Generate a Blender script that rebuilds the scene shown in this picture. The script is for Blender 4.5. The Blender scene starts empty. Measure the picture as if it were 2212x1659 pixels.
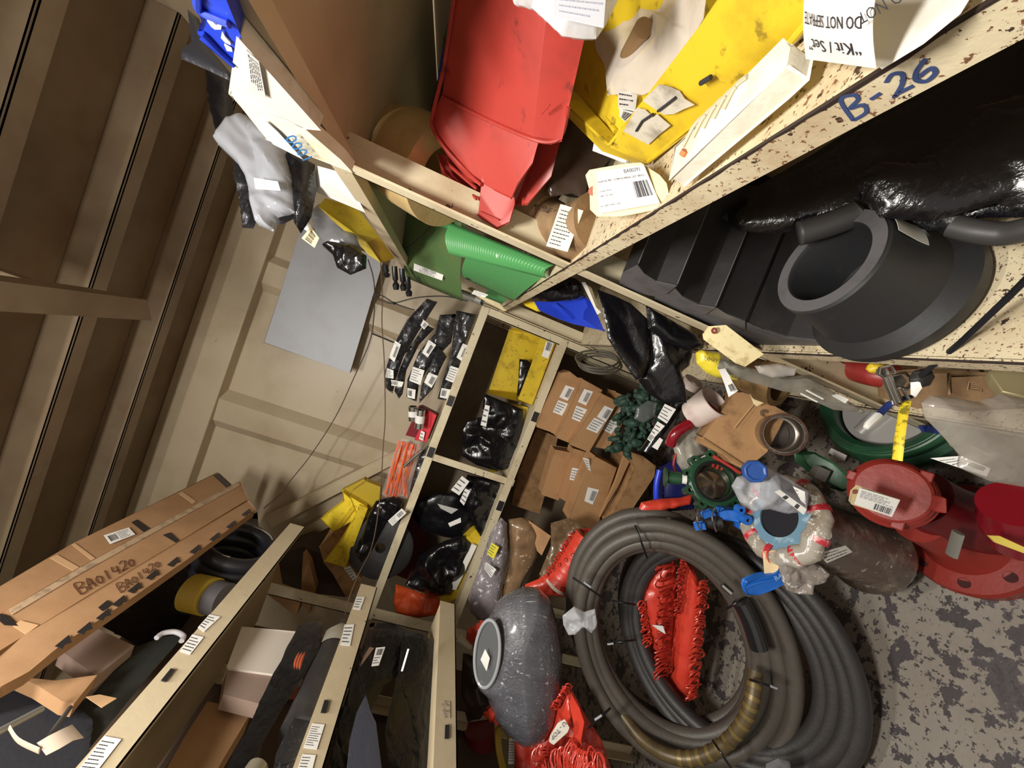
import bpy, math, random
import numpy as np
from mathutils import Vector, Matrix, noise, geometry
sc = bpy.context.scene
COL = sc.collection
# ---------------------------------------------------------------- camera
HCAM = 1.55
FPX = 831.0
_ya, _pi, _ro = [math.radians(a) for a in (-2.976, -10.666, -69.327)]
FW = Vector((math.sin(_ya)*math.cos(_pi), math.cos(_ya)*math.cos(_pi), math.sin(_pi)))
_r = FW.cross(Vector((0, 0, 1))).normalized()
_u = _r.cross(FW)
RI = math.cos(_ro)*_r + math.sin(_ro)*_u
UP = -math.sin(_ro)*_r + math.cos(_ro)*_u
CAM = Vector((0, 0, HCAM))
cd = bpy.data.cameras.new('camera'); cam = bpy.data.objects.new('camera', cd)
COL.objects.link(cam); sc.camera = cam
cd.sensor_width = 36.0; cd.sensor_fit = 'HORIZONTAL'; cd.lens = FPX/2212*36.0
cd.clip_start = 0.02; cd.clip_end = 50
mw = Matrix((RI, UP, -FW)).transposed().to_4x4(); mw.translation = CAM
cam.matrix_world = mw
# ---------------------------------------------------------------- light
w = bpy.data.worlds.new('world'); sc.world = w; w.use_nodes = True
w.node_tree.nodes['Background'].inputs[0].default_value = (1.0, 0.92, 0.82, 1)
w.node_tree.nodes['Background'].inputs[1].default_value = 0.38
def area(name, loc, target, sx, sy, power, color):
    l = bpy.data.lights.new(name, 'AREA'); l.shape = 'RECTANGLE'; l.size = sx; l.size_y = sy
    l.energy = power; l.color = color
    o = bpy.data.objects.new(name, l); COL.objects.link(o); o.location = loc
    o.rotation_euler = (Vector(target)-Vector(loc)).to_track_quat('-Z', 'Y').to_euler()
    return o
area('ceiling_lamp_light', (-0.44, -0.10, 2.47), (-0.45, 1.4, 0.9), 0.42, 0.16, 29, (1.0, 0.965, 0.89))
area('added_fill_light', (-0.80, 0.62, 2.90), (-0.75, 1.5, 0.4), 0.40, 0.12, 14, (1.0, 0.96, 0.88))  # added fill with no lamp seen there, lifts the far end
sc.view_settings.view_transform = 'Standard'; sc.view_settings.look = 'None'
sc.view_settings.exposure = 0.46; sc.view_settings.gamma = 1.0
sc.view_settings.use_curve_mapping = False
# ---------------------------------------------------------------- picture point -> place
def ray(px, py):
    return RI*((px-1106)/FPX) - UP*((py-829.5)/FPX) + FW
def W(px, py, d):
    """point seen at photograph pixel (px,py); d = axial distance, or 'x.25' / 'y2.2' / 'z.8' world plane"""
    r = ray(px, py)
    if isinstance(d, str):
        i = 'xyz'.index(d[0]); v = float(d[1:])
        return CAM + r*((v-CAM[i])/r[i])
    return CAM + r*d
def dep(px, py, pl):
    return (W(px, py, pl)-CAM).dot(FW)
def dpt(p):
    return (p-CAM).dot(FW)
def WP(t):
    return t if isinstance(t, Vector) else W(*t)
def pxof(p):
    q = p-CAM; z = q.dot(FW)
    return 1106+FPX*q.dot(RI)/z, 829.5-FPX*q.dot(UP)/z
# ---------------------------------------------------------------- materials
MATS = {}
def srgb(c):
    return tuple(((v/255.0)/12.92 if v/255.0 <= 0.04045 else ((v/255.0+0.055)/1.055)**2.4) for v in c)
def mat(name, col, rough=0.5, metal=0.0, bump=0.0, bs=40.0, dirt=None, chips_streaks=None, coat=0.0,
        alpha=1.0, stretch=None, spec=0.5, var=0.0, bdist=0.004, trans=0.0, crk=0.0):
    """dirt=(rgb, scale, lo, hi, amount) soft stains; chips=(rgb, scale, threshold) hard-edged spots: missing paint, stains, painted highlight streaks on wraps"""
    if name in MATS: return MATS[name]
    m = bpy.data.materials.new(name); MATS[name] = m; m.use_nodes = True
    nt = m.node_tree; N = nt.nodes; L = nt.links
    b = N['Principled BSDF']; c = srgb(col)
    b.inputs['Roughness'].default_value = rough; b.inputs['Metallic'].default_value = metal
    b.inputs['Specular IOR Level'].default_value = spec
    b.inputs['Coat Weight'].default_value = coat; b.inputs['Coat Roughness'].default_value = 0.12
    b.inputs['Alpha'].default_value = alpha
    if trans: b.inputs['Transmission Weight'].default_value = trans; b.inputs['IOR'].default_value = 1.2
    tc = N.new('ShaderNodeTexCoord'); src = tc.outputs['Object']
    if stretch:
        mp = N.new('ShaderNodeMapping'); mp.inputs['Scale'].default_value = stretch
        L.new(src, mp.inputs[0]); src = mp.outputs[0]
    base = N.new('ShaderNodeRGB'); base.outputs[0].default_value = (*c, 1); out = base.outputs[0]
    def noi(scale, detail=6.0, rgh=0.6):
        n = N.new('ShaderNodeTexNoise'); n.inputs['Scale'].default_value = scale
        n.inputs['Detail'].default_value = detail; n.inputs['Roughness'].default_value = rgh
        L.new(src, n.inputs['Vector']); return n.outputs['Fac']
    def ramp(fac, lo, hi):
        r = N.new('ShaderNodeMapRange'); r.inputs['From Min'].default_value = lo; r.inputs['From Max'].default_value = hi
        r.clamp = True; L.new(fac, r.inputs['Value']); return r.outputs[0]
    def mixc(fac, a, rgb, amt=1.0):
        x = N.new('ShaderNodeMix'); x.data_type = 'RGBA'
        if amt != 1.0:
            mu = N.new('ShaderNodeMath'); mu.operation = 'MULTIPLY'; mu.inputs[1].default_value = amt
            L.new(fac, mu.inputs[0]); fac = mu.outputs[0]
        L.new(fac, x.inputs[0]); L.new(a, x.inputs[6]); x.inputs[7].default_value = (*srgb(rgb), 1)
        return x.outputs[2]
    if var:
        dk = tuple(int(v*(1-var)) for v in col)
        out = mixc(ramp(noi(9.0), 0.35, 0.65), out, dk)
    if dirt:
        for dd in (dirt if isinstance(dirt, list) else [dirt]):
            out = mixc(ramp(noi(dd[1]), dd[2], dd[3]), out, dd[0], dd[4])
    if chips_streaks:
        for ch in (chips_streaks if isinstance(chips_streaks, list) else [chips_streaks]):
            out = mixc(ramp(noi(ch[1], 5.0, 0.62), ch[2], ch[2]+0.012), out, ch[0])
    L.new(out, b.inputs['Base Color'])
    if bump:
        bp = N.new('ShaderNodeBump'); bp.inputs['Strength'].default_value = bump; bp.inputs['Distance'].default_value = bdist
        L.new(noi(bs, 4.0), bp.inputs['Height']); L.new(bp.outputs[0], b.inputs['Normal'])
    if crk:      # sharp film creases
        n = N.new('ShaderNodeTexNoise'); n.noise_type = 'RIDGED_MULTIFRACTAL'; n.inputs['Scale'].default_value = crk
        n.inputs['Detail'].default_value = 3.0; n.inputs['Distortion'].default_value = 0.8; L.new(src, n.inputs['Vector'])
        b2 = N.new('ShaderNodeBump'); b2.inputs['Strength'].default_value = 0.9; b2.inputs['Distance'].default_value = 0.05/crk
        L.new(n.outputs['Fac'], b2.inputs['Height'])
        if bump: L.new(bp.outputs[0], b2.inputs['Normal'])
        L.new(b2.outputs[0], b.inputs['Normal'])
    return m
# ---------------------------------------------------------------- mesh builder
def ortho(ax):
    ax = Vector(ax).normalized()
    t = Vector((0, 0, 1)) if abs(ax.z) < 0.9 else Vector((1, 0, 0))
    a = ax.cross(t).normalized(); return a, ax.cross(a).normalized()
class MB:
    def __init__(s): s.v = []; s.f = []; s.m = []
    def add(s, vs, fs, mi=0):
        o = len(s.v); s.v += [Vector(p) for p in vs]
        for f in fs: s.f.append([i+o for i in f]); s.m.append(mi)
        return s
    def box8(s, p, mi=0):       # p: 4 bottom then 4 top, same winding
        return s.add(p, [(0,3,2,1), (4,5,6,7), (0,1,5,4), (1,2,6,5), (2,3,7,6), (3,0,4,7)], mi)
    def box(s, a, b, mi=0):
        x0,y0,z0 = [min(a[i],b[i]) for i in range(3)]; x1,y1,z1 = [max(a[i],b[i]) for i in range(3)]
        return s.box8([(x0,y0,z0),(x1,y0,z0),(x1,y1,z0),(x0,y1,z0),(x0,y0,z1),(x1,y0,z1),(x1,y1,z1),(x0,y1,z1)], mi)
    def obox(s, O, u, v, w, mi=0):
        O, u, v, w = Vector(O), Vector(u), Vector(v), Vector(w)
        return s.box8([O, O+u, O+u+v, O+v, O+w, O+u+w, O+u+v+w, O+v+w], mi)
    def prism(s, pts, vec, mi=0):
        pts = [Vector(p) for p in pts]; vec = Vector(vec); n = len(pts)
        tri = geometry.tessellate_polygon([pts])
        fs = [tuple(t) for t in tri] + [tuple(i+n for i in reversed(t)) for t in tri]
        fs += [(i, (i+1) % n, (i+1) % n+n, i+n) for i in range(n)]
        return s.add(pts+[p+vec for p in pts], fs, mi)
    def tube(s, pts, r, seg=10, closed=False, mi=0, cap=True, flat=None):
        pts = [Vector(p) for p in pts]; n = len(pts)
        rr = r if isinstance(r, (list, tuple)) else [r]*n
        tans = []
        for i in range(n):
            a = pts[(i-1) % n] if (closed or i > 0) else pts[i]
            b = pts[(i+1) % n] if (closed or i < n-1) else pts[i]
            t = b-a
            tans.append(t.normalized() if t.length > 1e-9 else Vector((0, 0, 1)))
        A, B = ortho(tans[0]); vs = []
        for i in range(n):
            A = (A-tans[i]*A.dot(tans[i])).normalized(); B = tans[i].cross(A)
            for k in range(seg):
                t = 2*math.pi*k/seg
                fa, fb = (1, 1) if not flat else flat
                vs.append(pts[i]+(A*math.cos(t)*fa+B*math.sin(t)*fb)*rr[i])
        fs = []
        for i in range(n if closed else n-1):
            j = (i+1) % n
            for k in range(seg):
                l = (k+1) % seg; fs.append((i*seg+k, i*seg+l, j*seg+l, j*seg+k))
        if not closed and cap:
            fs.append(tuple(reversed(range(seg)))); fs.append(tuple((n-1)*seg+k for k in range(seg)))
        return s.add(vs, fs, mi)
    def lathe(s, p0, ax, prof, seg=32, mi=0, ang=None, closed=False):
        """prof: list (t along axis, radius); closed joins last to first"""
        p0 = Vector(p0); ax = Vector(ax).normalized(); A, B = ortho(ax)
        vs = []; n = len(prof)
        for (t, r) in prof:
            for k in range(seg):
                a = 2*math.pi*k/seg
                vs.append(p0+ax*t+(A*math.cos(a)+B*math.sin(a))*max(r, 1e-5))
        fs = []
        for i in range(n if closed else n-1):
            j = (i+1) % n
            for k in range(seg):
                l = (k+1) % seg; fs.append((i*seg+k, i*seg+l, j*seg+l, j*seg+k))
        return s.add(vs, fs, mi)
    def ring(s, p0, ax, r0, r1, h, seg=32, mi=0):
        return s.lathe(p0, ax, [(0, r0), (0, r1), (h, r1), (h, r0)], seg, mi, closed=True)
    def cyl(s, p0, p1, r0, r1=None, seg=24, mi=0):
        p0 = Vector(p0); p1 = Vector(p1); r1 = r0 if r1 is None else r1
        return s.lathe(p0, p1-p0, [(0, 0), (0, r0), ((p1-p0).length, r1), ((p1-p0).length, 0)], seg, mi)
    def grid(s, rows, mi=0, thick=None):
        n = len(rows); m = len(rows[0]); vs = [Vector(p) for r in rows for p in r]
        fs = [(i*m+j, i*m+j+1, (i+1)*m+j+1, (i+1)*m+j) for i in range(n-1) for j in range(m-1)]
        if thick is None: return s.add(vs, fs, mi)
        N = len(vs); nor = [Vector((0, 0, 0)) for _ in vs]
        for f in fs:
            q = (vs[f[2]]-vs[f[0]]).cross(vs[f[3]]-vs[f[1]])
            for i in f: nor[i] += q
        vs2 = [vs[i]+(nor[i].normalized()*thick if nor[i].length > 0 else Vector()) for i in range(N)]
        fs2 = fs+[tuple(reversed([i+N for i in f])) for f in fs]
        bd = [i for i in range(m)]+[i*m+m-1 for i in range(1, n)]+[(n-1)*m+j for j in range(m-2, -1, -1)]+[i*m for i in range(n-2, 0, -1)]
        for a in range(len(bd)):
            b = (a+1) % len(bd); fs2.append((bd[b], bd[a], bd[a]+N, bd[b]+N))
        return s.add(vs+vs2, fs2, mi)
    def poly(s, pts, th=0.003, mi=0, vec=None):
        """solid plate whose outline is given by picture points, thickness away from the viewer side"""
        P = [WP(p) for p in pts]
        return s.prism(P, FW*th if vec is None else vec, mi)
# ---------------------------------------------------------------- scene objects
ALL = []
def mk(name, mb, m, parent=None, base=Vector((0, 0, 0)), bev=0, sharp=38, sub=0):
    me = bpy.data.meshes.new(name)
    me.from_pydata([tuple(v-base) for v in mb.v], [], mb.f)
    ms = m if isinstance(m, (list, tuple)) else [m]
    for x in ms: me.materials.append(x)
    me.polygons.foreach_set('material_index', mb.m)
    me.polygons.foreach_set('use_smooth', [True]*len(me.polygons))
    me.update(); me.validate()
    if sharp: me.set_sharp_from_angle(angle=math.radians(sharp))
    o = bpy.data.objects.new(name, me); COL.objects.link(o)
    if parent is not None: o.parent = parent
    if bev:
        b = o.modifiers.new('bevel', 'BEVEL'); b.width = bev; b.segments = 2; b.limit_method = 'ANGLE'; b.angle_limit = 0.6
    if sub:
        b = o.modifiers.new('sub', 'SUBSURF'); b.levels = sub; b.render_levels = sub
    return o
class Thing:
    def __init__(s, name, label, cat, group=None, kind=None):
        s.name, s.label, s.cat, s.group, s.kind = name, label, cat, group, kind; s.p = []
    def add(s, name, mb, m, under=None, label=None, **kw):
        s.p.append((name, mb, m, under, label, kw)); return len(s.p)-1
    def done(s):
        vs = [v for p in s.p for v in p[1].v]
        lo = [min(v[i] for v in vs) for i in range(3)]; hi = [max(v[i] for v in vs) for i in range(3)]
        base = Vector(((lo[0]+hi[0])/2, (lo[1]+hi[1])/2, lo[2]))
        single = len(s.p) == 1
        if single:
            n, mb, m, _, _, kw = s.p[0]; root = mk(s.name, mb, m, None, base, **kw)
        else:
            root = bpy.data.objects.new(s.name, None); COL.objects.link(root); root.empty_display_size = 0.02
        root.location = base
        root['label'] = s.label; root['category'] = s.cat
        if s.group: root['group'] = s.group
        if s.kind: root['kind'] = s.kind
        if not single:
            made = []
            for (n, mb, m, under, lab, kw) in s.p:
                o = mk(n, mb, m, root if under is None else made[under], base, **kw)
                if lab: o['label'] = lab
                made.append(o)
        ALL.append(root); return root
def struct(name, mb, m, label=None, **kw):
    o = mk(name, mb, m, **kw); o['kind'] = 'structure'
    return o
# ---------------------------------------------------------------- soft things
def ridge(p, s):
    return 1.0-2.0*abs(noise.noise(Vector(p)*s))
def crease(p, s, seed=0.0):
    q = Vector(p)*s+Vector((seed, seed*1.7, -seed))
    a = 1.0-abs(noise.noise(q*.7))*2.2
    d1 = noise.voronoi(q*.55, distance_metric='MANHATTAN')[0][0]
    d2 = noise.voronoi(q*1.25+Vector((5, 1, 9)), distance_metric='CHEBYCHEV')[0][0]
    return a*0.30+(1-1.7*d1)*0.5+(1-2.2*d2)*0.22
def pillow(mb, outline, d, th, amp=0.3, sc_=14.0, seed=0, res=40, back=0.5, edge=0.35, mi=0, fold=None, jag=0.0):
    """closed soft body: outline in picture points at axial distance d (number or function of px,py), bulging th metres towards the viewer"""
    rnd = random.Random(seed)
    pts = [Vector((float(a), float(b))) for a, b in outline]
    xs = [p.x for p in pts]; ys = [p.y for p in pts]
    size = max(max(xs)-min(xs), max(ys)-min(ys)); st = size/res
    bd = []
    for i in range(len(pts)):
        a, b = pts[i], pts[(i+1) % len(pts)]; L = (b-a).length; k = max(1, int(L/(st*0.9)))
        nrm = Vector((b.y-a.y, a.x-b.x)); nrm = nrm/nrm.length if nrm.length else nrm
        for j in range(k):
            q = a.lerp(b, j/k)
            if jag and j: q = q+nrm*rnd.uniform(-jag, jag)
            bd.append(q)
    B = np.array([[p.x, p.y] for p in bd]); B2 = np.roll(B, -1, axis=0)
    def dist(x, y):
        e = B2-B; t = np.clip(((x-B[:, 0])*e[:, 0]+(y-B[:, 1])*e[:, 1])/np.maximum((e**2).sum(1), 1e-9), 0, 1)
        return float(np.sqrt(((x-B[:, 0]-t*e[:, 0])**2+(y-B[:, 1]-t*e[:, 1])**2).min()))
    def inside(x, y):
        c = (B[:, 1] > y) != (B2[:, 1] > y)
        with np.errstate(divide='ignore', invalid='ignore'):
            xi = (B2[:, 0]-B[:, 0])*(y-B[:, 1])/(B2[:, 1]-B[:, 1])+B[:, 0]
        return bool(((c) & (x < xi)).sum() % 2)
    ins = []; j = 0; y = min(ys)+st*0.5
    while y < max(ys):
        x = min(xs)+st*(0.5 if j % 2 else 1.0)
        while x < max(xs):
            if inside(x, y) and dist(x, y) > st*0.45: ins.append(Vector((x+rnd.uniform(-.15, .15)*st, y+rnd.uniform(-.15, .15)*st)))
            x += st
        y += st*0.87; j += 1
    nb = len(bd); allp = bd+ins
    vs2, _, fs, ov, _, _ = geometry.delaunay_2d_cdt(allp, [(i, (i+1) % nb) for i in range(nb)], [], 1, 1e-5)
    ds = [dist(p.x, p.y) for p in vs2]; mx = max(ds); R = mx*edge*2+1e-6
    isb = [dd < st*0.02 for dd in ds]
    df = d if callable(d) else (lambda a, b: d)
    top = []; bot = []; dm = df(sum(xs)/len(xs), sum(ys)/len(ys)); ppm = FPX/dm
    for p, dd, ib in zip(vs2, ds, isb):
        t = min(dd/R, 1.0); h = math.sqrt(max(0.0, 1-(1-t)**2))
        q = Vector((p.x/ppm, p.y/ppm, seed*0.37))
        if fold:
            c, s_ = math.cos(fold[0]), math.sin(fold[0])
            q = Vector(((q.x*c+q.y*s_)*fold[1], -q.x*s_+q.y*c, q.z))
        cr = crease(q, sc_, seed)
        dd0 = df(p.x, p.y)
        top.append(W(p.x, p.y, dd0)-FW*(th*h*(1-amp*0.5+amp*cr)))
        bot.append(W(p.x, p.y, dd0)+FW*(th*back*h))
    n = len(top)
    top = [top[i] for i in range(n)]
    mp = [i if isb[i] else i+n for i in range(n)]
    F = [tuple(f) for f in fs]+[tuple(mp[i] for i in reversed(f)) for f in fs]
    mb.add(top+bot, F, mi); return mb
def blob(mb, c, ax, ay, az, amp=0.12, s_=2.2, seed=0, sub=4, mi=0, sq=1.0, crs=True):
    """lumpy closed body around c with half axes ax, ay, az"""
    import bmesh
    bm = bmesh.new(); bmesh.ops.create_icosphere(bm, subdivisions=sub, radius=1.0)
    vs = []
    for v in bm.verts:
        p = v.co.copy()
        if sq != 1.0:
            p = Vector([math.copysign(abs(x)**sq, x) for x in p])
        k = 1+amp*((crease(v.co, s_, seed)-0.4) if crs else noise.noise(v.co*s_+Vector((seed, 0, 0))))
        p = p*k; vs.append(c+ax*p.x+ay*p.y+az*p.z)
    fs = [[v.index for v in f.verts] for f in bm.faces]; bm.free()
    return mb.add(vs, fs, mi)
def spl(pts, n=8, closed=False):
    """Catmull-Rom through points"""
    P = [WP(p) for p in pts]; out = []; m = len(P)
    for i in range(m if closed else m-1):
        p0 = P[(i-1) % m] if closed or i > 0 else P[0]; p1 = P[i]; p2 = P[(i+1) % m]
        p3 = P[(i+2) % m] if closed or i+2 < m else P[-1]
        for k in range(n):
            t = k/n
            out.append(0.5*((2*p1)+(p2-p0)*t+(2*p0-5*p1+4*p2-p3)*t*t+(3*p1-p0-3*p2+p3)*t**3))
    if not closed: out.append(P[-1])
    return out
# ---------------------------------------------------------------- labels, tags and lettering
FONT_CACHE = {}
def textgeo(s):
    if s in FONT_CACHE: return FONT_CACHE[s]
    cu = bpy.data.curves.new('t', 'FONT'); cu.body = s; cu.size = 1.0; cu.resolution_u = 2
    ob = bpy.data.objects.new('t', cu); COL.objects.link(ob)
    dg = bpy.context.evaluated_depsgraph_get(); me = bpy.data.meshes.new_from_object(ob.evaluated_get(dg))
    vs = [v.co.copy() for v in me.vertices]; fs = [tuple(p.vertices) for p in me.polygons]
    bpy.data.objects.remove(ob); bpy.data.meshes.remove(me); bpy.data.curves.remove(cu)
    x0 = min(v.x for v in vs); vs = [Vector((v.x-x0, v.y, 0)) for v in vs]
    wd = max(v.x for v in vs); FONT_CACHE[s] = (vs, fs, wd); return FONT_CACHE[s]
GLY = {'B': [[(0,0),(0,1),(.45,.95),(.5,.7),(.1,.52),(.55,.4),(.5,.05),(0,0)]], '-': [[(.1,.45),(.45,.5)]],
       '2': [[(0,.8),(.25,1),(.5,.8),(.35,.4),(0,.05),(.12,.12),(.6,.1)]], '6': [[(.45,.95),(.12,.65),(0,.3),(.2,0),(.5,.15),(.45,.45),(.1,.35)]],
       'A': [[(0,0),(.25,1),(.5,0)],[(.1,.4),(.45,.4)]], '0': [[(.25,.75),(.02,.5),(.1,.1),(.35,.08),(.45,.45),(.25,.75)]],
       '1': [[(.2,.9),(.2,0)]], '4': [[(.05,.9),(.02,.4),(.5,.4)],[(.42,.8),(.42,0)]]}
class Quad:
    """flat patch; corners TL, TR, BR, BL in reading order"""
    def __init__(s, c, lift=0.0012):
        s.c = [WP(p) for p in c]
        n = (s.c[1]-s.c[0]).cross(s.c[3]-s.c[0]).normalized()
        if n.dot(CAM-s.c[0]) < 0: n = -n
        s.n = n; s.c = [p+n*lift for p in s.c]; s.wm = (s.c[1]-s.c[0]).length; s.hm = (s.c[3]-s.c[0]).length
    def at(s, u, v, h=0.0):      # u right, v up 0..1
        tl, tr, br, bl = s.c
        return (bl.lerp(br, u)).lerp(tl.lerp(tr, u), v)+s.n*h
def bars(mb, q, u0, v0, u1, v1, mi, rnd, n=16):
    x = u0; k = 0
    wds = [rnd.choice((1, 1, 2, 3)) for _ in range(n*2)]; tot = sum(wds)
    for i, wd in enumerate(wds):
        x2 = x+(u1-u0)*wd/tot
        if i % 2 == 0: mb.add([q.at(x, v0, 5e-4), q.at(x2, v0, 5e-4), q.at(x2, v1, 5e-4), q.at(x, v1, 5e-4)], [(0, 1, 2, 3)], mi)
        x = x2
def dashes(mb, q, u0, v0, u1, v1, rows, mi, rnd):
    """rows of print too small to read"""
    dv = (v1-v0)/rows
    for r in range(rows):
        y = v1-(r+0.5)*dv; x = u0; end = u0+(u1-u0)*rnd.uniform(0.55, 1.0)
        while x < end:
            l = (u1-u0)*rnd.uniform(0.05, 0.16)
            x2 = min(x+l, end)
            mb.add([q.at(x, y-dv*.14, 4e-4), q.at(x2, y-dv*.14, 4e-4), q.at(x2, y+dv*.14, 4e-4), q.at(x, y+dv*.14, 4e-4)], [(0, 1, 2, 3)], mi)
            x = x2+(u1-u0)*0.025
def words(mb, q, txt, u0, v0, hv, mi, maxw=None, sq=1.0):
    vs, fs, wd = textgeo(txt); k = hv/0.72; ku = k*q.hm/q.wm*sq
    if maxw and wd*ku > maxw: ku = maxw/wd
    mb.add([q.at(u0+v.x*ku, v0+v.y*k, 5e-4) for v in vs], fs, mi)
def script(mb, q, txt, u0, u1, v0, v1, wdt, mi=0):
    """hand-drawn characters as flat strokes"""
    n = len(txt); cw = (u1-u0)/n
    for i, ch in enumerate(txt):
        for st in GLY[ch]:
            P = [q.at(u0+i*cw+x*cw*1.35, v0+y*(v1-v0)) for x, y in st]
            P = spl(P, 4); rows = []
            for j, p in enumerate(P):
                t = (P[min(j+1, len(P)-1)]-P[max(j-1, 0)]).normalized(); s_ = q.n.cross(t)*wdt/2
                rows.append([p-s_, p+s_])
            mb.grid(rows, mi, thick=0.0006)
WHITE = None
def sticker(c, seed=1, bc=None, rows=5, txt=None, lift=0.0015, area_=(0.06, 0.08, 0.94, 0.9), title=None):
    """printed sticker mesh; materials [paper, ink]"""
    q = Quad(c, lift); mb = MB(); rnd = random.Random(seed)
    P = [q.at(0, 0), q.at(1, 0), q.at(1, 1), q.at(0, 1)]
    mb.prism([p-q.n*0.0008 for p in P], q.n*0.0008, 0)
    u0, v0, u1, v1 = area_
    if bc: bars(mb, q, *bc, 1, rnd)
    if rows:
        if bc and bc[0] > 0.5: dashes(mb, q, u0, v0, bc[0]-0.05, v1, rows, 1, rnd)
        elif bc and bc[2] < 0.5: dashes(mb, q, bc[2]+0.05, v0, u1, v1, rows, 1, rnd)
        elif bc and bc[1] > 0.5: dashes(mb, q, u0, v0, u1, bc[1]-0.06, rows, 1, rnd)
        elif bc: dashes(mb, q, u0, bc[3]+0.05, u1, v1, rows, 1, rnd)
        else: dashes(mb, q, u0, v0, u1, v1, rows, 1, rnd)
    for t in (txt or []): words(mb, q, *t[:4], 1, *(t[4] if len(t) > 4 else ()))
    return mb
# ---------------------------------------------------------------- pose of a box from its seen corners
def fitbox(dims, corr, d0, u=None, v=None, w=None, free=0.15):
    """dims (metres) box whose local corners (0..1)^3 are seen at given picture points.
    u,v,w rough world directions of its edges. returns O,U,V,Wv (edge vectors)"""
    dims = np.array(dims, float)
    loc = np.array([c[0] for c in corr], float); pix = np.array([c[1] for c in corr], float)
    Rn, Un, Fn = np.array(RI), np.array(UP), np.array(FW); C = np.array(CAM)
    A = np.zeros((3, 3))
    a = np.array(Vector(u).normalized()); b = np.array(Vector(v)); b = b-a*a.dot(b); b /= np.linalg.norm(b)
    cvec = np.cross(a, b); sgn = 1.0
    if w is not None and cvec.dot(np.array(Vector(w))) < 0: sgn = -1.0
    R0 = np.stack([a, b, cvec*sgn], axis=1)
    mid = pix.mean(0); t0 = np.array(CAM+ray(mid[0], mid[1])*d0)-R0@(dims*loc.mean(0))
    p = np.zeros(9); p[3:6] = t0
    def rot(r):
        th = np.linalg.norm(r)
        if th < 1e-9: return np.eye(3)
        k = r/th; K = np.array([[0, -k[2], k[1]], [k[2], 0, -k[0]], [-k[1], k[0], 0]])
        return np.eye(3)+math.sin(th)*K+(1-math.cos(th))*K@K
    def res(p):
        R = rot(p[:3])@R0; P = (loc*dims*np.exp(p[6:9]))@R.T+p[3:6]-C
        z = np.maximum(P@Fn, 0.05)
        x = 1106+FPX*(P@Rn)/z-pix[:, 0]; y = 829.5-FPX*(P@Un)/z-pix[:, 1]
        c = (P@Fn).mean()-d0
        return np.concatenate([x, y, p[:3]*6.0, p[6:9]*(8.0/free), [c*60]])
    lam = 1e-2; r = res(p)
    for it in range(120):
        J = np.array([(res(p+e)-r)/1e-6 for e in np.eye(9)*1e-6]).T
        A_ = J.T@J; g = J.T@r
        dp = -np.linalg.solve(A_+lam*np.diag(np.diag(A_)+1e-9), g)
        r2 = res(p+dp)
        if r2@r2 < r@r: p = p+dp; r = r2; lam *= 0.4
        else: lam *= 4
        if np.linalg.norm(dp) < 1e-7: break
    R = rot(p[:3])@R0; dd = dims*np.exp(p[6:9]); m = len(loc)
    err = np.sqrt((r[:2*m]**2).mean())
    O = Vector(p[3:6]); E = [Vector(R[:, i]*dd[i]) for i in range(3)]
    print('FIT err %.1fpx dims %s z %.2f' % (err, np.round(dd, 3), O.z))
    return O, E[0], E[1], E[2]
# ================================================================ materials
cream = mat('cream_paint', (212, 199, 168), 0.45, bump=0.15, bs=60, dirt=((150, 120, 84), 7, 0.48, 0.8, 0.55),
            chips_streaks=[((62, 46, 40), 38, 0.66), ((84, 60, 46), 140, 0.72)])
cream_worn = mat('worn_cream_paint', (216, 202, 170), 0.5, bump=0.2, bs=70, dirt=((158, 124, 84), 10, 0.45, 0.75, 0.6),
                 chips_streaks=[((50, 38, 34), 22, 0.66), ((70, 52, 44), 70, 0.625), ((120, 84, 60), 190, 0.60)])
cream_plain = mat('plain_cream_paint', (196, 180, 150), 0.5, bump=0.12, bs=50, dirt=((150, 128, 96), 5, 0.4, 0.8, 0.5), chips_streaks=((60, 48, 40), 30, 0.70))
rustline = mat('bare_steel_edge', (58, 46, 42), 0.6, 0.3)
beige_wall = mat('beige_bulkhead_paint', (188, 172, 146), 0.42, bump=0.1, bs=25, dirt=((150, 126, 94), 3, 0.45, 0.8, 0.6), chips_streaks=((88, 70, 54), 28, 0.735))
deckhead = mat('deckhead_paint', (140, 122, 98), 0.6, bump=0.15, bs=20, dirt=[((96, 74, 54), 2.2, 0.4, 0.75, 0.7), ((118, 84, 52), 6, 0.5, 0.8, 0.5)])
floor_m = mat('worn_deck_paint', (142, 135, 126), 0.42, bump=0.25, bs=40, dirt=((122, 110, 98), 4, 0.4, 0.7, 0.6),
              chips_streaks=[((78, 72, 74), 5.5, 0.57), ((72, 66, 68), 17, 0.545), ((66, 60, 60), 55, 0.585)])
inkm = mat('black_ink', (40, 38, 46), 0.7)
blueink = mat('blue_marker', (56, 72, 116), 0.6)
brownink = mat('brown_marker', (84, 50, 30), 0.7)
paper = mat('white_paper', (236, 234, 230), 0.55, dirt=((205, 196, 178), 20, 0.5, 0.8, 0.4))
manila = mat('manila_card', (232, 214, 168), 0.7, dirt=((190, 160, 110), 30, 0.5, 0.75, 0.6))
# ================================================================ room
mb = MB(); mb.box((-2.7, -1.3, -0.05), (0.85, 2.9, 0.0)); struct('floor', mb, floor_m)
mb = MB(); mb.box((-2.7, -1.3, 3.08), (0.85, 2.9, 3.13)); struct('ceiling', mb, deckhead)
mb = MB(); mb.box((0.80, -1.3, 0), (0.85, 2.9, 3.1)); struct('wall_right', mb, beige_wall)
mb = MB(); mb.box((-2.7, -1.3, 0), (-2.65, 2.9, 3.1)); struct('wall_left', mb, beige_wall)

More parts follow.
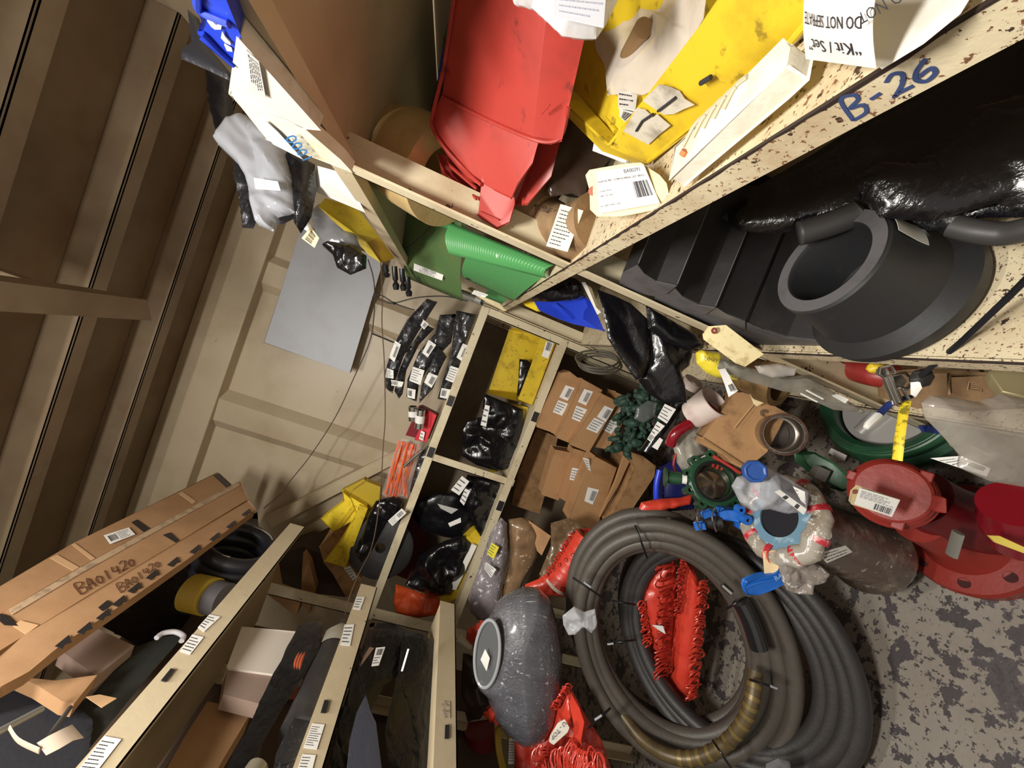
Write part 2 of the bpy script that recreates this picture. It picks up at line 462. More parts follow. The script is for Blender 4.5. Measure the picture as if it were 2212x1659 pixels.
# corrugated bulkhead at the far end: flat sheet with standing trapezoid ridges
prof = [(-2.65, 2.80), (-1.11, 2.80), (-1.05, 2.74), (-0.90, 2.725), (-0.845, 2.80), (-0.15, 2.80), (-0.10, 2.75), (0.04, 2.75), (0.09, 2.80), (0.80, 2.80)]
rows = [[(x, y, z) for x, y in prof] for z in (0, 1.0, 2.0, 2.81)]
mb = MB(); mb.grid(rows); mb.box((-2.65, 2.86, 0), (0.8, 2.9, 3.1)); struct('wall_back', mb, beige_wall, sharp=20)
mb = MB(); mb.box((-2.65, 2.70, 2.80), (0.80, 2.86, 3.08)); struct('trim_1', mb, beige_wall, bev=0.006)
# dark gap above the duct panel
k = 2
for (y0, h) in ((2.27, 0.12), (1.83, 0.12), (1.40, 0.12), (0.96, 0.12), (0.50, .12)):
    mb = MB(); mb.box((-2.65, y0, 3.08-h), (0.80, y0+0.012, 3.08)); mb.box((-2.65, y0, 3.08-h), (0.80, y0+0.075, 3.068-h+0.024)); struct('trim_%d' % k, mb, deckhead, bev=0.003); k += 1
# long channel hung under the deck, with a gusset
mb = MB(); mb.box8([(-0.355, -0.4, 2.65), (-0.275, -0.4, 2.65), (-0.275, 1.66, 2.65), (-0.355, 1.72, 2.65),
                    (-0.355, -0.4, 2.715), (-0.275, -0.4, 2.715), (-0.275, 1.50, 2.715), (-0.355, 1.50, 2.715)])
mb.box((-0.33, 0.97, 2.71), (-0.30, 1.02, 2.97)); mb.box((-0.33, 1.42, 2.71), (-0.30, 1.46, 2.97))
mb.prism([(-0.315, 1.05, 2.71), (-0.315, 1.30, 2.71), (-0.315, 1.42, 3.0), (-0.315, 1.40, 3.0)], (0.01, 0, 0))
struct('trim_%d' % k, mb, deckhead, bev=0.003); k += 1
# two sloping stringers on the bulkhead
for (a, b, hh) in (((575, 1122), (885, 962), 0.05), ((640, 1155), (745, 1095), 0.05)):
    p = W(a[0], a[1], 'y2.70'); q = W(b[0], b[1], 'y2.70'); d = (q-p).normalized()
    nrm = d.cross(Vector((0, 1, 0))).normalized()
    if nrm.z < 0: nrm = -nrm
    mb = MB(); mb.obox(p, q-p, nrm*0.012, Vector((0, 0.10, 0))); mb.obox(p, q-p, -nrm*0.07, Vector((0, 0.012, 0)))
    struct('trim_%d' % k, mb, cream_plain, bev=0.002); k += 1
# grey steel duct casing standing off the bulkhead
greym = mat('grey_primer', (170, 172, 178), 0.45, bump=0.08, bs=18, dirt=((140, 132, 128), 6, 0.5, 0.8, 0.4))
t = Thing('duct_panel', 'plain pale grey steel duct casing on the far beige bulkhead', 'duct')
P = [W(570, 740, 'y2.67'), W(755, 805, 'y2.67'), W(828, 560, 'y2.67'), W(652, 492, 'y2.67')]
m1 = MB(); m1.prism(P, (0, 0.012, 0)); t.add('front_sheet', m1, greym, bev=0.002)
m2 = MB(); Q = [p+Vector((0, 0.012, 0)) for p in P]; c = (Q[0]+Q[2])/2
for i in (1,): m2.obox(Q[1], Q[2]-Q[1], Vector((0, 0.03, 0)), (Q[0]-Q[1]).normalized()*0.008)
m2.obox(Q[0], Q[1]-Q[0], Vector((0, 0.03, 0)), (Q[3]-Q[0]).normalized()*0.008)
m2.obox(Q[2], Q[3]-Q[2], Vector((0, 0.03, 0)), (Q[0]-Q[3]).normalized()*0.008)
rusty = mat('rusty_side_plate', (132, 110, 78), 0.7, bump=0.2, dirt=((84, 62, 40), 8, 0.4, 0.7, 0.8))
t.add('side_flange', m2, rusty, label='rust-stained side flange'); t.done()
# ================================================================ shelving units
def angle_post(x, y, z0, z1, sx, sy, w1=0.045, w2=0.045, th=0.005):
    """angle iron: corner at x,y; flange along y (sy) in plane x, flange along x (sx) in plane y"""
    mb = MB(); mb.box((x, y, z0), (x+sx*th, y+sy*w1, z1)); mb.box((x, y, z0), (x+sx*w2, y+sy*th, z1)); return mb
t = Thing('shelving_unit', 'tall cream steel shelving unit along the right side of the aisle, edge marked B-26', 'shelf')
for y in (-0.25, 0.90, 2.26):
    t.add('post', angle_post(0.25, y, 0.0, 1.90, 1, -1, 0.045, 0.075), cream)
for y in (-0.25, 2.26):
    t.add('post', angle_post(0.79, y, 0.0, 1.90, -1, -1), cream)
for zt, lip, m in ((1.905, 0.045, cream_plain), (1.366, 0.030, cream_worn), (0.830, 0.032, cream_worn), (0.385, 0.030, cream_worn)):
    mb = MB(); mb.box((0.256, -0.28, zt-0.010), (0.79, 2.28, zt-0.004)); mb.box((0.247, -0.28, zt-lip), (0.2535, 2.28, zt)); mb.box((0.2535, -0.28, zt-lip), (0.275, 2.28, zt-lip+0.004))
    i = t.add('shelf', mb, m)
    m2 = MB(); rnd = random.Random(int(zt*100)); hh = [rnd.uniform(0.0002, 0.0030) for _ in range(160)]
    if zt < 1.5:
        m2.grid([[(0.2464, -0.27+i*0.0158, zt-hh[i]) for i in range(160)], [(0.2464, -0.27+i*0.0158, zt+0.0006) for i in range(160)],
                 [(0.2500, -0.27+i*0.0158, zt+0.0006) for i in range(160)]], thick=0.0003)
    if m2.v: t.add('worn_edge', m2, rustline, under=i, label='bare steel where the paint has gone')
    if 1.3 < zt < 1.4:
        q = Quad([(1815, 215, 'x.2466'), (2030, 108, 'x.2466'), (2052, 150, 'x.2466'), (1845, 262, 'x.2466')], 0.0004)
        m3 = MB(); script(m3, q, 'B-26', 0.0, 0.97, 0.05, 0.98, 0.0024); t.add('marker_writing', m3, blueink, under=i, label='B-26 in blue marker')
t.done()
t = Thing('shelving_unit', 'cream steel shelving across the far end of the aisle, two narrow shelf edges', 'shelf')
for x in (-0.70, -1.72, 0.20): t.add('post', angle_post(x, 2.215, 0.90 if x == -0.70 else 0.0, 1.45 if x != -1.72 else 2.2, 1, 1, 0.04, 0.045 if x != -1.72 else 0.07), cream)
for x in (-1.70, 0.20): t.add('post', angle_post(x, 2.69, 0.0, 1.45, 1, -1, 0.04, 0.045), cream)
for zt in (1.455, 0.953):
    mb = MB(); mb.box((-1.72, 2.214, zt-0.008), (0.24, 2.69, zt-0.003)); mb.box((-1.72, 2.210, zt-0.045), (0.24, 2.214, zt)); i = t.add('shelf', mb, cream)
    for xx in ((-0.30, -0.62) if zt > 1.2 else (-0.22, -0.80)):
        m2 = MB(); m2.box((xx, 2.206, zt-0.040), (xx-0.06, 2.210, zt-0.006))
        t.add('magnet_strip', m2, mat('black_magnet', (34, 32, 36), 0.5), under=i, label='black magnetic holder')
mb = MB(); mb.box((-1.72, 2.70, 0.0), (0.24, 2.705, 1.45)); t.add('back_panel', mb, mat('brown_back_panel', (128, 112, 92), 0.7, dirt=((92, 70, 52), 4, 0.4, 0.7, 0.6)))
t.done()
t = Thing('shelving_unit', 'cream steel shelving along the left side with three deep labelled shelf edges', 'shelf')
blackmag = mat('black_magnet', (34, 32, 36), 0.5)
for zt, y1 in ((1.955, 1.90), (1.543, 1.60), (1.192, 1.62)):
    mb = MB(); mb.box((-1.62, -0.2, zt-0.012), (-1.104, y1, zt-0.004)); mb.box((-1.104, -0.2, zt-0.070), (-1.100, y1, zt)); mb.box((-1.115, -0.2, zt-0.070), (-1.100, y1, zt-0.066))
    t.add('shelf', mb, cream_plain)
for y in (-0.18, 1.60):
    for x in (-1.62,): t.add('post', angle_post(x, y, 0.0, 1.95, 1, -1), cream_plain)
t.add('post', angle_post(-1.12, -0.18, 0.0, 1.95, 1, 1), cream_plain)
mb = MB(); mb.box((-1.65, -0.2, 0.7), (-1.642, 1.90, 2.38)); t.add('back_panel', mb, mat('brown_shade_backing', (84, 66, 54), .8))  # dark panel added so the gaps behind the shelves read as shade
X = 'x-1.099'
def lipbox(c): return [(a, b, X) for a, b in c]
t.add('label', sticker(lipbox([(452, 1328), (476, 1333), (440, 1366), (427, 1356)]), 3, rows=5), [paper, inkm], under=0)
t.add('label', sticker(lipbox([(415, 1371), (440, 1377), (410, 1415), (388, 1408)]), 4, rows=5), [paper, inkm], under=0)
t.add('label', sticker(lipbox([(225, 1591), (262, 1598), (205, 1672), (165, 1668)]), 5, rows=8), [paper, inkm], under=0)
t.add('label', sticker(lipbox([(744, 1350), (765, 1349), (756, 1396), (735, 1394)]), 6, rows=5), [paper, inkm], under=1)
t.add('label', sticker(lipbox([(674, 1563), (701, 1566), (684, 1620), (655, 1616)]), 7, rows=9), [paper, inkm], under=1)
t.add('label', sticker(lipbox([(653, 1630), (682, 1632), (672, 1672), (640, 1670)]), 8, rows=5), [paper, inkm], under=1)
t.add('label', sticker(lipbox([(770, 1290), (788, 1290), (778, 1318), (762, 1316)]), 9, rows=4), [paper, inkm], under=1)
t.add('label', sticker(lipbox([(955, 1515), (972, 1516), (972, 1552), (953, 1550)]), 10, rows=0), [mat('aged_label', (190, 176, 152), 0.6, dirt=((120, 96, 80), 60, .45, .6, .7)), inkm], under=2)
for n, c in enumerate(([(368, 1446), (377, 1449), (357, 1475), (347, 1472)], [(700, 1514), (710, 1516), (703, 1542), (692, 1541)], [(961, 1568), (970, 1568), (969, 1597), (960, 1597)])):
    q = Quad(lipbox(c), 0.001); mb = MB(); mb.prism([q.at(0, 0), q.at(1, 0), q.at(1, 1), q.at(0, 1)], q.n*0.003)
    t.add('magnet_strip', mb, blackmag, under=n)
t.done()
# ================================================================ more materials
yel = mat('yellow_polypropylene', (212, 182, 42), 0.42, bump=0.06, bs=30, dirt=[((146, 116, 34), 14, 0.50, 0.72, 0.65), ((84, 68, 30), 45, 0.60, 0.68, 0.6)])
yel_far = mat('yellow_bin_plastic', (236, 208, 50), 0.45, dirt=((140, 112, 26), 30, 0.55, 0.7, 0.5))
redp = mat('red_polypropylene', (170, 56, 48), 0.42, bump=0.06, bs=25, dirt=[((120, 46, 42), 9, 0.50, 0.72, 0.6), ((64, 36, 36), 26, 0.62, 0.70, 0.6)])
bluep = mat('blue_polypropylene', (34, 62, 190), 0.38)
brass = mat('cast_brass', (214, 186, 130), 0.36, 0.35, bump=0.2, bs=90, dirt=((150, 112, 70), 9, 0.45, 0.8, 0.6))
bronze = mat('cast_bronze_matt', (164, 134, 100), 0.5, 0.3, bump=0.25, bs=110, dirt=((104, 72, 48), 10, 0.4, 0.75, 0.7))
clearp = mat('clear_polythene', (214, 208, 200), 0.16, alpha=0.42, bump=0.3, bs=35, spec=0.7, bdist=0.003, crk=22)
clearw = mat('milky_polythene', (222, 220, 222), 0.25, alpha=0.70, bump=0.2, bs=30, crk=20)
greybag = mat('grey_polythene', (120, 120, 124), 0.18, alpha=0.78, bump=0.35, bs=30, crk=22)
blackbag = mat('black_polythene', (17, 16, 20), 0.2, bump=0.45, bs=30, coat=0.35, bdist=0.006, stretch=(1, 1, 2.5), crk=11)
blackbag2 = mat('black_sack_film', (15, 15, 19), 0.28, bump=0.5, bs=55, coat=0.2, bdist=0.004, crk=11)
wrapblack = mat('black_stretch_wrap', (34, 34, 38), 0.24, chips_streaks=[((120, 120, 124), 34, 0.66)], bump=0.7, bs=70, coat=0.5, bdist=0.004, stretch=(1, 1, 3), dirt=((110, 108, 112), 45, 0.58, 0.75, 0.55))  # grey streaks paint crease glints onto the film
rubber = mat('black_rubber', (38, 36, 37), 0.55, bump=0.12, bs=60, dirt=((74, 68, 64), 8, 0.5, 0.75, 0.5))
rubber_end = mat('cut_rubber_face', (92, 90, 92), 0.6, bump=0.15, bs=70, dirt=((60, 56, 56), 15, 0.5, 0.7, 0.6))
rubber_pail = mat('moulded_rubber', (40, 40, 42), 0.5, bump=0.1, bs=40, dirt=((80, 76, 74), 10, 0.62, 0.8, 0.5))
greenr = mat('green_ribbed_hose', (84, 156, 92), 0.4, bump=0.1, bs=50, dirt=((84, 120, 60), 6, 0.5, 0.8, 0.5))
greend = mat('dull_green_ribbed_mat', (88, 118, 70), 0.5, bump=0.1, bs=50, dirt=((110, 112, 60), 9, 0.45, 0.7, 0.6))
chrome = mat('bright_metal', (200, 200, 200), 0.22, 1.0)
whitep = mat('grubby_white_plastic', (232, 226, 210), 0.45, bump=0.3, bs=45, dirt=((186, 170, 130), 18, 0.45, 0.7, 0.6))
card_ = mat('cardboard', (176, 134, 92), 0.75, bump=0.1, bs=50, dirt=((132, 92, 58), 7, 0.5, 0.75, 0.6))
card_d = mat('dirty_cardboard', (168, 128, 86), 0.75, bump=0.25, bs=35, dirt=[((104, 72, 44), 14, 0.5, 0.7, 0.7), ((196, 160, 116), 5, .5, .8, .4)])
PI_ = [paper, inkm]
def tag_quad(c, seed, bc=(0.62, 0.15, 0.92, 0.55), **kw): return sticker(c, seed, bc=bc, **kw)
# ================================================================ on the waist-high right shelf (B-26)
# --- yellow hopper bin lying nearest the camera
t = Thing('storage_bin', 'big scuffed yellow plastic hopper bin with torn label scraps at the front of shelf B-26', 'bin', 'yellow hopper bins')
th = FW*0.004
def bp(x, y, d): return W(x, y, d)
front = [(1401, 348, .575), (1317, 310, .60), (1557, 0, .37), (1620, -85, .31), (1840, -60, .27), (1650, 145, .357), (1690, 95, .34)]
m = MB(); m.poly([front[0], front[1], front[2], front[3], front[4], front[6], front[5]], 0.005)
bi = t.add('body', m, yel, bev=0.001)
# rim and end
m.poly([(1187, 190, .72), (1225, 85, .72), (1275, 80, .70), (1240, 195, .70), (1332, 298, .615), (1317, 312, .60)], 0.006)
m.poly([(1187, 190, .72), (1317, 312, .602), (1401, 348, .58), (1385, 352, .61), (1302, 322, .64), (1192, 212, .74)], 0.006)
m.poly([(1218, 80, .765), (1192, 190, .755), (1322, 306, .64), (1495, 122, .475), (1560, 0, .41), (1610, -60, .38), (1250, -80, .62)], 0.006)   # floor of the bin
m.poly([(1225, 88, .72), (1240, 90, .70), (1250, -60, .5), (1300, -60, .52)], 0.006)
m.poly([(1180, 195, .735), (1228, 78, .725), (1234, 82, .80), (1190, 205, .82)], 0.004)
# lip bead inside
t.add('rim_bead', MB().tube(spl([(1250, 130, .70), (1243, 150, .70), (1262, 178, .69), (1300, 240, .655), (1330, 285, .62)], 5), 0.0045, 8), yel, under=bi)
t.add('top_bead', MB().tube([W(1318, 311, .597), W(1480, 112, .44), W(1557, 0, .367), W(1615, -80, .31)], 0.003, 8), yel, under=bi)
t.add('bottom_bead', MB().tube([W(1401, 349, .573), W(1525, 250, .455), W(1652, 145, .354), W(1700, 100, .335), W(1840, -60, .268)], 0.0035, 8), yel, under=bi)
m = MB(); A, B_ = W(1483, 112, .437), W(1570, 168, .41); m.obox(A-FW*0.012, B_-A, W(1500, 88, .425)-A, FW*0.012)
t.add('divider_rib', m, mat('grimy_yellow', (158, 136, 40), 0.6, dirt=((80, 66, 30), 40, .4, .6, .7)), under=bi, label='grimy card-slot rib', bev=0.001)
scrap = mat('torn_paper_label', (196, 188, 172), 0.8, bump=0.3, bs=90, dirt=((120, 110, 96), 26, 0.45, 0.65, 0.7))
def onplane(pts, tri, lift=0.001):
    a, b, c = [W(*p) for p in tri]; n = (b-a).cross(c-a).normalized()
    if n.dot(CAM-a) < 0: n = -n
    out = []
    for x, y in pts:
        r = ray(x, y); k = (a-CAM).dot(n)/r.dot(n); out.append(CAM+r*k+n*lift)
    return out, n
FT = [(1401, 348, .575), (1317, 310, .60), (1650, 145, .357)]
for n_, poly_ in enumerate(([(1348, 282), (1376, 232), (1395, 236), (1412, 252), (1420, 245), (1449, 270), (1424, 290), (1402, 311)],
                            [(1390, 216), (1424, 181), (1448, 186), (1470, 196), (1480, 212), (1501, 225), (1478, 234), (1458, 244), (1435, 246)])):
    P, n = onplane(poly_, FT, 0.0015); m = MB(); m.prism([p-n*0.001 for p in P], n*0.001)
    t.add('label_scrap', m, scrap, under=bi, label='torn grey-white label scrap')
for n_, ln in enumerate(([(1377, 279), (1390, 258), (1414, 242)], [(1424, 236), (1440, 224), (1463, 206)], [(1517, 175), (1540, 161)])):
    P, n = onplane(ln, FT, 0.003); t.add('pen_stroke', MB().tube(P, 0.0016 if n_ < 2 else 0.0026, 6), inkm, under=bi, label='black pen line')
t.done()
# --- clear bag of fittings standing in the yellow bin
t = Thing('plastic_bag', 'crumpled clear plastic bag of brown fittings sticking out of the big yellow bin', 'bag')
m = pillow(MB(), [(1283, 82), (1288, 110), (1306, 140), (1312, 206), (1365, 200), (1390, 205), (1440, 180), (1478, 112), (1520, 40), (1530, -40), (1300, -40), (1300, 40)],
           lambda x, y: .62-0.0009*(x-1283), 0.03, 0.9, 22, 3, 40)
t.add('film', m, mat('clear_bag_film', (222, 212, 200), 0.14, alpha=0.55, bump=0.3, bs=30, bdist=0.004, crk=26))
m = MB()
for a, b, r in (((1340, 150), (1390, 60), .012), ((1400, 180), (1440, 90), .014), ((1440, 130), (1480, 40), .012)):
    pa, pb = W(a[0], a[1], .60), W(b[0], b[1], .50); mm = MB().cyl(pa, pb, r)
    t.add('pipe_fitting', mm, mat('dull_bronze', (150, 120, 84), 0.5, 0.4), label='brown metal fitting')
t.add('ticket', sticker([(1334, 196, .56), (1377, 204, .55), (1372, 240, .54), (1336, 236, .545)], 12, rows=3), PI_)
t.add('ticket', sticker([(1338, 232, .555), (1380, 240, .545), (1350, 265, .545), (1338, 252, .55)], 13, bc=(0.3, 0.0, 0.95, 0.6), rows=1), PI_)
t.done()
# --- white wrapped packet at the top
t = Thing('plastic_bag', 'white paper packet in milky plastic resting over the red and yellow bins', 'bag')
t.add('film', pillow(MB(), [(1098, -30), (1110, 8), (1150, 18), (1185, 50), (1215, 78), (1260, 84), (1288, 84), (1308, 55), (1325, 20), (1350, -30)], .42, 0.02, 0.3, 9, 5, 34), clearw)
t.add('packet', sticker([(1195, -30, .395), (1310, -30, .395), (1303, 62, .395), (1196, 38, .395)], 15, rows=4, area_=(0.1, 0.1, 0.95, 0.8)), [mat('bluish_white_paper', (232, 236, 250), .5), mat('faint_print', (196, 200, 214), 0.6)])
t.done()
# --- white grooved plastic plate
t = Thing('plastic_block', 'grubby white grooved plastic block between the yellow bin and the edge of shelf B-26', 'block')
m = MB(); P = [W(1447, 386, 'z1.392'), W(1460, 318, 'z1.40'), W(1690, 88, 'z1.40'), W(1712, 100, 'z1.396'), W(1704, 146, 'z1.392'), W(1664, 186, 'z1.392')]
vec = Vector((0, 0, -.018))
m.prism(P, vec); bi = t.add('plate', m, whitep, bev=0.002)
rnd = random.Random(4)
for i in range(5):
    f = i/5; a = (1478+8*i+70*f, 318-10*i-52*f); P2, n = onplane([(a[0], a[1]), (a[0]+26, a[1]-48), (a[0]+52, a[1]-70)], [(1447, 386, 'z1.392'), (1460, 318, 'z1.40'), (1664, 186, 'z1.392')], 0.0015)
    t.add('groove', MB().tube(spl(P2, 5), 0.0022, 6), mat('groove_tone', (188, 178, 150), 0.7), under=bi, label='duller moulded groove')  # duller line along each groove
P2, n = onplane([(1478, 336), (1484, 326)], [(1447, 386, 'z1.392'), (1460, 318, 'z1.40'), (1664, 186, 'z1.392')], 0.002)
t.add('orange_spot', MB().tube(P2, 0.004, 8), mat('orange_mark', (206, 122, 70), 0.6), under=bi, label='orange dot')
t.done()
# --- Kit / Set paper label and bag it belongs to
t = Thing('plastic_bag', 'white bag with a curled Kit / Set sticker hanging over the edge of shelf B-26', 'bag')
t.add('film', pillow(MB(), [(1760, 60), (1790, -60), (2130, -60), (2075, 30), (1995, 95), (1905, 150), (1880, 120)], lambda a, b: min(.34, dep(a, b, 'z1.376') if W(a, b, 'z1.376').y > 0 else .34), 0.008, 0.3, 10, 7, 34), mat('white_film', (226, 222, 212), 0.35, bump=0.1, bs=12))
q = Quad([(1897, 146, 'z1.386'), (1744, 126, 'z1.386'), (1762, -62, 'z1.42'), (1925, -62, 'z1.415')], 0.0)
def ks(u, v): return 0.008*math.sin((1-v)*2.2)*math.sin(.6+u*2)+.001
rows = [[q.at(u/6, 1-i/10, ks(u/6, 1-i/10)) for u in range(7)] for i in range(11)]
m = MB(); m.grid(rows, thick=0.0003)
for (txt, u0, v0, hv, wmax) in (('“Kit / Set”', 0.12, 0.68, 0.17, .76), ('DO NOT SEPRATE', 0.09, 0.36, 0.15, .84)):
    vs, fs, wd = textgeo(txt); k = hv/0.72; ku = wmax/wd
    m.add([q.at(u0+v.x*ku, v0+v.y*k, ks(u0+v.x*ku, v0+v.y*k)+.0005) for v in vs], fs, 1)
t.add('sticker', m, PI_, label='white sticker reading Kit / Set, DO NOT SEPRATE')
q = Quad([(2045, -20, 'z1.398'), (1915, 50, 'z1.398'), (1903, 18, 'z1.402'), (2022, -48, 'z1.402')], 0.013); m = MB()
vs, fs, wd = textgeo('DO NOT'); m.add([q.at(v.x/wd, 0.1+v.y*1.05, 0.0) for v in vs], fs, 0); t.add('print', m, inkm, label='black lettering on the bag')
t.done()
# --- tag BA00291
t = Thing('paper_tag', 'manila tag BA00291 with a white barcode label on the edge of shelf B-26', 'tag')
C4 = [(1268, 368, 0.600), (1425, 352, 0.490), (1437, 440, 0.494), (1285, 468, 0.600)]
m = MB(); m.poly([(1265, 378, 0.602), (1273, 367, 0.597), (1300, 362, 0.578), (1348, 354, 0.544), (1384, 351, 0.519), (1400, 362, 0.508), (1425, 378, 0.490), (1440, 396, 0.480), (1447, 430, 0.487), (1420, 452, 0.506), (1370, 462, 0.541), (1340, 467, 0.562), (1290, 467, 0.597), (1275, 452, 0.607), (1274, 412, 0.608)], 0.0012)
ti = t.add('card', m, manila)
m = sticker([(1296, 372, 0.580), (1398, 357, 0.509), (1433, 440, 0.497), (1302, 462, 0.588)], 21, bc=(0.70, 0.22, 0.97, 0.62), rows=0, lift=0.007,
            txt=[('BA00291', 0.60, 0.86, 0.10, (0.30,)), ('ADAPTER, PIPE, 110 MM NOMINAL SIZE, BRASS', 0.02, 0.72, 0.055, (0.93,)), ('Location: B-26', 0.04, 0.50, 0.045, (.3,)), ('SAP: 11011076', 0.05, 0.38, 0.045, (.3,)), ('ID: DEM 1414C 2207', 0.05, 0.14, 0.045, (.42,))])
t.add('barcode_label', m, PI_, under=ti, label='white label reading BA00291 ADAPTER, PIPE')
m = MB(); c = W(1280, 415, 0.604); m.ring(c-FW*0.003, -FW, 0.002, 0.0075, 0.0012, 14); t.add('eyelet', m, mat('red_fibre_washer', (196, 120, 108), 0.7), under=ti, label='reddish reinforcing washer')
t.done()
# --- red bins
t = Thing('storage_bin', 'large red plastic bin tipped nose down over a second red bin on shelf B-26', 'bin', 'red hopper bins')
m = MB()
m.poly([(985, -30, .60), (1100, -30, .52), (1180, 30, .50), (1262, 85, .52), (1228, 235, .60), (1214, 300, .64), (1190, 308, .66), (1150, 300, .67), (1060, 262, .72), (990, 225, .76), (955, 205, .78), (975, 100, .70)], 0.006)
i0 = t.add('body', m, redp, bev=0.0015)
m = MB(); m.poly([(955, 205, .78), (1060, 260, .722), (1165, 300, .672), (1150, 350, .70), (1118, 398, .74), (1105, 425, .77), (1063, 405, .80), (1010, 385, .84), (965, 330, .84), (935, 285, .84), (932, 255, .82)], 0.008)
t.add('sloping_front', m, redp, under=i0, bev=0.001)
t.add('rim', MB().tube(spl([(985, -30, .597), (960, 140, .72), (935, 245, .80), (934, 275, .83), (960, 318, .83), (1008, 370, .83), (1040, 400, .81)], 6), 0.004, 8), redp, under=i0)
t.add('step_rim', MB().tube(spl([(958, 212, .775), (1060, 262, .718), (1150, 300, .668), (1196, 305, .652), (1216, 285, .638), (1228, 230, .598)], 6), 0.0035, 8), redp, under=i0)
P, n = onplane([(1050, 110), (1036, 160), (1034, 180), (1050, 190), (1105, 215)], [(975, 100, .70), (1180, 30, .50), (1150, 300, .67)], 0.002)
t.add('moulded_outline', MB().tube(spl(P, 5), 0.0012, 6), mat('red_scored_line', (140, 40, 36), 0.6), under=i0)
P, n = onplane([(1190, 225), (1172, 245)], [(975, 100, .70), (1180, 30, .50), (1150, 300, .67)], 0.002)
t.add('moulded_outline', MB().tube(P, 0.0012, 6), redp, under=i0)
t.done()
t = Thing('storage_bin', 'smaller red plastic bin with ribbed nose tucked under the large red bin', 'bin', 'red hopper bins')
m = MB()
m.poly([(1090, 372, .80), (1172, 292, .74), (1214, 292, .72), (1190, 380, .76), (1140, 440, .80), (1112, 442, .83)], 0.006)
i0 = t.add('body', m, redp, bev=0.001)
m = MB(); m.poly([(1042, 368, .80), (1110, 398, .775), (1112, 440, .80), (1100, 478, .82), (1073, 492, .84), (1033, 462, .85), (1040, 410, .83)], 0.007)
t.add('nose', m, redp, under=i0, bev=0.001)
m = MB(); m.poly([(940, 330, .85), (955, 360, .85), (1000, 445, .86), (1073, 492, .845), (1036, 462, .86), (990, 420, .88), (955, 380, .88), (948, 345, .88)], 0.006); t.add('side_rim', m, redp, under=i0)
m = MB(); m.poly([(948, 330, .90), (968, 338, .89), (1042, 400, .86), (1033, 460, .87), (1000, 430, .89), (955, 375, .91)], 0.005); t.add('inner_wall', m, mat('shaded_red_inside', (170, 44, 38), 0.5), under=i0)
for a, b in (((962, 350), (1030, 408)), ((958, 365), (1030, 430)), ((995, 410), (1036, 430))):
    t.add('rib', MB().tube([W(a[0], a[1], .875), W(b[0], b[1], .85)], 0.004, 6), redp, under=i0)
t.add('nose_edge', MB().tube([W(1036, 457, .84), W(1078, 476, .825)], 0.0018, 6), redp, under=i0)
t.done()
# --- blue handle thing behind red bin
t = Thing('storage_bin', 'blue plastic bin edge showing behind the large red bin', 'bin', 'blue hopper bins')
m = MB(); m.poly([(985, 60, .92), (1000, -20, .86), (985, -20, .88), (958, 90, .96), (945, 172, 1.0), (965, 178, .98)], 0.02); t.add('side', m, bluep)
m = MB(); m.poly([(945, 172, 1.0), (965, 178, .98), (940, 250, .98), (930, 252, .99), (932, 225, 1.0)], 0.01); t.add('dark_foot', m, rubber, label='dark grey lower corner'); t.done()
# --- big brass adapter marked 4"
t = Thing('brass_adapter', 'large hexagonal brass pipe adapter marked 4" at the inner end of shelf B-26', 'pipe fitting')
a0 = W(905, 285, 1.02); a1 = W(930, 430, .90)
ax = (W(1000, 400, .93)-W(850, 320, 1.05)).normalized()
c = W(850, 325, 1.04)
m = MB(); m.lathe(c, ax, [(0, .070), (0, .108), (.055, .108), (.058, .104), (.062, .108), (.075, .116), (.082, .110), (.088, .118), (.22, .118), (.22, .07), (.0, .07)], 44)
i0 = t.add('body', m, brass, sharp=30)
P = [W(888, 392, .86), W(935, 412, .85), W(975, 432, .845), W(973, 458, .85), W(895, 432, .862)]
m = MB(); m.tube(P+[P[0]], 0.0014, 6); t.add('cast_panel', m, brass, under=i0)
q = Quad([(918, 412, .855), (946, 424, .85), (942, 448, .85), (914, 436, .857)], 0.004); m = MB(); vs, fs, wd = textgeo('4”')
m.add([q.at(v.x/wd, v.y*1.2, 0.001) for v in vs], fs); t.add('cast_marking', m, mat('bright_brass', (230, 204, 150), 0.3, .8), under=i0, label='raised 4" marking')
t.done()
# --- brown valve body with typed label
t = Thing('bronze_fitting', 'matt bronze elbow fitting with a typed paper label near the far corner of shelf B-26', 'pipe fitting')
m = MB(); m.tube(spl([(1050, 405, .93), (1130, 430, .92), (1175, 470, .92), (1235, 500, .87), (1290, 480, .80)], 6), [.055]*6+[.058]*6+[.05]*6+[.062]*7, 22)
i0 = t.add('body', m, bronze, sharp=60)
blob(mm := MB(), W(1150, 470, .94), RI*0.045, UP*0.06, FW*0.05, 0.05, 1.5, 2, 3, crs=False); t.add('bulge', mm, bronze)
m = MB(); m.lathe(W(1232, 545, .93), (W(1300, 470, .84)-W(1232, 545, .93)).normalized(), [(0, 0), (0, .034), (.05, .04), (.10, .04), (.10, 0)], 6); t.add('hex_nut', m, mat('brown_hex', (138, 96, 66), 0.45, .4))
t.add('typed_label', sticker([(1213, 442, .80), (1262, 456, .77), (1228, 545, .80), (1182, 532, .83)], 31, rows=10, lift=0.004, area_=(0.1, 0.05, 0.9, 0.92)), [mat('cream_label', (226, 222, 196), .6), inkm], label='creased cream typed label')
q = Quad([(1150, 436, .87), (1204, 452, .85), (1199, 468, .85), (1148, 452, .87)], 0.0); m = MB(); words(m, q, 'MMNF S', 0.0, 0.1, 0.8, 0, 1.0); t.add('stamped_letters', m, mat('dark_stamp', (80, 62, 50), .7), label='stamped letters'); t.done()
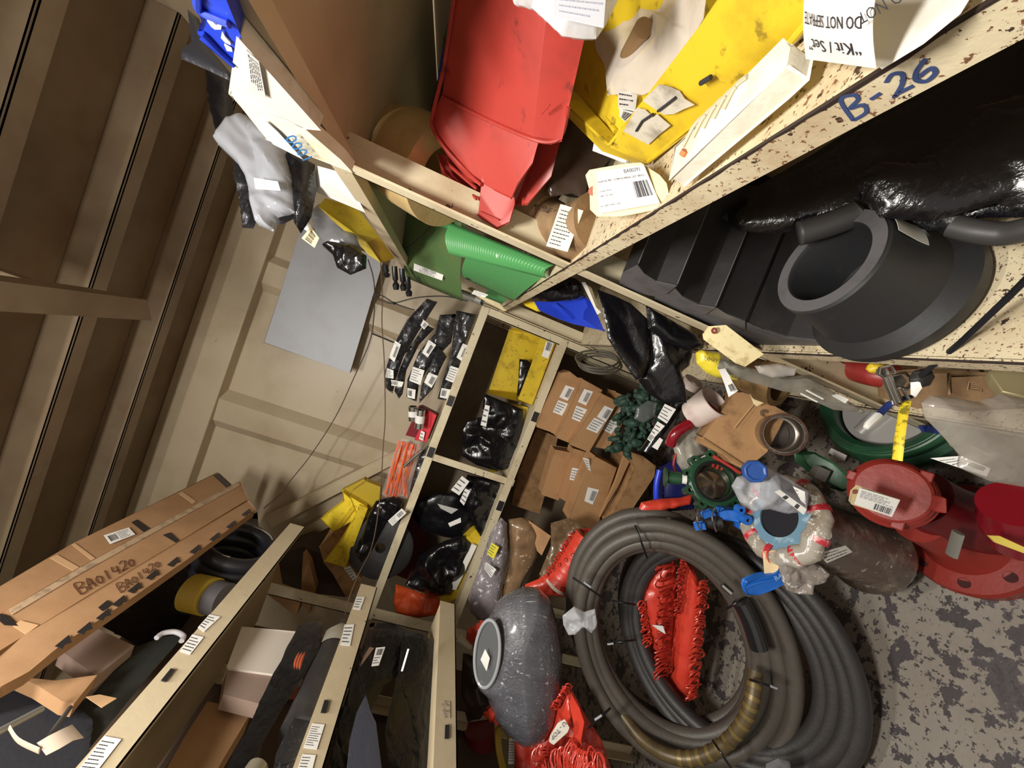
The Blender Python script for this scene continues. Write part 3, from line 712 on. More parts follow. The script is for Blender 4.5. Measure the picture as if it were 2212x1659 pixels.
# --- dark wrapped parts in the middle of the shelf
t = Thing('wrapped_part', 'dark brown cylinder in clear film lying between the red and yellow bins', 'part')
t.add('core', MB().cyl(W(1230, 400, .86), W(1280, 250, .86), .05), mat('dark_brown_metal', (60, 40, 32), 0.5))
t.add('film', pillow(MB(), [(1150, 360), (1225, 230), (1300, 240), (1330, 330), (1300, 365), (1268, 400), (1265, 430), (1235, 418), (1190, 425)], .80, 0.02, 0.8, 16, 8, 30), mat('dark_smoky_film', (70, 54, 46), 0.2, alpha=0.6, bump=0.3, bs=30))
m = MB(); m.poly([(1284, 302, .70), (1362, 330, .64), (1350, 352, .65), (1280, 325, .70)], 0.001); t.add('paper_slip', m, paper); t.done()
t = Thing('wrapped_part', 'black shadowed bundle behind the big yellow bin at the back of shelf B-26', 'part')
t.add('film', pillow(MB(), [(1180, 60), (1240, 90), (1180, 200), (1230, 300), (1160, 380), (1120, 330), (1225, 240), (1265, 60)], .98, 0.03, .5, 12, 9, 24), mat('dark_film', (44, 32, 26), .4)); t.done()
# ================================================================ on top of the right-hand unit, overhanging the aisle
XT = 'x.235'
t = Thing('storage_bin', 'blue plastic bin with peeling white labels overhanging the top right shelf', 'bin', 'blue hopper bins')
O_ = [(418, -60), (500, -60), (545, 120), (520, 165), (505, 152), (440, 85), (430, 65), (438, 30)]
m = MB(); m.prism([W(a, b, 'x.225') for a, b in [(415, -20), (475, -20), (522, 95), (505, 143), (437, 88), (430, 62), (437, 40)]], (0.021, 0, 0)); i0 = t.add('body', m, bluep, bev=0.003)
t.add('rim', MB().tube(spl([(425, -10, 'x.222'), (430, 22, 'x.222'), (470, 42, 'x.222'), (495, 52, 'x.222')], 5), .004, 8), bluep, under=i0)
t.add('rim', MB().tube(spl([(434, 70, 'x.222'), (470, 108, 'x.222'), (505, 140, 'x.222')], 5), .004, 8), bluep, under=i0)
for pl in ([(447, 45), (458, 46), (467, 55), (478, 58), (477, 64), (464, 64), (456, 58)], [(480, 68), (486, 80), (497, 92), (498, 98), (486, 92), (477, 82)], [(484, 96), (500, 106), (502, 112), (490, 110)]):
    m = MB(); m.prism([W(a, b, 'x.222') for a, b in pl], (0.0015, 0, 0)); t.add('label_scrap', m, paper, under=i0, label='peeling white label')
t.done()
t = Thing('polythene_sheet', 'dark grey plastic sheet hanging beside the blue bin at the top right', 'plastic sheet')
t.add('film', pillow(MB(), [(405, 20), (430, 40), (450, 100), (500, 160), (498, 175), (440, 148), (392, 128), (395, 105), (415, 95)], .72, .012, .7, 14, 3, 30), mat('dark_grey_polythene', (44, 44, 50), .3, bump=.3)); t.done()
# white carton
t = Thing('carton', 'dirty white carton with a blue 1000 on its side on the top right shelf', 'box')
A0, A1, A2, A3 = W(515, 92, 'x.25'), W(498, 208, 'x.20'), W(700, 350, 'x.23'), W(752, 330, 'x.27')
m = MB(); m.prism([W(515, 85, 'x.222'), W(497, 202, 'x.222'), W(655, 276, 'x.222'), W(690, 280, 'x.222')], (0.022, 0, 0)); i0 = t.add('body', m, mat('dirty_white_board', (214, 206, 194), .7, dirt=((168, 146, 108), 14, .5, .7, .7)), bev=0.002)
m = MB(); m.prism([W(497, 203, 'x.218'), W(528, 238, 'x.222'), W(575, 300, 'x.222'), W(760, 372, 'x.225'), W(735, 345, 'x.225'), W(655, 276, 'x.222')], (0.02, 0, 0)); i1 = t.add('lower_panel', m, mat('white_printed_board', (232, 226, 206), .6, dirt=((196, 178, 130), 12, .5, .7, .5)), bev=0.002)
q = Quad([(616, 288, 'x.219'), (662, 327, 'x.219'), (655, 342, 'x.219'), (607, 305, 'x.219')], 0.002)
q = Quad([(637, 284, 'x.217'), (678, 336, 'x.217'), (654, 347, 'x.217'), (612, 297, 'x.217')], 0.001); m = MB(); words(m, q, '0001', 0.02, 0.05, 0.9, 0, 0.98); t.add('printed_number', m, mat('process_blue', (30, 110, 180), .5), under=i1, label='blue printed number')
t.add('address_label', sticker([(533, 105, 'x.219'), (541, 195, 'x.219'), (575, 210, 'x.219'), (560, 130, 'x.219')], 41, rows=6, txt=[('BA000', 0.05, 0.82, 0.13, (0.4,))]), [mat('grey_label', (196, 192, 188), .6), inkm], under=i0)
m = MB(); m.prism([W(575, 262, 'x.217'), W(600, 285, 'x.217'), W(655, 345, 'x.217'), W(590, 312, 'x.217'), W(560, 275, 'x.217')], (0.001, 0, 0)); t.add('bar_panel', m, mat('pale_blue_panel', (206, 212, 222), .6), under=i1)
t.done()
t = Thing('plastic_bag', 'crumpled clear silver-grey plastic bag spilling off the top right shelf', 'bag')
t.add('film', pillow(MB(), [(470, 312), (500, 262), (530, 248), (560, 268), (612, 318), (632, 390), (640, 460), (600, 470), (590, 500), (560, 488), (545, 440), (530, 380), (515, 355)], .95, .05, .9, 17, 11, 48, fold=(.9, .45)), mat('silver_grey_film', (166, 168, 176), .12, alpha=.78, bump=.2, bs=22, crk=14))
t.add('dark_contents', pillow(MB(), [(520, 350), (600, 330), (640, 470), (610, 485), (560, 480), (540, 420)], .99, .02, .5, 10, 12, 20), mat('dark_contents', (52, 52, 60), .4))
t.add('paper_slip', MB().poly([(548, 384, .90), (600, 392, .90), (606, 412, .90), (552, 408, .90)], .001), paper); t.done()
t = Thing('rubber_strip', 'shiny black textured rubber strip hanging behind the silver-grey bag', 'strip')
t.add('strip', pillow(MB(), [(500, 330), (510, 400), (520, 440), (523, 492), (548, 494), (556, 470), (550, 420), (535, 340)], 1.03, .02, .8, 40, 2, 24), wrapblack); t.done()
t = Thing('polythene_sheet', 'black plastic sheet hanging deep behind the white carton at the top right', 'plastic sheet')
t.add('film', pillow(MB(), [(440, 130), (500, 170), (505, 250), (520, 330), (500, 330), (470, 300), (450, 220)], .99, .02, .6, 12, 5, 24), blackbag2); t.done()
t = Thing('plastic_bag', 'black plastic bag squeezed between the silver-grey bag and a printed sheet', 'bag')
t.add('film', pillow(MB(), [(628, 325), (680, 355), (684, 410), (672, 470), (650, 505), (635, 480), (636, 420), (615, 350)], .97, .03, .6, 12, 6, 30), blackbag); t.done()
t = Thing('instruction_sheet', 'white printed instruction sheet curling off the top right shelf', 'paper')
t.add('sheet', sticker([(685, 358, .98), (745, 375, .93), (790, 460, 1.04), (676, 412, 1.0)], 45, rows=9), PI_); t.done()
# yellow bin
t = Thing('storage_bin', 'yellow plastic bin overhanging the top right shelf beside a black knotted bag', 'bin', 'yellow hopper bins')
m = MB(); m.poly([(686, 444, 1.06), (702, 428, 1.07), (775, 455, 1.18), (818, 510, 1.38), (790, 521, 1.38), (768, 505, 1.30), (720, 470, 1.16)], .01); i0 = t.add('side', m, yel_far, bev=.001)
m = MB(); m.poly([(790, 521, 1.38), (818, 510, 1.38), (852, 556, 1.62), (822, 567, 1.60)], .008); t.add('front', m, mat('deep_yellow', (196, 156, 24), .5), under=i0)
m = MB(); m.poly([(686, 444, 1.06), (768, 505, 1.30), (790, 521, 1.37), (822, 567, 1.59), (795, 550, 1.60), (770, 520, 1.40), (720, 478, 1.2)], .01); t.add('rim', m, yel_far, under=i0); t.done()
t = Thing('paper_tag', 'small white and manila barcode tag dangling above the grey duct panel', 'tag')
t.add('head', MB().poly([(651, 478, 1.0), (660, 473, 1.0), (672, 488, 1.0), (668, 502, 1.0), (652, 492, 1.0)], .001), paper)
t.add('card', sticker([(652, 515, 1.0), (672, 490, 1.0), (690, 515, 1.0), (680, 536, 1.0)], 47, bc=(.1, .3, .9, .8), rows=0), [manila, inkm]); t.done()
t = Thing('plastic_bag', 'small knotted black bin-liner bag hanging in front of the grey duct panel', 'bag')
t.add('film', pillow(MB(), [(697, 532), (715, 522), (760, 530), (792, 552), (791, 580), (757, 594), (728, 578), (720, 552)], 1.25, .04, .9, 14, 14, 34), blackbag)
t.add('neck', pillow(MB(), [(690, 440), (720, 460), (770, 510), (785, 555), (740, 540), (705, 530), (680, 500), (670, 460)], 1.3, .03, .8, 14, 15, 30), greybag); t.done()
for n_, (x, y, y2) in enumerate(((832, 572, 598), (852, 575, 626), (868, 580, 628), (880, 598, 640))):
    t = Thing('cable_gland', 'black bottle-shaped plug hanging under the top right shelf, ' + ('shortest, next to the yellow bin', 'second from the yellow bin', 'third from the yellow bin', 'nearest the green mats')[n_], 'plug', 'black plugs hanging under the top shelf')
    a, b = W(x, y, 1.75), W(x+4, y2, 1.78); t.add('plug', MB().lathe(a, b-a, [(0, 0), (0, .012), ((b-a).length*.55, .013), ((b-a).length*.65, .007), ((b-a).length*.8, .016), ((b-a).length, .012), ((b-a).length, 0)], 16), mat('black_gloss_plastic', (26, 26, 30), .3)); t.done()
# ================================================================ helpers for sheets and rolls
def patch(mb, c4, nu, nv, off=lambda u, v: 0.0, th=0.002, mi=0):
    """bilinear sheet through 4 picture points (TL,TR,BR,BL), pushed towards the viewer by off(u,v) metres"""
    c = [WP(p) for p in c4]; n = (c[1]-c[0]).cross(c[3]-c[0]).normalized()
    if n.dot(CAM-c[0]) < 0: n = -n
    rows = []
    for j in range(nv+1):
        v = j/nv; rows.append([(c[0].lerp(c[1], i/nu)).lerp(c[3].lerp(c[2], i/nu), v)+n*off(i/nu, v) for i in range(nu+1)])
    return mb.grid(rows, mi, thick=-th)
def ribs(n, a, bul=0.0): return lambda u, v: a*math.sin(u*n*2*math.pi)+bul*math.sin(math.pi*v)
# ================================================================ green ribbed mats between the posts of shelf B-26
t = Thing('ribbed_mat', 'rolled dull green ribbed rubber mat on shelf B-26 with a white USED ITEM label', 'mat', 'green ribbed mats')
m = MB(); patch(m, [(872, 440, 1.55), (1010, 470, 1.42), (1000, 650, 1.75), (880, 600, 1.95)], 288, 10, ribs(48, .0022, .03)); i0 = t.add('roll', m, greend, sharp=0)
m = sticker([(904, 573, 1.78), (967, 598, 1.70), (964, 610, 1.70), (903, 588, 1.78)], 51, rows=2, area_=(.2, .05, .95, .5), txt=[('USED ITEM', .3, .55, .4, (.5,))], lift=.03); t.add('used_label', m, PI_, under=i0, label='white USED ITEM label')
t.add('tie_wire', MB().tube(spl([(940, 478, 1.46), (905, 515, 1.50), (872, 540, 1.6)], 5), .002, 6), inkm); t.done()
t = Thing('ribbed_mat', 'bright green coarsely ribbed hose roll laid on top of the other green mats', 'mat', 'green ribbed mats')
m = MB(); patch(m, [(975, 482, 1.38), (1196, 573, 1.02), (1180, 600, 1.05), (972, 548, 1.40)], 300, 8, ribs(38, .0035, .02)); t.add('roll', m, greenr, sharp=0)
m = MB(); patch(m, [(862, 432, 1.60), (978, 482, 1.45), (975, 500, 1.46), (866, 452, 1.60)], 160, 4, ribs(22, .003, .01)); t.add('far_end', m, greenr, sharp=0)
m = MB(); m.lathe(W(1076, 554, 1.17), -FW, [(0, 0), (0, .006), (.006, .006), (.007, 0)], 10); t.add('white_clip', m, paper, label='tiny white clip'); t.done()
t = Thing('ribbed_mat', 'mid green finely ribbed folded mat under the coarse green roll', 'mat', 'green ribbed mats')
m = MB(); patch(m, [(1015, 540, 1.42), (1190, 585, 1.12), (1110, 650, 1.55), (1003, 600, 1.60)], 264, 8, ribs(44, .002, .02)); t.add('fold', m, mat('mid_green_ribbed', (78, 142, 84), .45), sharp=0)
m = MB(); patch(m, [(1060, 618, 1.62), (1115, 628, 1.60), (1085, 656, 1.72), (1045, 640, 1.72)], 120, 4, ribs(20, .002, .0)); t.add('lower_fold', m, mat('mid_green_ribbed', (78, 142, 84), .45), sharp=0)
t.add('strap', MB().tube(spl([(1008, 602, 1.57), (1040, 608, 1.56), (1070, 622, 1.55), (1108, 632, 1.50)], 6), .008, 8, flat=(1, .4)), rubber, label='black rubber strap')
t.add('tag', sticker([(1030, 622, 1.60), (1060, 632, 1.58), (1052, 638, 1.6), (1024, 630, 1.62)], 52, rows=2, lift=.02), PI_); t.done()
t = Thing('shade_backing', 'dark block for the shade at the back of shelf B-26 beyond the brass adapter', 'stack')
m = MB(); m.box((0.62, 0.95, 1.38), (0.77, 2.2, 1.80)); t.add('stack', m, mat('dark_olive', (54, 54, 36), .7)); t.done()  # dark colour takes the place of shade at the back of the shelf
t = Thing('threaded_stud', 'galvanised threaded stud with a manila tag at the far corner of shelf B-26', 'stud')
m = MB(); a, b = W(968, 624, 1.95), W(1045, 652, 1.85); n = 26
m.lathe(a, b-a, [p for i in range(n) for p in ((i*(b-a).length/n, .017), ((i+.5)*(b-a).length/n, .021))], 14); t.add('stud', m, mat('galvanised_thread', (176, 176, 168), .4, .6))
t.add('tag', MB().poly([(1010, 622, 1.84), (1020, 620, 1.84), (1050, 640, 1.80), (1078, 655, 1.78), (1095, 672, 1.76), (1088, 672, 1.76), (1062, 658, 1.78), (1030, 640, 1.82)], .001), manila); t.done()
# ================================================================ loose things on shelf B (second from the floor)
t = Thing('storage_bin', 'blue plastic bin half hidden by black bags below the green mats', 'bin', 'blue hopper bins')
m = MB(); m.poly([(1154, 651, 1.62), (1200, 652, 1.56), (1198, 650, 1.56), (1262, 640, 1.45), (1275, 680, 1.44), (1308, 715, 1.40), (1240, 700, 1.46), (1205, 688, 1.50), (1165, 670, 1.58)], .006); i0 = t.add('side', m, bluep)
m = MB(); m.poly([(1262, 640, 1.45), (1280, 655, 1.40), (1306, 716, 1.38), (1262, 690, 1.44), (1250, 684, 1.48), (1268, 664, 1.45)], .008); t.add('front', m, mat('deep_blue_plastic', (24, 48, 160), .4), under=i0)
m = MB(); m.poly([(1200, 654, 1.54), (1248, 684, 1.46), (1236, 690, 1.46), (1190, 660, 1.56)], .006); t.add('lip', m, bluep, under=i0); t.done()
t = Thing('plastic_bag', 'glossy black bag bulging over the blue bin below shelf B-26', 'bag')
t.add('film', pillow(MB(), [(1148, 645), (1190, 600), (1215, 592), (1245, 602), (1258, 615), (1265, 640), (1240, 648), (1190, 652)], 1.40, .04, .8, 14, 21, 34), blackbag); t.done()
t = Thing('storage_bin', 'sliver of yellow bin beside the blue bin below the green mats', 'bin', 'yellow hopper bins')
t.add('edge', MB().poly([(1125, 648, 1.80), (1158, 652, 1.72), (1168, 672, 1.70), (1160, 672, 1.70), (1135, 660, 1.76)], .01), yel_far); t.done()
t = Thing('paper_tag', 'pair of long narrow white and cream tags hanging by the blue bin', 'tag')
t.add('white_strip', sticker([(1256, 610, 1.28), (1264, 610, 1.28), (1298, 676, 1.24), (1290, 680, 1.24)], 55, rows=0), PI_)
t.add('cream_strip', MB().poly([(1268, 615, 1.27), (1278, 622, 1.27), (1296, 672, 1.23), (1288, 664, 1.23)], .001), manila); t.done()
t = Thing('plastic_sack', 'long black plastic sack draping down past three shelf edges in the right corner', 'sack')
t.add('film', pillow(MB(), [(1290, 625), (1330, 640), (1362, 655), (1400, 690), (1400, 760), (1390, 810), (1374, 822), (1340, 775), (1312, 730), (1308, 700), (1300, 660)], lambda x, y: 1.16, .05, .9, 10, 23, 46, fold=(1.2, .35)), blackbag)
t.add('lower_drape', pillow(MB(), [(1385, 690), (1440, 700), (1478, 740), (1500, 745), (1488, 790), (1470, 805), (1482, 850), (1484, 870), (1450, 872), (1430, 870), (1400, 850), (1378, 820), (1395, 780)], 1.20, .05, .9, 11, 24, 46, fold=(.9, .4)), blackbag)
t.add('upper_fold', pillow(MB(), [(1395, 660), (1440, 685), (1500, 720), (1520, 745), (1490, 760), (1440, 740), (1400, 710)], 1.14, .03, .6, 12, 25, 34), blackbag2)
t.done()
# black moulded fenders
specs = [([(1337, 612), (1345, 588), (1378, 572), (1392, 590), (1418, 607), (1462, 617), (1440, 634), (1405, 638), (1368, 628), (1345, 625)], .915, (1400, 492), 'end nearest the corner post'),
         ([(1413, 645), (1420, 630), (1457, 620), (1475, 640), (1510, 658), (1545, 664), (1525, 678), (1480, 676), (1450, 668), (1424, 658)], .895, (1500, 492), 'second from the corner post'),
         ([(1478, 676), (1500, 668), (1545, 662), (1570, 678), (1610, 694), (1610, 712), (1570, 722), (1530, 712), (1500, 700)], .86, (1590, 500), 'third from the corner post'),
         ([(1572, 722), (1590, 705), (1612, 695), (1650, 712), (1700, 728), (1770, 735), (1792, 752), (1740, 760), (1680, 758), (1620, 740)], .80, (1660, 520), 'next to the moulded rubber pail')]
for i, (pl, d, far, w_) in enumerate(specs):
    t = Thing('rubber_fender', 'black moulded rubber fender strip on the speckled shelf, ' + w_, 'rubber strip', 'black rubber fender strips')
    c0 = sum((Vector(p) for p in pl), Vector((0, 0)))/len(pl)
    a = [W(x, y, 'x%.3f' % (.262+.003*i)) for x, y in pl]; vec = W(far[0]+(40 if i < 2 else 60), far[1]+10, d*1.02)-W(pl[2][0] if i < 2 else pl[2][0], pl[2][1], d)
    dirv = Vector((0.27, 0, 0))
    vec = dirv
    m = MB(); n = len(a)
    m.add(a+[p+vec for p in a], [(k, (k+1) % n, (k+1) % n+n, k+n) for k in range(n)]+[tuple(range(n, 2*n))]); b = t.add('body', m, rubber, sharp=30)
    m = MB(); m.prism(a, vec.normalized()*0.004); m.v = [v-vec.normalized()*0.001 for v in m.v]; t.add('end_face', m, rubber_end, under=b, label='grey scuffed cut end')
    for k in (2, 5):
        t.add('worn_edge', MB().tube([a[k]+Vector((.003, 0, 0)), a[k]+vec], .0012, 6), rubber_end, under=b, label='paler edge, rubbed and with its highlight coloured in')  # pale strip: rubbed edge plus its highlight put into the colour
    t.done()
# rubber pail
t = Thing('rubber_reducer', 'black moulded rubber cone with open ring top standing on the speckled shelf', 'rubber moulding')
c = Vector((0.363, 0.60, 0.838)); m = MB()
m.lathe(c, (0, 0, 1), [(0, .09), (0, .128), (.022, .130), (.034, .118), (.045, .108), (.10, .097), (.150, .094), (.155, .090), (.155, .070), (.148, .067), (.04, .07), (.03, .0)], 64)
b = t.add('body', m, rubber_pail, sharp=28)
m = MB(); m.ring(c+Vector((0, 0, .1552)), (0, 0, 1), .071, .0915, .0012, 64); t.add('ring_face', m, rubber_end, under=b, label='grey ring-shaped top face')
a0 = math.atan2(W(1930, 570, .66).y-c.y, W(1930, 570, .66).x-c.x)
rows = []
for j in range(7):
    z = .085+j*.010; r = .0965+(.10-z)*0.14*(1 if z < .1 else .06)+.0022
    rows.append([c+Vector((math.cos(a0+.42-k*.07)*r, math.sin(a0+.42-k*.07)*r, z)) for k in range(13)])
m = MB(); m.grid(rows, thick=.0006); t.add('label', m, mat('grey_paper_label', (206, 204, 196), .6), under=b, label='pale printed label'); t.done()
# black bags at the near end of that shelf
t = Thing('plastic_sack', 'large glossy black sack filling the near end of the shelf beneath B-26', 'sack')
t.add('film', pillow(MB(), [(1560, 470), (1640, 400), (1760, 330), (1900, 240), (2050, 160), (2300, 20), (2300, 480), (2212, 470), (2120, 470), (2060, 500), (1960, 495), (1905, 480), (1860, 500), (1760, 490), (1680, 505), (1600, 500)], lambda x, y: .80-.00042*(x-1560), .05, .6, 7, 31, 50, fold=(-.5, .4)), blackbag)
t.add('fold', pillow(MB(), [(1840, 390), (1900, 350), (1985, 350), (2110, 230), (2212, 200), (2280, 260), (2280, 470), (2150, 440), (2010, 480), (1900, 470)], lambda x, y: .62-.0003*(x-1840), .03, .6, 9, 33, 44, fold=(-.5, .35)), blackbag); t.done()
t = Thing('plastic_sack', 'dark sack hanging between shelf B-26 and the black fender strips', 'sack')
t.add('film', pillow(MB(), [(1380, 560), (1400, 500), (1520, 440), (1640, 370), (1700, 400), (1680, 490), (1600, 490), (1500, 500)], 1.16, .02, .5, 8, 35, 30), blackbag2); t.done()
t = Thing('rubber_hose_end', 'rounded grey-black hose end poking from the sack above the rubber cone', 'hose')
m = MB(); m.tube(spl([(1725, 505, .70), (1790, 485, .68), (1850, 462, .66), (1872, 448, .65)], 6), [.022]*16+[.021, .016, .004], 18); t.add('hose', m, mat('grey_rubber', (60, 58, 58), .5), sharp=0); t.done()
t = Thing('rubber_ring', 'thick black rubber lip lying at the right end of the speckled shelf', 'rubber ring')
m = MB(); m.tube(spl([(2060, 488, .57), (2110, 500, .55), (2170, 505, .53), (2240, 490, .50), (2300, 470, .48)], 6), .016, 16); t.add('lip', m, mat('grey_rubber', (60, 58, 58), .5)); t.done()
# manila tag on the fenders
t = Thing('paper_tag', 'blank oil-stained manila tag hanging over the edge below the black fender strips', 'tag')
m = MB(); m.poly([(1518, 722, .88), (1530, 705, .88), (1568, 702, .87), (1650, 765, .80), (1610, 792, .80), (1590, 785, .81), (1520, 733, .88)], .0012); b = t.add('card', m, mat('stained_manila', (236, 220, 170), .7, dirt=((176, 146, 92), 45, .5, .7, .7)))
c = W(1541, 715, .868); m = MB(); m.ring(c-FW*.004, -FW, .002, .0075, .001, 12); t.add('eyelet', m, mat('dark_red_washer', (142, 70, 62), .7), under=b); t.done()
# ================================================================ lower right: shelf C and the things hanging over it
t = Thing('cable_strap', 'long black strap pulled tight from the upper right down to the buckles', 'strap')
t.add('strap', MB().tube([W(2260, 560, .45), W(2180, 640, .50), W(2080, 735, .58), W(1988, 812, .66)], .0058, 8, flat=(1, .45)), mat('black_nylon', (24, 24, 30), .45))
t.add('knot', pillow(MB(), [(1975, 800), (2000, 795), (2012, 815), (2000, 835), (1975, 840), (1965, 820)], .67, .015, .5, 20, 3, 18), rubber); t.done()
t = Thing('strap_buckle', 'cluster of shiny metal strap buckles hanging at the end of the black strap', 'buckle')
for n_, (pl, d) in enumerate((([(1900, 795), (1925, 790), (1935, 808), (1915, 818), (1898, 808)], .70), ([(1925, 812), (1955, 805), (1972, 822), (1960, 840), (1932, 836)], .69),
                              ([(1925, 840), (1948, 838), (1962, 862), (1955, 880), (1930, 872)], .68), ([(1912, 815), (1920, 812), (1944, 868), (1936, 872)], .67))):
    m = MB(); P = [W(x, y, d) for x, y in pl]; m.tube(P, .0028, 8, closed=True); b = t.add('frame', m, chrome)
    m = MB(); m.prism([sum(P, Vector())/len(P)+(p-sum(P, Vector())/len(P))*.8+FW*.006 for p in P], FW*.003); t.add('plate', m, mat('steel_plate', (170, 170, 166), .3, .9), under=b)
t.add('white_label', MB().poly([(1968, 820, .67), (1985, 818, .66), (1992, 838, .66), (1978, 858, .67), (1968, 852, .67)], .001), paper); t.done()
t = Thing('webbing_strap', 'short dark blue strap with a white end tab below the metal buckles', 'strap')
t.add('strap', MB().tube(spl([(1962, 858, .70), (1930, 868, .69), (1912, 882, .69), (1893, 902, .68)], 5), .008, 10, flat=(1, .5)), mat('navy_webbing', (32, 50, 116), .6))
t.add('white_end', MB().tube([W(1897, 898, .68), W(1876, 917, .67), W(1870, 925, .67)], [.007, .006, .004], 8), paper, label='white end tab'); t.done()
t = Thing('webbing_strap', 'bright yellow strap hanging straight down beside the blue one', 'strap')
t.add('strap', MB().tube(spl([(1957, 868, .68), (1950, 900, .67), (1943, 950, .66), (1938, 994, .66)], 6), .008, 10, flat=(1, .35)), mat('yellow_webbing', (232, 206, 48), .55, dirt=((90, 80, 30), 60, .5, .6, .8))); t.done()
t = Thing('plastic_bag', 'small yellow bag with black print on shelf edge left of the blank manila tag', 'bag')
t.add('film', pillow(MB(), [(1503, 762), (1512, 755), (1555, 762), (1560, 800), (1598, 805), (1590, 822), (1545, 815), (1525, 805), (1505, 785)], 1.05, .03, .7, 18, 41, 32), mat('yellow_film', (222, 202, 62), .3, bump=.4, bs=30))
t.add('metal_stub', MB().cyl(W(1552, 788, 1.04), W(1582, 796, 1.0), .018), mat('galvanised', (160, 160, 150), .4, .7))
m = MB(); q = Quad([(1522, 768, 1.01), (1552, 776, 1.0), (1550, 786, 1.0), (1520, 778, 1.01)], 0); words(m, q, 'EXMAT', .02, .1, .8, 0, .95); t.add('print', m, inkm, label='black capital letters'); t.done()
t = Thing('paper_tag', 'curled white barcode tag hanging below the small yellow bag', 'tag')
m = MB(); m.grid([[W(1552, 798, .97), W(1566, 796, .97)], [W(1558, 812, .96), W(1574, 808, .955)], [W(1567, 835, .94), W(1582, 825, .93)], [W(1574, 858, .94), W(1594, 844, .93)]], thick=.0008); b = t.add('strip', m, paper)
t.add('barcode', sticker([(1571, 832, .93), (1580, 828, .93), (1588, 844, .925), (1578, 848, .925)], 61, bc=(.05, .1, .95, .95), rows=0), PI_, under=b); t.done()
t = Thing('brass_coupling', 'dull brass pipe coupling behind the hanging tags on the low right shelf', 'pipe fitting')
a = W(1590, 800, 1.12); ax = (W(1700, 835, 1.0)-a); m = MB(); m.lathe(a, ax, [(0, .03), (0, .055), (.03, .058), (.035, .05), (.08, .05), (.085, .06), (.13, .06), (.13, .045), (.02, .04)], 30); t.add('body', m, mat('dull_brass', (140, 112, 74), .4, .6, dirt=((80, 56, 40), 20, .45, .7, .7))); t.done()
t = Thing('plastic_bag', 'clear shiny bag with white stripes lying on the low right shelf by the post', 'bag')
t.add('film', pillow(MB(), [(1560, 780), (1640, 800), (1700, 815), (1745, 810), (1830, 865), (1880, 895), (1800, 885), (1720, 850), (1690, 845), (1640, 830), (1580, 815)], .98, .02, .7, 12, 43, 40), mat('clear_grey_film', (150, 146, 136), .15, alpha=.6, bump=.3))
for a, b in (((1730, 850), (1765, 868)), ((1742, 843), (1778, 862))): t.add('white_stripe', MB().tube([W(*a, .945), W(*b, .94)], .0022, 6), paper)
t.add('label', sticker([(1808, 852, .92), (1833, 864, .90), (1826, 872, .90), (1796, 855, .92)], 63, rows=0), PI_); t.done()
t = Thing('clear_tube', 'curved sheet of clear plastic lying against the post under the stained manila tag', 'plastic sheet')
t.add('film', pillow(MB(), [(1630, 790), (1680, 785), (1720, 795), (1715, 812), (1670, 816), (1640, 806)], .84, .012, .4, 12, 45, 30), clearp); t.done()
t = Thing('red_valve', 'red painted pipe part on the low shelf behind the chrome buckles', 'valve')
m = MB(); m.tube(spl([(1800, 775, 1.1), (1850, 800, 1.05), (1900, 812, 1.0), (1940, 815, .98)], 6), .03, 16); t.add('body', m, mat('dark_red_paint', (150, 48, 44), .4))
m = MB(); blob(m, W(1890, 795, .88), RI*.018, UP*.014, FW*.015, .2, 2, 4, 3); t.add('yellow_cap', m, mat('yellow_cap', (230, 196, 50), .4), label='yellow plastic cap'); t.done()
t = Thing('cast_fitting', 'brown cast block with a raised stamped square on the low right shelf', 'pipe fitting')
m = MB(); m.poly([(2010, 800, .86), (2170, 808, .72), (2180, 880, .74), (2090, 885, .80), (2010, 865, .88)], .10); b = t.add('block', m, bronze, bev=.01)
P = [W(2088, 822, .785), W(2116, 824, .77), W(2114, 845, .77), W(2086, 842, .785)]; t.add('stamped_frame', MB().tube([p-FW*.004 for p in P], .002, 6, closed=True), bronze, under=b)
for k in range(4): t.add('stamp_bar', MB().tube([P[0].lerp(P[3], .2+.2*k)-FW*.005+(P[1]-P[0])*.15, P[0].lerp(P[3], .2+.2*k)-FW*.005+(P[1]-P[0])*.85], .0015, 6), bronze, under=b)
t.done()
t = Thing('hexagonal_cap', 'pale hexagonal cast cap at the right end of the low right shelf', 'pipe fitting')
c = W(2205, 835, .66); m = MB(); m.lathe(c, -FW*.6+UP*.5-RI*.3, [(0, 0), (0, .045), (.02, .045), (.024, .03), (.024, 0)], 6); t.add('cap', m, mat('pale_cast_metal', (176, 164, 124), .4, .4), bev=.002); t.done()
t = Thing('plastic_bag', 'big cloudy clear plastic bag bulging out at the lower right shelf end', 'bag')
t.add('film', pillow(MB(), [(1990, 870), (2010, 855), (2060, 858), (2110, 868), (2160, 850), (2250, 870), (2280, 1050), (2212, 1052), (2140, 1040), (2070, 1010), (2075, 985), (2030, 935), (2000, 905)], .56, .03, .7, 10, 47, 46, fold=(.5, .5)), mat('cloudy_clear_film', (176, 168, 158), .13, alpha=.5, bump=.3, bs=22, bdist=.004, crk=18)); t.done()
t = Thing('plastic_clip', 'small navy plastic clip on the shelf edge left of the cloudy bag', 'clip')
m = MB(); m.poly([(1992, 920, .74), (2005, 918, .74), (2030, 928, .72), (2030, 938, .72), (2000, 934, .74)], .008); t.add('clip', m, mat('navy_plastic', (28, 44, 104), .4)); t.done()
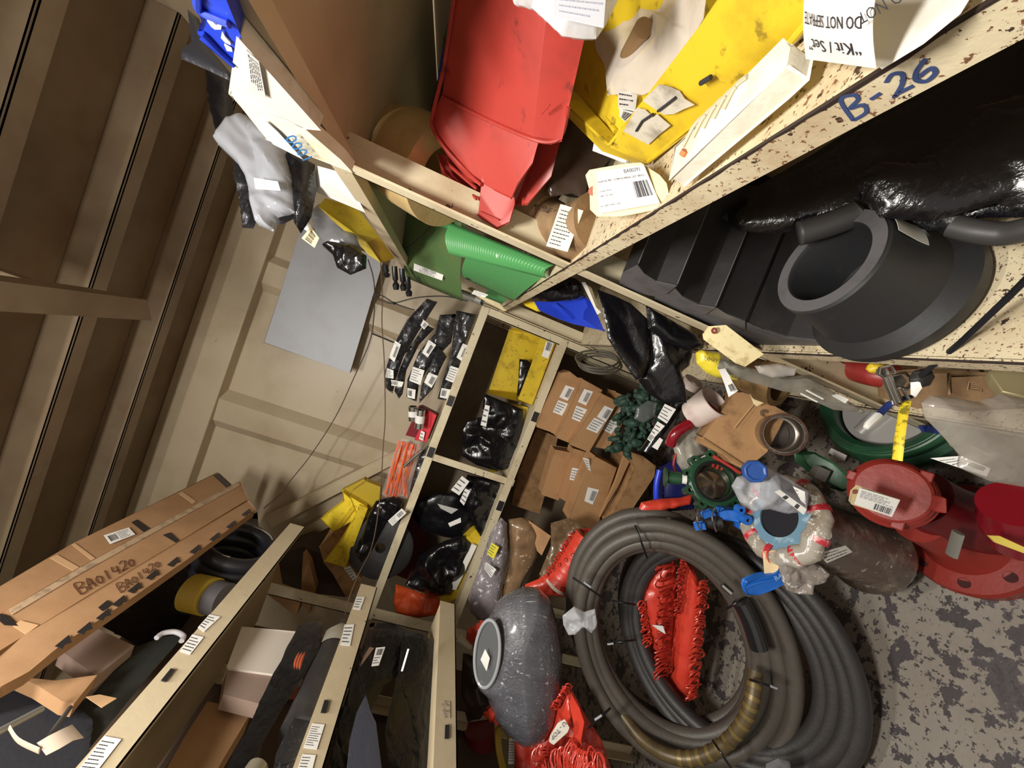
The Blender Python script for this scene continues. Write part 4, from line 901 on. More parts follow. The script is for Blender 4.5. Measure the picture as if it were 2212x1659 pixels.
# ================================================================ far-end shelving: things on and under its shelves
def DX(v): return lambda a, b: dep(a, b, 'x%g' % v)
def DY(v): return lambda a, b: dep(a, b, 'y%g' % v)
def DZ(v): return lambda a, b: dep(a, b, 'z%g' % v)
def Ly(pts, y): return [(a, b, 'y%g' % y) for a, b in pts]
wrapgrey = mat('glossy_black_wrap', (40, 40, 44), 0.2, chips_streaks=[((128, 128, 132), 40, 0.66)], bump=0.8, bs=60, coat=0.6, bdist=0.004, stretch=(3, 1, 1), dirt=((150, 150, 152), 60, 0.6, 0.72, 0.7))  # pale streaks are film glints put into the colour
gl = [([(922, 645), (945, 652), (905, 715), (872, 770), (858, 810), (848, 850), (832, 838), (832, 800), (850, 745), (880, 690)], 2.27, [(854, 736), (866, 744), (852, 782), (840, 772)], 'outermost of the set at the left'),
      ([(918, 700), (938, 710), (905, 745), (878, 800), (870, 850), (862, 862), (852, 845), (858, 810), (880, 755)], 2.31, [(914, 690), (926, 700), (916, 712), (906, 700)], 'second one in from the left'),
      ([(950, 680), (985, 678), (975, 740), (935, 780), (905, 830), (900, 868), (878, 858), (880, 820), (905, 760), (940, 720)], 2.28, [(926, 734), (942, 745), (924, 772), (912, 762)], 'with two big white labels'),
      ([(946, 745), (965, 770), (950, 800), (935, 840), (905, 872), (910, 835), (925, 800)], 2.25, [(926, 805), (946, 812), (932, 838), (916, 826)], 'short inner one'),
      ([(985, 670), (1030, 680), (1000, 755), (990, 800), (965, 865), (945, 862), (960, 810), (975, 760)], 2.29, [(1000, 742), (1014, 748), (1000, 782), (986, 772)], 'nearest the cream shelf edge')]
for i, (pl, y, lb, w_) in enumerate(gl):
    t = Thing('wrapped_gasket', 'curved black wrapped gasket on the far shelf, ' + w_, 'gasket', 'black wrapped curved gaskets')
    m = MB(); pillow(m, pl, DY(y), .035, .7, 26, 60+i, 34); b = t.add('strip', m, wrapgrey)
    t.add('barcode_label', sticker(Ly(lb, y-.055), 70+i, bc=(.45, .2, .9, .8), rows=3), PI_, under=b)
    ex = {2: [(892, 792), (917, 800), (908, 832), (884, 822)], 4: [(974, 790), (992, 796), (982, 828), (962, 820)], 0: [(835, 795), (850, 800), (850, 818), (833, 815)]}.get(i)
    if ex: t.add('label', sticker(Ly(ex, y-.06), 80+i, rows=5), PI_, under=b)
    ex = {2: [(880, 838), (898, 842), (896, 862), (880, 858)], 4: [(954, 838), (976, 842), (968, 862), (950, 858)], 1: [(842, 820), (872, 825), (868, 836), (842, 832)]}.get(i)
    if ex: t.add('label', sticker(Ly(ex, y-.06), 90+i, bc=(.1, .2, .6, .8), rows=2), PI_, under=b)
    t.done()
# red box and chrome cylinders
t = Thing('red_carton', 'small open red carton on the far shelf under the wrapped gaskets', 'box')
m = MB(); m.poly([(905, 876, 2.34), (942, 895, 2.30), (920, 952, 2.34), (876, 940, 2.40)], .10); b = t.add('body', m, mat('dark_red_card', (120, 28, 40), .5))
m = MB(); m.poly([(925, 886, 2.29), (943, 897, 2.29), (921, 955, 2.33), (895, 950, 2.36), (912, 915, 2.32)], .012); t.add('front_flap', m, mat('bright_red_card', (204, 46, 60), .5), under=b, label='bright red front with a white label')
t.add('label', sticker([(910, 930, 2.31), (918, 934, 2.31), (914, 952, 2.32), (905, 948, 2.32)], 3, rows=2), PI_, under=b); t.done()
for n_, (a, c_, w_) in enumerate((((892, 878), (892, 908), 'left'), ((910, 885), (905, 925), 'right'))):
    t = Thing('metal_sleeve', 'small shiny metal sleeve with white label in the red carton, the %s one' % w_, 'sleeve')
    p, q_ = W(a[0], a[1], 2.24), W(c_[0], c_[1], 2.26); m = MB(); m.lathe(p, q_-p, [(0, .02), (0, .026), ((q_-p).length, .026), ((q_-p).length, .02), (.002, .02)], 20); t.add('tube', m, chrome)
    m = MB(); m.lathe(p+(q_-p)*.3, q_-p, [(0, .0265), ((q_-p).length*.4, .0265)], 20); t.add('label', m, paper); t.done()
# orange cable bundle in bags
t = Thing('cable_bundle', 'bundle of orange cables in clear wrap on the far shelf left of the cream edge', 'cable')
orange = mat('orange_cable', (236, 96, 24), .45); rnd = random.Random(5)
for i in range(22):
    x0 = 862+i*1.9+rnd.uniform(-3, 3); x1 = 826+i*2.1+rnd.uniform(-4, 4); dd = 2.33+rnd.uniform(-.035, .03)
    P = spl([(x0, 952+i*.4, dd), ((x0+x1)/2+rnd.uniform(-6, 4), 1010, dd-.01), (x1+8, 1050, dd), (x1+rnd.uniform(0, 8), 1072+rnd.uniform(-6, 4), dd)], 5)
    t.add('cable', MB().tube(P, .0042, 6), orange)
t.add('film', pillow(MB(), [(862, 945), (905, 955), (920, 985), (900, 1030), (880, 1078), (822, 1072), (845, 1000)], 2.31, .02, .8, 18, 12, 30), mat('thin_clear_film', (230, 224, 220), .12, alpha=.10, bump=.4)); t.done()
t = Thing('plastic_bag', 'black and clear wrapped bundle with a grey bolt beside the orange cables', 'bag')
t.add('film', pillow(MB(), [(905, 985), (925, 960), (932, 975), (915, 1020), (905, 1060), (893, 1078), (885, 1060), (895, 1020)], 2.27, .03, .8, 20, 16, 26), wrapblack)
t.add('bolt', MB().cyl(W(872, 1008, 2.25), W(912, 972, 2.24), .008), mat('grey_bolt', (120, 118, 110), .4, .7)); t.done()
# yellow bins in a heap
ybins = [([(737, 1060), (786, 1035), (800, 1048), (760, 1062), (757, 1078), (745, 1072)], [(740, 1062), (760, 1080), (790, 1108), (720, 1148), (693, 1120), (742, 1082)], 2.34, [(762, 1090), (770, 1094), (735, 1140), (722, 1146)], 'front one pointing down left'),
         ([(760, 1062), (792, 1040), (822, 1052), (822, 1075), (800, 1100), (762, 1078)], [(756, 1072), (792, 1094), (768, 1160), (745, 1225), (700, 1212), (740, 1160), (770, 1110)], 2.28, [(776, 1090), (794, 1098), (746, 1226), (728, 1220)], 'largest, in the middle of the heap'),
         ([(795, 1045), (822, 1055), (820, 1090), (806, 1160), (786, 1180), (780, 1150), (800, 1100)], [(790, 1090), (818, 1092), (800, 1160), (775, 1195), (752, 1215), (770, 1150)], 2.35, [(795, 1100), (800, 1102), (772, 1180), (766, 1176)], 'rearmost, against the cable bundle')]
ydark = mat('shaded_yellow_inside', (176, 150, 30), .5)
for i, (tp, bd, y, rim, w_) in enumerate(ybins):
    t = Thing('storage_bin', 'yellow bin heaped on the far shelf, ' + w_, 'bin', 'heaped yellow bins')
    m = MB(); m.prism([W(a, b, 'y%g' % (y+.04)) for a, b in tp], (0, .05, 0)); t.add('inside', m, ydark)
    m = MB(); m.prism([W(a, b, 'y%g' % y) for a, b in bd], (0, .035, 0)); b_ = t.add('body', m, yel_far, bev=.001)
    m = MB(); m.prism([W(a, b, 'y%g' % (y-.012)) for a, b in rim], (0, .012, 0)); t.add('label_ledge', m, yel, under=b_, bev=.001)
    m = MB()
    e = [W(a, b, 'y%g' % (y-.004)) for a, b in bd]; m.tube(e, .003, 6, closed=True); t.add('rim', m, yel, under=b_)
    t.done()
t = Thing('rubber_disc', 'black rubber disc with a round hole wrapped in bin liner beside the cream shelf edge', 'rubber disc')
m = MB(); c = W(824, 1180, 2.32); m.lathe(c, Vector((.12, -1, .1)), [(-.03, .03), (-.03, .17), (-.02, .19), (.02, .19), (.03, .17), (.032, .06), (.03, .03)], 40, closed=True); t.add('disc', m, rubber)
t.add('film', pillow(MB(), [(812, 1082), (850, 1072), (872, 1085), (860, 1120), (830, 1130), (800, 1190), (780, 1215), (765, 1190), (785, 1150), (795, 1110)], 2.26, .04, .8, 14, 18, 34), blackbag); t.done()
t = Thing('paper_tag', 'rounded white barcode tag hanging on the cream shelf edge beside the rubber disc', 'tag')
m = sticker([(838, 1125, 2.20), (868, 1098, 2.18), (878, 1108, 2.18), (848, 1136, 2.20)], 101, bc=(.55, .2, .92, .8), rows=4); t.add('card', m, PI_); t.done()
t = Thing('cardboard_box', 'open torn cardboard box with a white label below the heap of yellow bins', 'box')
m = MB(); P = [W(a, b, 'y2.30') for a, b in ((690, 1180), (712, 1165), (780, 1250), (770, 1275), (748, 1290), (720, 1240), (700, 1215))]; m.prism(P, (0, .28, 0)); t.add('front', m, card_d, bev=.002)
m = MB(); m.prism([W(a, b, 'y2.28') for a, b in ((655, 1195), (668, 1215), (682, 1270), (668, 1325), (650, 1300), (652, 1240))], (0, .05, 0)); t.add('flap', m, card_)
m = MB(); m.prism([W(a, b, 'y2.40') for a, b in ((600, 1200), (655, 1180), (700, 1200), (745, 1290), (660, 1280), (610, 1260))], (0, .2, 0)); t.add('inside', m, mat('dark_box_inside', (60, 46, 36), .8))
t.add('label', sticker(Ly([(742, 1226), (756, 1222), (772, 1246), (762, 1254)], 2.295), 103, rows=4), PI_); t.done()
t = Thing('cardboard_box', 'plain brown cardboard box behind the left shelf edge under the white pipe', 'box')
m = MB(); m.prism([W(a, b, 'y2.5') for a, b in ((590, 1170), (650, 1180), (660, 1260), (640, 1330), (560, 1270))], (0, .12, 0)); t.add('body', m, card_, bev=.002); t.done()
# ---------------- between the two narrow shelf edges
t = Thing('storage_bin', 'open yellow hopper bin lying on its side between the two far shelf edges, upper part', 'bin', 'yellow hopper bins')
O_ = [(1128, 703), (1205, 735), (1150, 873), (1055, 850)]
yb = 2.27
m = MB(); m.prism([W(a, b, 'y%g' % (yb+.16)) for a, b in ((1100, 712), (1128, 703), (1190, 728), (1180, 770), (1130, 850), (1056, 842))], (0, .01, 0)); i0 = t.add('bottom', m, yel)
m = MB(); m.prism([W(a, b, 'y%g' % yb) for a, b in ((1170, 732), (1200, 736), (1149, 874), (1120, 862))], (0, .012, 0)); t.add('label_wall', m, yel, under=i0, bev=.002)
m = MB(); A, B_, C_, D_ = W(1100, 712, 'y2.43'), W(1128, 702, 'y%g' % yb), W(1205, 734, 'y%g' % yb), W(1190, 728, 'y2.43'); m.prism([A, B_, C_, D_], Vector((0, 0.004, -.006))); t.add('end_wall', m, yel, under=i0)
A, B_, C_, D_ = W(1056, 842, 'y2.43'), W(1053, 850, 'y%g' % yb), W(1149, 875, 'y%g' % yb), W(1130, 850, 'y2.43'); m = MB(); m.prism([A, B_, C_, D_], Vector((0, 0.004, .006))); t.add('end_wall', m, yel, under=i0)
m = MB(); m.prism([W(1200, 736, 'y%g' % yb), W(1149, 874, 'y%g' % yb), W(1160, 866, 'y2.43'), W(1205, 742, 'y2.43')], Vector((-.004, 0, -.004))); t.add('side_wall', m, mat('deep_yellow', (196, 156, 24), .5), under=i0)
t.add('barcode_label', sticker(Ly([(1180, 737), (1196, 741), (1184, 775), (1170, 769)], yb-.004), 110, bc=(.2, .45, .9, .95), rows=3), PI_, under=i0)
for k in range(3): t.add('slot_rib', MB().tube([W(1112+3*k, 722+4*k, 'y2.42'), W(1138+2*k, 728+4*k, 'y2.42')], .002, 6), yel, under=i0)
t.add('black_film', pillow(MB(), [(1122, 775), (1140, 778), (1150, 788), (1140, 820), (1128, 855), (1116, 855), (1120, 820)], DY(2.36), .02, .7, 22, 3, 24), blackbag)
t.done()
t = Thing('plastic_bag', 'crumpled black bag with a white slip right under the open yellow bin', 'bag')
t.add('film', pillow(MB(), [(1046, 850), (1100, 872), (1130, 885), (1128, 930), (1122, 980), (1105, 1012), (1075, 1018), (1030, 1005), (998, 985), (998, 930), (1010, 908), (1040, 900)], DY(2.30), .07, .9, 9, 131, 50), blackbag)
t.add('slip', sticker(Ly([(1048, 874), (1058, 877), (1050, 922), (1038, 918)], 2.21), 111, rows=3), PI_); t.done()
t = Thing('storage_bin', 'yellow bin rim peeping out around the crumpled black bag at the cross post', 'bin', 'yellow hopper bins')
t.add('rim', MB().prism([W(a, b, 'y2.36') for a, b in ((1080, 870), (1140, 880), (1142, 930), (1115, 1010), (1060, 1022), (1050, 1005), (1080, 1000), (1120, 930))], (0, .06, 0)), yel_far); t.done()
t = Thing('plastic_bag', 'glossy black bag with white and grey papers just below the cross post', 'bag')
t.add('film', pillow(MB(), [(1010, 1025), (1060, 1035), (1090, 1050), (1085, 1090), (1070, 1140), (1040, 1165), (1030, 1150), (1010, 1110), (995, 1060)], DY(2.32), .06, .9, 10, 133, 46), blackbag)
for n_, c in enumerate(([(998, 1028), (1014, 1040), (992, 1070), (974, 1058)], [(1005, 1055), (1016, 1060), (1002, 1092), (993, 1082)], [(945, 1088), (990, 1100), (975, 1110), (952, 1098)], [(968, 1130), (995, 1118), (996, 1128), (972, 1138)])):
    t.add('paper_slip', sticker(Ly(c, 2.20-.01*n_), 112+n_, rows=3 if n_ < 2 else 0), PI_ if n_ != 2 else [mat('grey_slip', (176, 176, 172), .6), inkm])
t.done()
t = Thing('plastic_bag', 'dull black round bag spread behind the paper slips on the far lower shelf', 'bag')
t.add('film', pillow(MB(), [(900, 1080), (940, 1065), (990, 1065), (1020, 1100), (1040, 1150), (1020, 1170), (960, 1160), (915, 1150), (885, 1110)], DY(2.40), .04, .4, 10, 135, 34), blackbag2); t.done()
t = Thing('plastic_bag', 'shiny black bag of rings lying in the yellow tray on the far lower shelf', 'bag')
t.add('film', pillow(MB(), [(955, 1170), (1000, 1155), (1025, 1180), (1010, 1230), (975, 1285), (940, 1285), (905, 1278), (875, 1262), (890, 1240), (905, 1200)], DY(2.30), .07, .9, 9, 137, 50), blackbag); t.done()
t = Thing('storage_bin', 'long yellow tray with a white inside along the lower far shelf edge', 'bin', 'yellow hopper bins')
m = MB(); m.prism([W(a, b, 'y2.30') for a, b in ((1035, 1140), (1048, 1160), (990, 1290), (968, 1302), (930, 1288), (985, 1275), (1020, 1190), (1000, 1168), (1020, 1150))], (0, .07, 0)); t.add('side', m, yel, bev=.001)
m = MB(); m.prism([W(a, b, 'y2.27') for a, b in ((1020, 1175), (1030, 1180), (985, 1275), (970, 1272))], (0, .015, 0)); t.add('white_liner', m, paper, label='white paper liner'); t.done()
t = Thing('plastic_bag', 'orange plastic bag crumpled at the left end of the far lower shelf', 'bag')
t.add('film', pillow(MB(), [(855, 1262), (880, 1270), (905, 1280), (950, 1290), (950, 1325), (920, 1332), (880, 1335), (858, 1335), (850, 1300)], DY(2.30), .05, .8, 13, 139, 36), mat('orange_film', (214, 84, 40), .35, bump=.3)); t.done()
t = Thing('red_carton', 'dark red box deep behind the black bags on the far lower shelf', 'box')
m = MB(); m.prism([W(a, b, 'y2.55') for a, b in ((870, 1110), (930, 1130), (900, 1260), (850, 1240))], (0, .1, 0)); t.add('body', m, mat('deep_red_card', (92, 34, 32), .6)); t.done()
# ---------------- under the far lower shelf: cartons
def carton(pts, y, dpth, name, label, grp, labels=(), m_=card_, top=None):
    t = Thing(name, label, 'box', grp); m = MB(); m.prism([W(a, b, 'y%g' % y) for a, b in pts], (0, dpth, 0)); b = t.add('body', m, m_, bev=.0025)
    for k, (c, bc) in enumerate(labels):
        q = Quad(Ly(c, y-.001), 0.001)
        t.add('label', sticker(Ly(c, y-.0015), 200+len(label)+k, bc=bc, rows=4), PI_, under=b)
    # tape / seam line
    a_, c_ = W(*pts[0], 'y%g' % (y-.002)), W(*pts[-1], 'y%g' % (y-.002)); e, f = W(*pts[1], 'y%g' % (y-.002)), W(*pts[2], 'y%g' % (y-.002))
    t.done()
G = 'long cartons stacked under the far shelf'; BC = (.45, .2, .92, .85)
carton([(1214, 806), (1230, 802), (1262, 828), (1200, 936), (1160, 922)], 2.16, .12, 'carton', 'long brown carton topmost in the upper stack under the far shelf, two white labels', G, [([(1222, 832), (1241, 838), (1226, 866), (1208, 858)], BC), ([(1206, 864), (1228, 872), (1214, 898), (1194, 890)], None)])
carton([(1258, 818), (1300, 843), (1245, 962), (1203, 945)], 2.10, .12, 'carton', 'long brown carton second from top in the upper stack, labels side by side', G, [([(1262, 840), (1281, 846), (1266, 876), (1248, 868)], BC), ([(1245, 876), (1272, 886), (1258, 914), (1235, 904)], None)])
carton([(1300, 850), (1334, 868), (1272, 976), (1232, 960)], 2.04, .12, 'carton', 'long brown carton third from top in the upper stack with an open flap shadow', G, [([(1306, 876), (1325, 884), (1308, 912), (1289, 900)], BC), ([(1284, 902), (1306, 912), (1290, 936), (1266, 926)], None)])
carton([(1330, 846), (1370, 866), (1312, 972), (1272, 962), (1320, 885)], 2.09, .12, 'carton', 'long brown carton at the bottom of the upper stack, beside the dark green fittings', G, [([(1316, 906), (1338, 914), (1320, 938), (1302, 928)], None), ([(1340, 880), (1352, 882), (1342, 902), (1328, 905)], None)])
carton([(1200, 972), (1240, 978), (1206, 1080), (1170, 1068)], 2.20, .10, 'carton', 'plain carton at the left of the lower group under the far shelf', 'short cartons in the lower group')
carton([(1240, 970), (1280, 980), (1240, 1092), (1208, 1074)], 2.15, .10, 'carton', 'carton in the lower group with one square white label', 'short cartons in the lower group', [([(1236, 1010), (1260, 1014), (1250, 1040), (1230, 1036)], None)])
carton([(1285, 985), (1332, 1010), (1285, 1146), (1228, 1122), (1262, 1035)], 2.02, .12, 'carton', 'largest carton of the lower group with a barcode label and torn white tape', 'short cartons in the lower group', [([(1270, 1052), (1294, 1058), (1280, 1090), (1262, 1082)], BC), ([(1258, 988), (1272, 992), (1276, 1018), (1270, 1014)], None)])
t = Thing('carton', 'crushed and torn brown carton at the right of the lower group', 'box', 'short cartons in the lower group')
m = MB(); m.prism([W(a, b, 'y1.95') for a, b in ((1352, 974), (1388, 985), (1416, 1006), (1412, 1030), (1365, 1100), (1318, 1146), (1312, 1132), (1350, 1060), (1370, 1010))], (0, .3, 0)); t.add('body', m, card_d, bev=.004)
m = MB(); m.prism([W(a, b, 'y1.97') for a, b in ((1352, 976), (1366, 984), (1340, 1040), (1300, 1110), (1296, 1118), (1330, 1040))], (0, .02, 0)); t.add('torn_flap', m, card_, label='torn flap'); t.done()
t = Thing('cardboard_box', 'big flattened brown cardboard wall left of the carton stacks', 'box')
m = MB(); m.prism([W(a, b, 'y2.45') for a, b in ((1160, 925), (1205, 945), (1180, 1060), (1165, 1110), (1105, 1090), (1120, 1020))], (0, .05, 0)); t.add('panel', m, card_d); t.done()
t = Thing('metal_ring', 'stack of thin dull steel rings in the dark above the carton stack', 'ring')
for k in range(3):
    m = MB(); c = W(1290+3*k, 775+6*k, 2.0); m.tube([c+(RI*math.cos(a)*.11+UP*math.sin(a)*.05+FW*math.sin(a)*.08) for a in [j*2*math.pi/40 for j in range(40)]], .006, 8, closed=True); t.add('ring', m, mat('dull_steel', (150, 146, 136), .35, .8))
t.done()
# ================================================================ left-hand unit
def LX(pts, x): return [W(a, b, 'x%g' % x) for a, b in pts]
tape = mat('parcel_tape_dark', (40, 36, 36), .35, bump=.2)
ptape = mat('parcel_tape_clear', (196, 158, 120), .3)
cardl = mat('long_box_cardboard', (164, 126, 90), 0.75, bump=0.1, bs=50, dirt=((130, 92, 58), 5, 0.45, 0.75, 0.6))
t = Thing('long_carton', 'topmost long brown carton on the upper left shelf with a white barcode label', 'box', 'long cartons on the upper left shelf')
m = MB(); m.prism(LX([(-60, 1304), (156, 1176), (470, 1021), (497, 1050), (325, 1142), (167, 1228), (20, 1314), (-60, 1362)], -1.19), (-.20, 0, 0)); b = t.add('body', m, cardl, bev=.003)
t.add('barcode_label', sticker([(224, 1157, 'x-1.187'), (278, 1140, 'x-1.187'), (292, 1155, 'x-1.187'), (238, 1176, 'x-1.187')], 120, bc=(.08, .2, .4, .8), rows=5), PI_, under=b)
for pl in ([(108, 1205), (124, 1198), (176, 1228), (163, 1236)], [(386, 1066), (394, 1062), (424, 1083), (416, 1088)], [(155, 1176), (162, 1173), (206, 1206), (198, 1210)]):
    m = MB(); m.prism(LX(pl, -1.188), (-.001, 0, 0)); t.add('tape', m, ptape, under=b, label='pale tape strip')
m = MB(); m.prism(LX([(284, 1128), (296, 1122), (325, 1142), (312, 1150)], -1.188), (-.001, 0, 0)); t.add('tape', m, tape, under=b, label='black tape strip'); 
m = MB(); m.prism(LX([(462, 1026), (474, 1022), (500, 1046), (490, 1052)], -1.186), (-.02, 0, 0)); t.add('end_tape', m, tape, under=b); t.done()
t = Thing('long_carton', 'middle long brown carton hand-marked BA01420 on the upper left shelf', 'box', 'long cartons on the upper left shelf')
m = MB(); m.prism(LX([(-60, 1370), (20, 1316), (167, 1229), (325, 1143), (520, 1040), (535, 1078), (373, 1176), (199, 1280), (52, 1371), (-60, 1440)], -1.14), (-.16, 0, 0)); b = t.add('body', m, cardl, bev=.003)
m = MB(); m.prism(LX([(20, 1316), (167, 1229), (325, 1143), (515, 1040), (519, 1048), (330, 1152), (172, 1240), (26, 1328)], -1.138), (-.001, 0, 0)); t.add('tape', m, mat('dusty_tape', (176, 150, 122), .35, dirt=((120, 100, 84), 30, .5, .6, .6)), under=b, label='long strip of parcel tape')
q = Quad([(158, 1262, 'x-1.138'), (292, 1196, 'x-1.138'), (300, 1218, 'x-1.138'), (176, 1286, 'x-1.138')], .001); m = MB(); script(m, q, 'BA01420', 0.0, .97, .05, .95, .0032); t.add('marker_writing', m, brownink, under=b, label='BA01420 handwritten in brown marker')
for pl in ([(352, 1155), (368, 1150), (398, 1178), (380, 1172)], [(0, 1325), (18, 1330), (40, 1352), (10, 1350), (0, 1342)]):
    m = MB(); m.prism(LX(pl, -1.137), (-.001, 0, 0)); t.add('tape', m, tape, under=b, label='black tape strip')
m = MB(); m.prism(LX([(28, 1352), (44, 1340), (84, 1350), (56, 1370)], -1.137), (-.001, 0, 0)); t.add('tape', m, ptape, under=b); t.done()
t = Thing('long_carton', 'lowest long brown carton with jagged black tape along its edge on the upper left shelf', 'box', 'long cartons on the upper left shelf')
m = MB(); m.prism(LX([(-40, 1450), (52, 1374), (199, 1282), (373, 1178), (535, 1082), (552, 1100), (400, 1210), (270, 1300), (127, 1398), (60, 1450), (0, 1482)], -1.10), (-.035, 0, 0)); b = t.add('body', m, cardl, bev=.003)
q = Quad([(250, 1262, 'x-1.098'), (345, 1204, 'x-1.098'), (353, 1220, 'x-1.098'), (262, 1282, 'x-1.098')], .001); m = MB(); script(m, q, 'BA01420', 0.0, .97, .05, .95, .0026); t.add('marker_writing', m, brownink, under=b, label='BA01420 handwritten in brown marker')
for k in range(11):
    f = k/10; x = 135+400*f+8*math.sin(k); y = 1385-278*f-6*math.sin(f*3); s_ = 1-.45*f
    pl = [(x-16*s_, y+10*s_), (x+14*s_, y-14*s_), (x+20*s_, y+2*s_), (x+6*s_, y+6*s_), (x, y+16*s_)]
    m = MB(); m.prism(LX(pl, -1.096), (-.002, 0, 0)); t.add('tape', m, tape, under=b, label='jagged black tape')
m = MB(); m.prism(LX([(212, 1312), (232, 1296), (242, 1304), (222, 1320)], -1.097), (-.001, 0, 0)); t.add('slot', m, tape, under=b, label='black rectangular mark'); t.done()
# black tyres / rings
t = Thing('rubber_ring', 'stack of big black rubber rings standing at the far end of the upper left shelf', 'rubber ring')
for k, (dx, r) in enumerate(((0, .135), (-.055, .135), (-.11, .13), (-.165, .125))):
    c = W(505, 1205, 'x-1.32')+Vector((dx+.06, .0, .0)); m = MB(); m.tube([c+Vector((.02*math.sin(a), math.cos(a)*r, math.sin(a)*r*1.05)) for a in [j*2*math.pi/48 for j in range(48)]], .032, 14, closed=True); t.add('ring', m, mat('black_tyre_rubber', (30, 30, 36), .45, bump=.1))
m = MB(); c = W(505, 1205, 'x-1.32')+Vector((.09, 0, 0)); m.tube([c+Vector((0, math.cos(a)*.13, math.sin(a)*.137)) for a in [j*math.pi/24-1 for j in range(34)]], .003, 6); t.add('pale_seam', m, mat('pale_seam', (150, 140, 130), .6), label='pale moulding seam'); t.done()
t = Thing('filter_roll', 'short yellow ribbed roll with a grey end on the upper left shelf', 'roll')
a, c_ = W(480, 1272, 'x-1.42'), W(395, 1342, 'x-1.42'); L_ = (c_-a).length; a = W(440, 1285, 'x-1.36'); ax = Vector((0.2, -.25, -.75)).normalized()
m = MB(); m.lathe(a+Vector((0, 0, .05)), ax, [(0, 0)]+[p for i in range(12) for p in ((i*.0085, .066), (i*.0085+.004, .070))]+[(.105, 0)], 48); t.add('ribbed_cover', m, mat('yellow_ribbed', (186, 158, 52), .5))
m = MB(); m.lathe(a+Vector((0, 0, .05))+ax*.105, ax, [(0, 0), (0, .064), (.06, .062), (.06, 0)], 32); t.add('grey_end', m, mat('dark_grey_end', (86, 82, 84), .5)); t.done()
t = Thing('white_ring', 'pale grey rim of a jar lid just behind the upper left shelf edge', 'lid')
m = MB(); m.tube(spl([(338, 1378, 'x-1.25'), (352, 1368, 'x-1.25'), (378, 1365, 'x-1.25'), (396, 1374, 'x-1.25'), (392, 1385, 'x-1.25')], 5), .008, 10); t.add('rim', m, mat('pale_grey', (186, 184, 190), .5)); t.done()
t = Thing('cardboard_box', 'open brown box with purple-grey shaded flap under the long cartons', 'box')
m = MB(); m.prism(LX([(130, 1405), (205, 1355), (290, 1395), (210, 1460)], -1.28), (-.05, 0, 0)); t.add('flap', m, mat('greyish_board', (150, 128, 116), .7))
m = MB(); m.prism(LX([(40, 1462), (120, 1470), (210, 1458), (160, 1520), (135, 1515), (80, 1480)], -1.24), (-.04, 0, 0)); t.add('lid', m, cardl)
m = MB(); m.prism(LX([(186, 1505), (215, 1500), (252, 1508), (220, 1528)], -1.2), (-.002, 0, 0)); t.add('torn_piece', m, ptape); t.done()
t = Thing('plastic_sack', 'dark grey-black sack filling the upper left shelf behind its edge', 'sack')
t.add('film', pillow(MB(), [(200, 1500), (290, 1400), (350, 1375), (400, 1370), (330, 1450), (240, 1560), (150, 1670), (20, 1670), (60, 1600), (150, 1530)], DX(-1.32), .07, .5, 9, 151, 40), mat('dark_cloth', (34, 36, 32), .8, bump=.3, bs=60)); t.done()
t = Thing('plastic_sack', 'matt black sheeting in the bottom left corner on the upper left shelf', 'sack')
t.add('film', pillow(MB(), [(-40, 1500), (60, 1480), (150, 1520), (200, 1560), (180, 1700), (-40, 1700)], DX(-1.30), .05, .5, 9, 153, 34), mat('black_cloth', (24, 24, 32), .8, bump=.3, bs=60)); t.done()
t = Thing('plastic_sack', 'black film added to darken the gap under the long cartons behind the yellow roll', 'sack')
t.add('film', pillow(MB(), [(556, 1105), (560, 1150), (500, 1215), (440, 1290), (380, 1375), (300, 1395), (215, 1350), (150, 1400), (300, 1280), (420, 1195)], DX(-1.52), .04, .5, 10, 155, 34), blackbag2); t.done()  # added black body in the gap, its colour gives the shade
t = Thing('metal_rod', 'short dull metal rod lying on black sheeting in the bottom left corner', 'rod')
t.add('rod', MB().tube([W(-20, 1590, 'x-1.18'), W(90, 1532, 'x-1.2')], .008, 12), mat('dull_zinc', (150, 148, 140), .45, .6)); t.done()
t = Thing('metal_rod', 'thin dark rod just right of the short dull rod in the bottom left corner', 'rod')
t.add('rod', MB().tube([W(95, 1605, 'x-1.19'), W(152, 1528, 'x-1.21')], .005, 10), mat('dark_steel', (96, 94, 92), .45, .6)); t.done()
t = Thing('paper_tag', 'curled brown-edged paper tag in the bottom left corner', 'tag')
m = MB(); m.grid([[W(80, 1605, 'x-1.16'), W(100, 1632, 'x-1.16')], [W(105, 1590, 'x-1.15'), W(128, 1618, 'x-1.15')], [W(135, 1575, 'x-1.15'), W(158, 1600, 'x-1.15')], [W(155, 1566, 'x-1.16'), W(180, 1594, 'x-1.16')]], thick=.001); b = t.add('card', m, mat('dusty_tag', (176, 158, 140), .7))
t.add('strap', MB().tube(spl([(20, 1572, 'x-1.17'), (40, 1600, 'x-1.17'), (85, 1622, 'x-1.16')], 5), .008, 6, flat=(1, .2)), mat('dusty_tag', (176, 158, 140), .7), under=b); t.done()
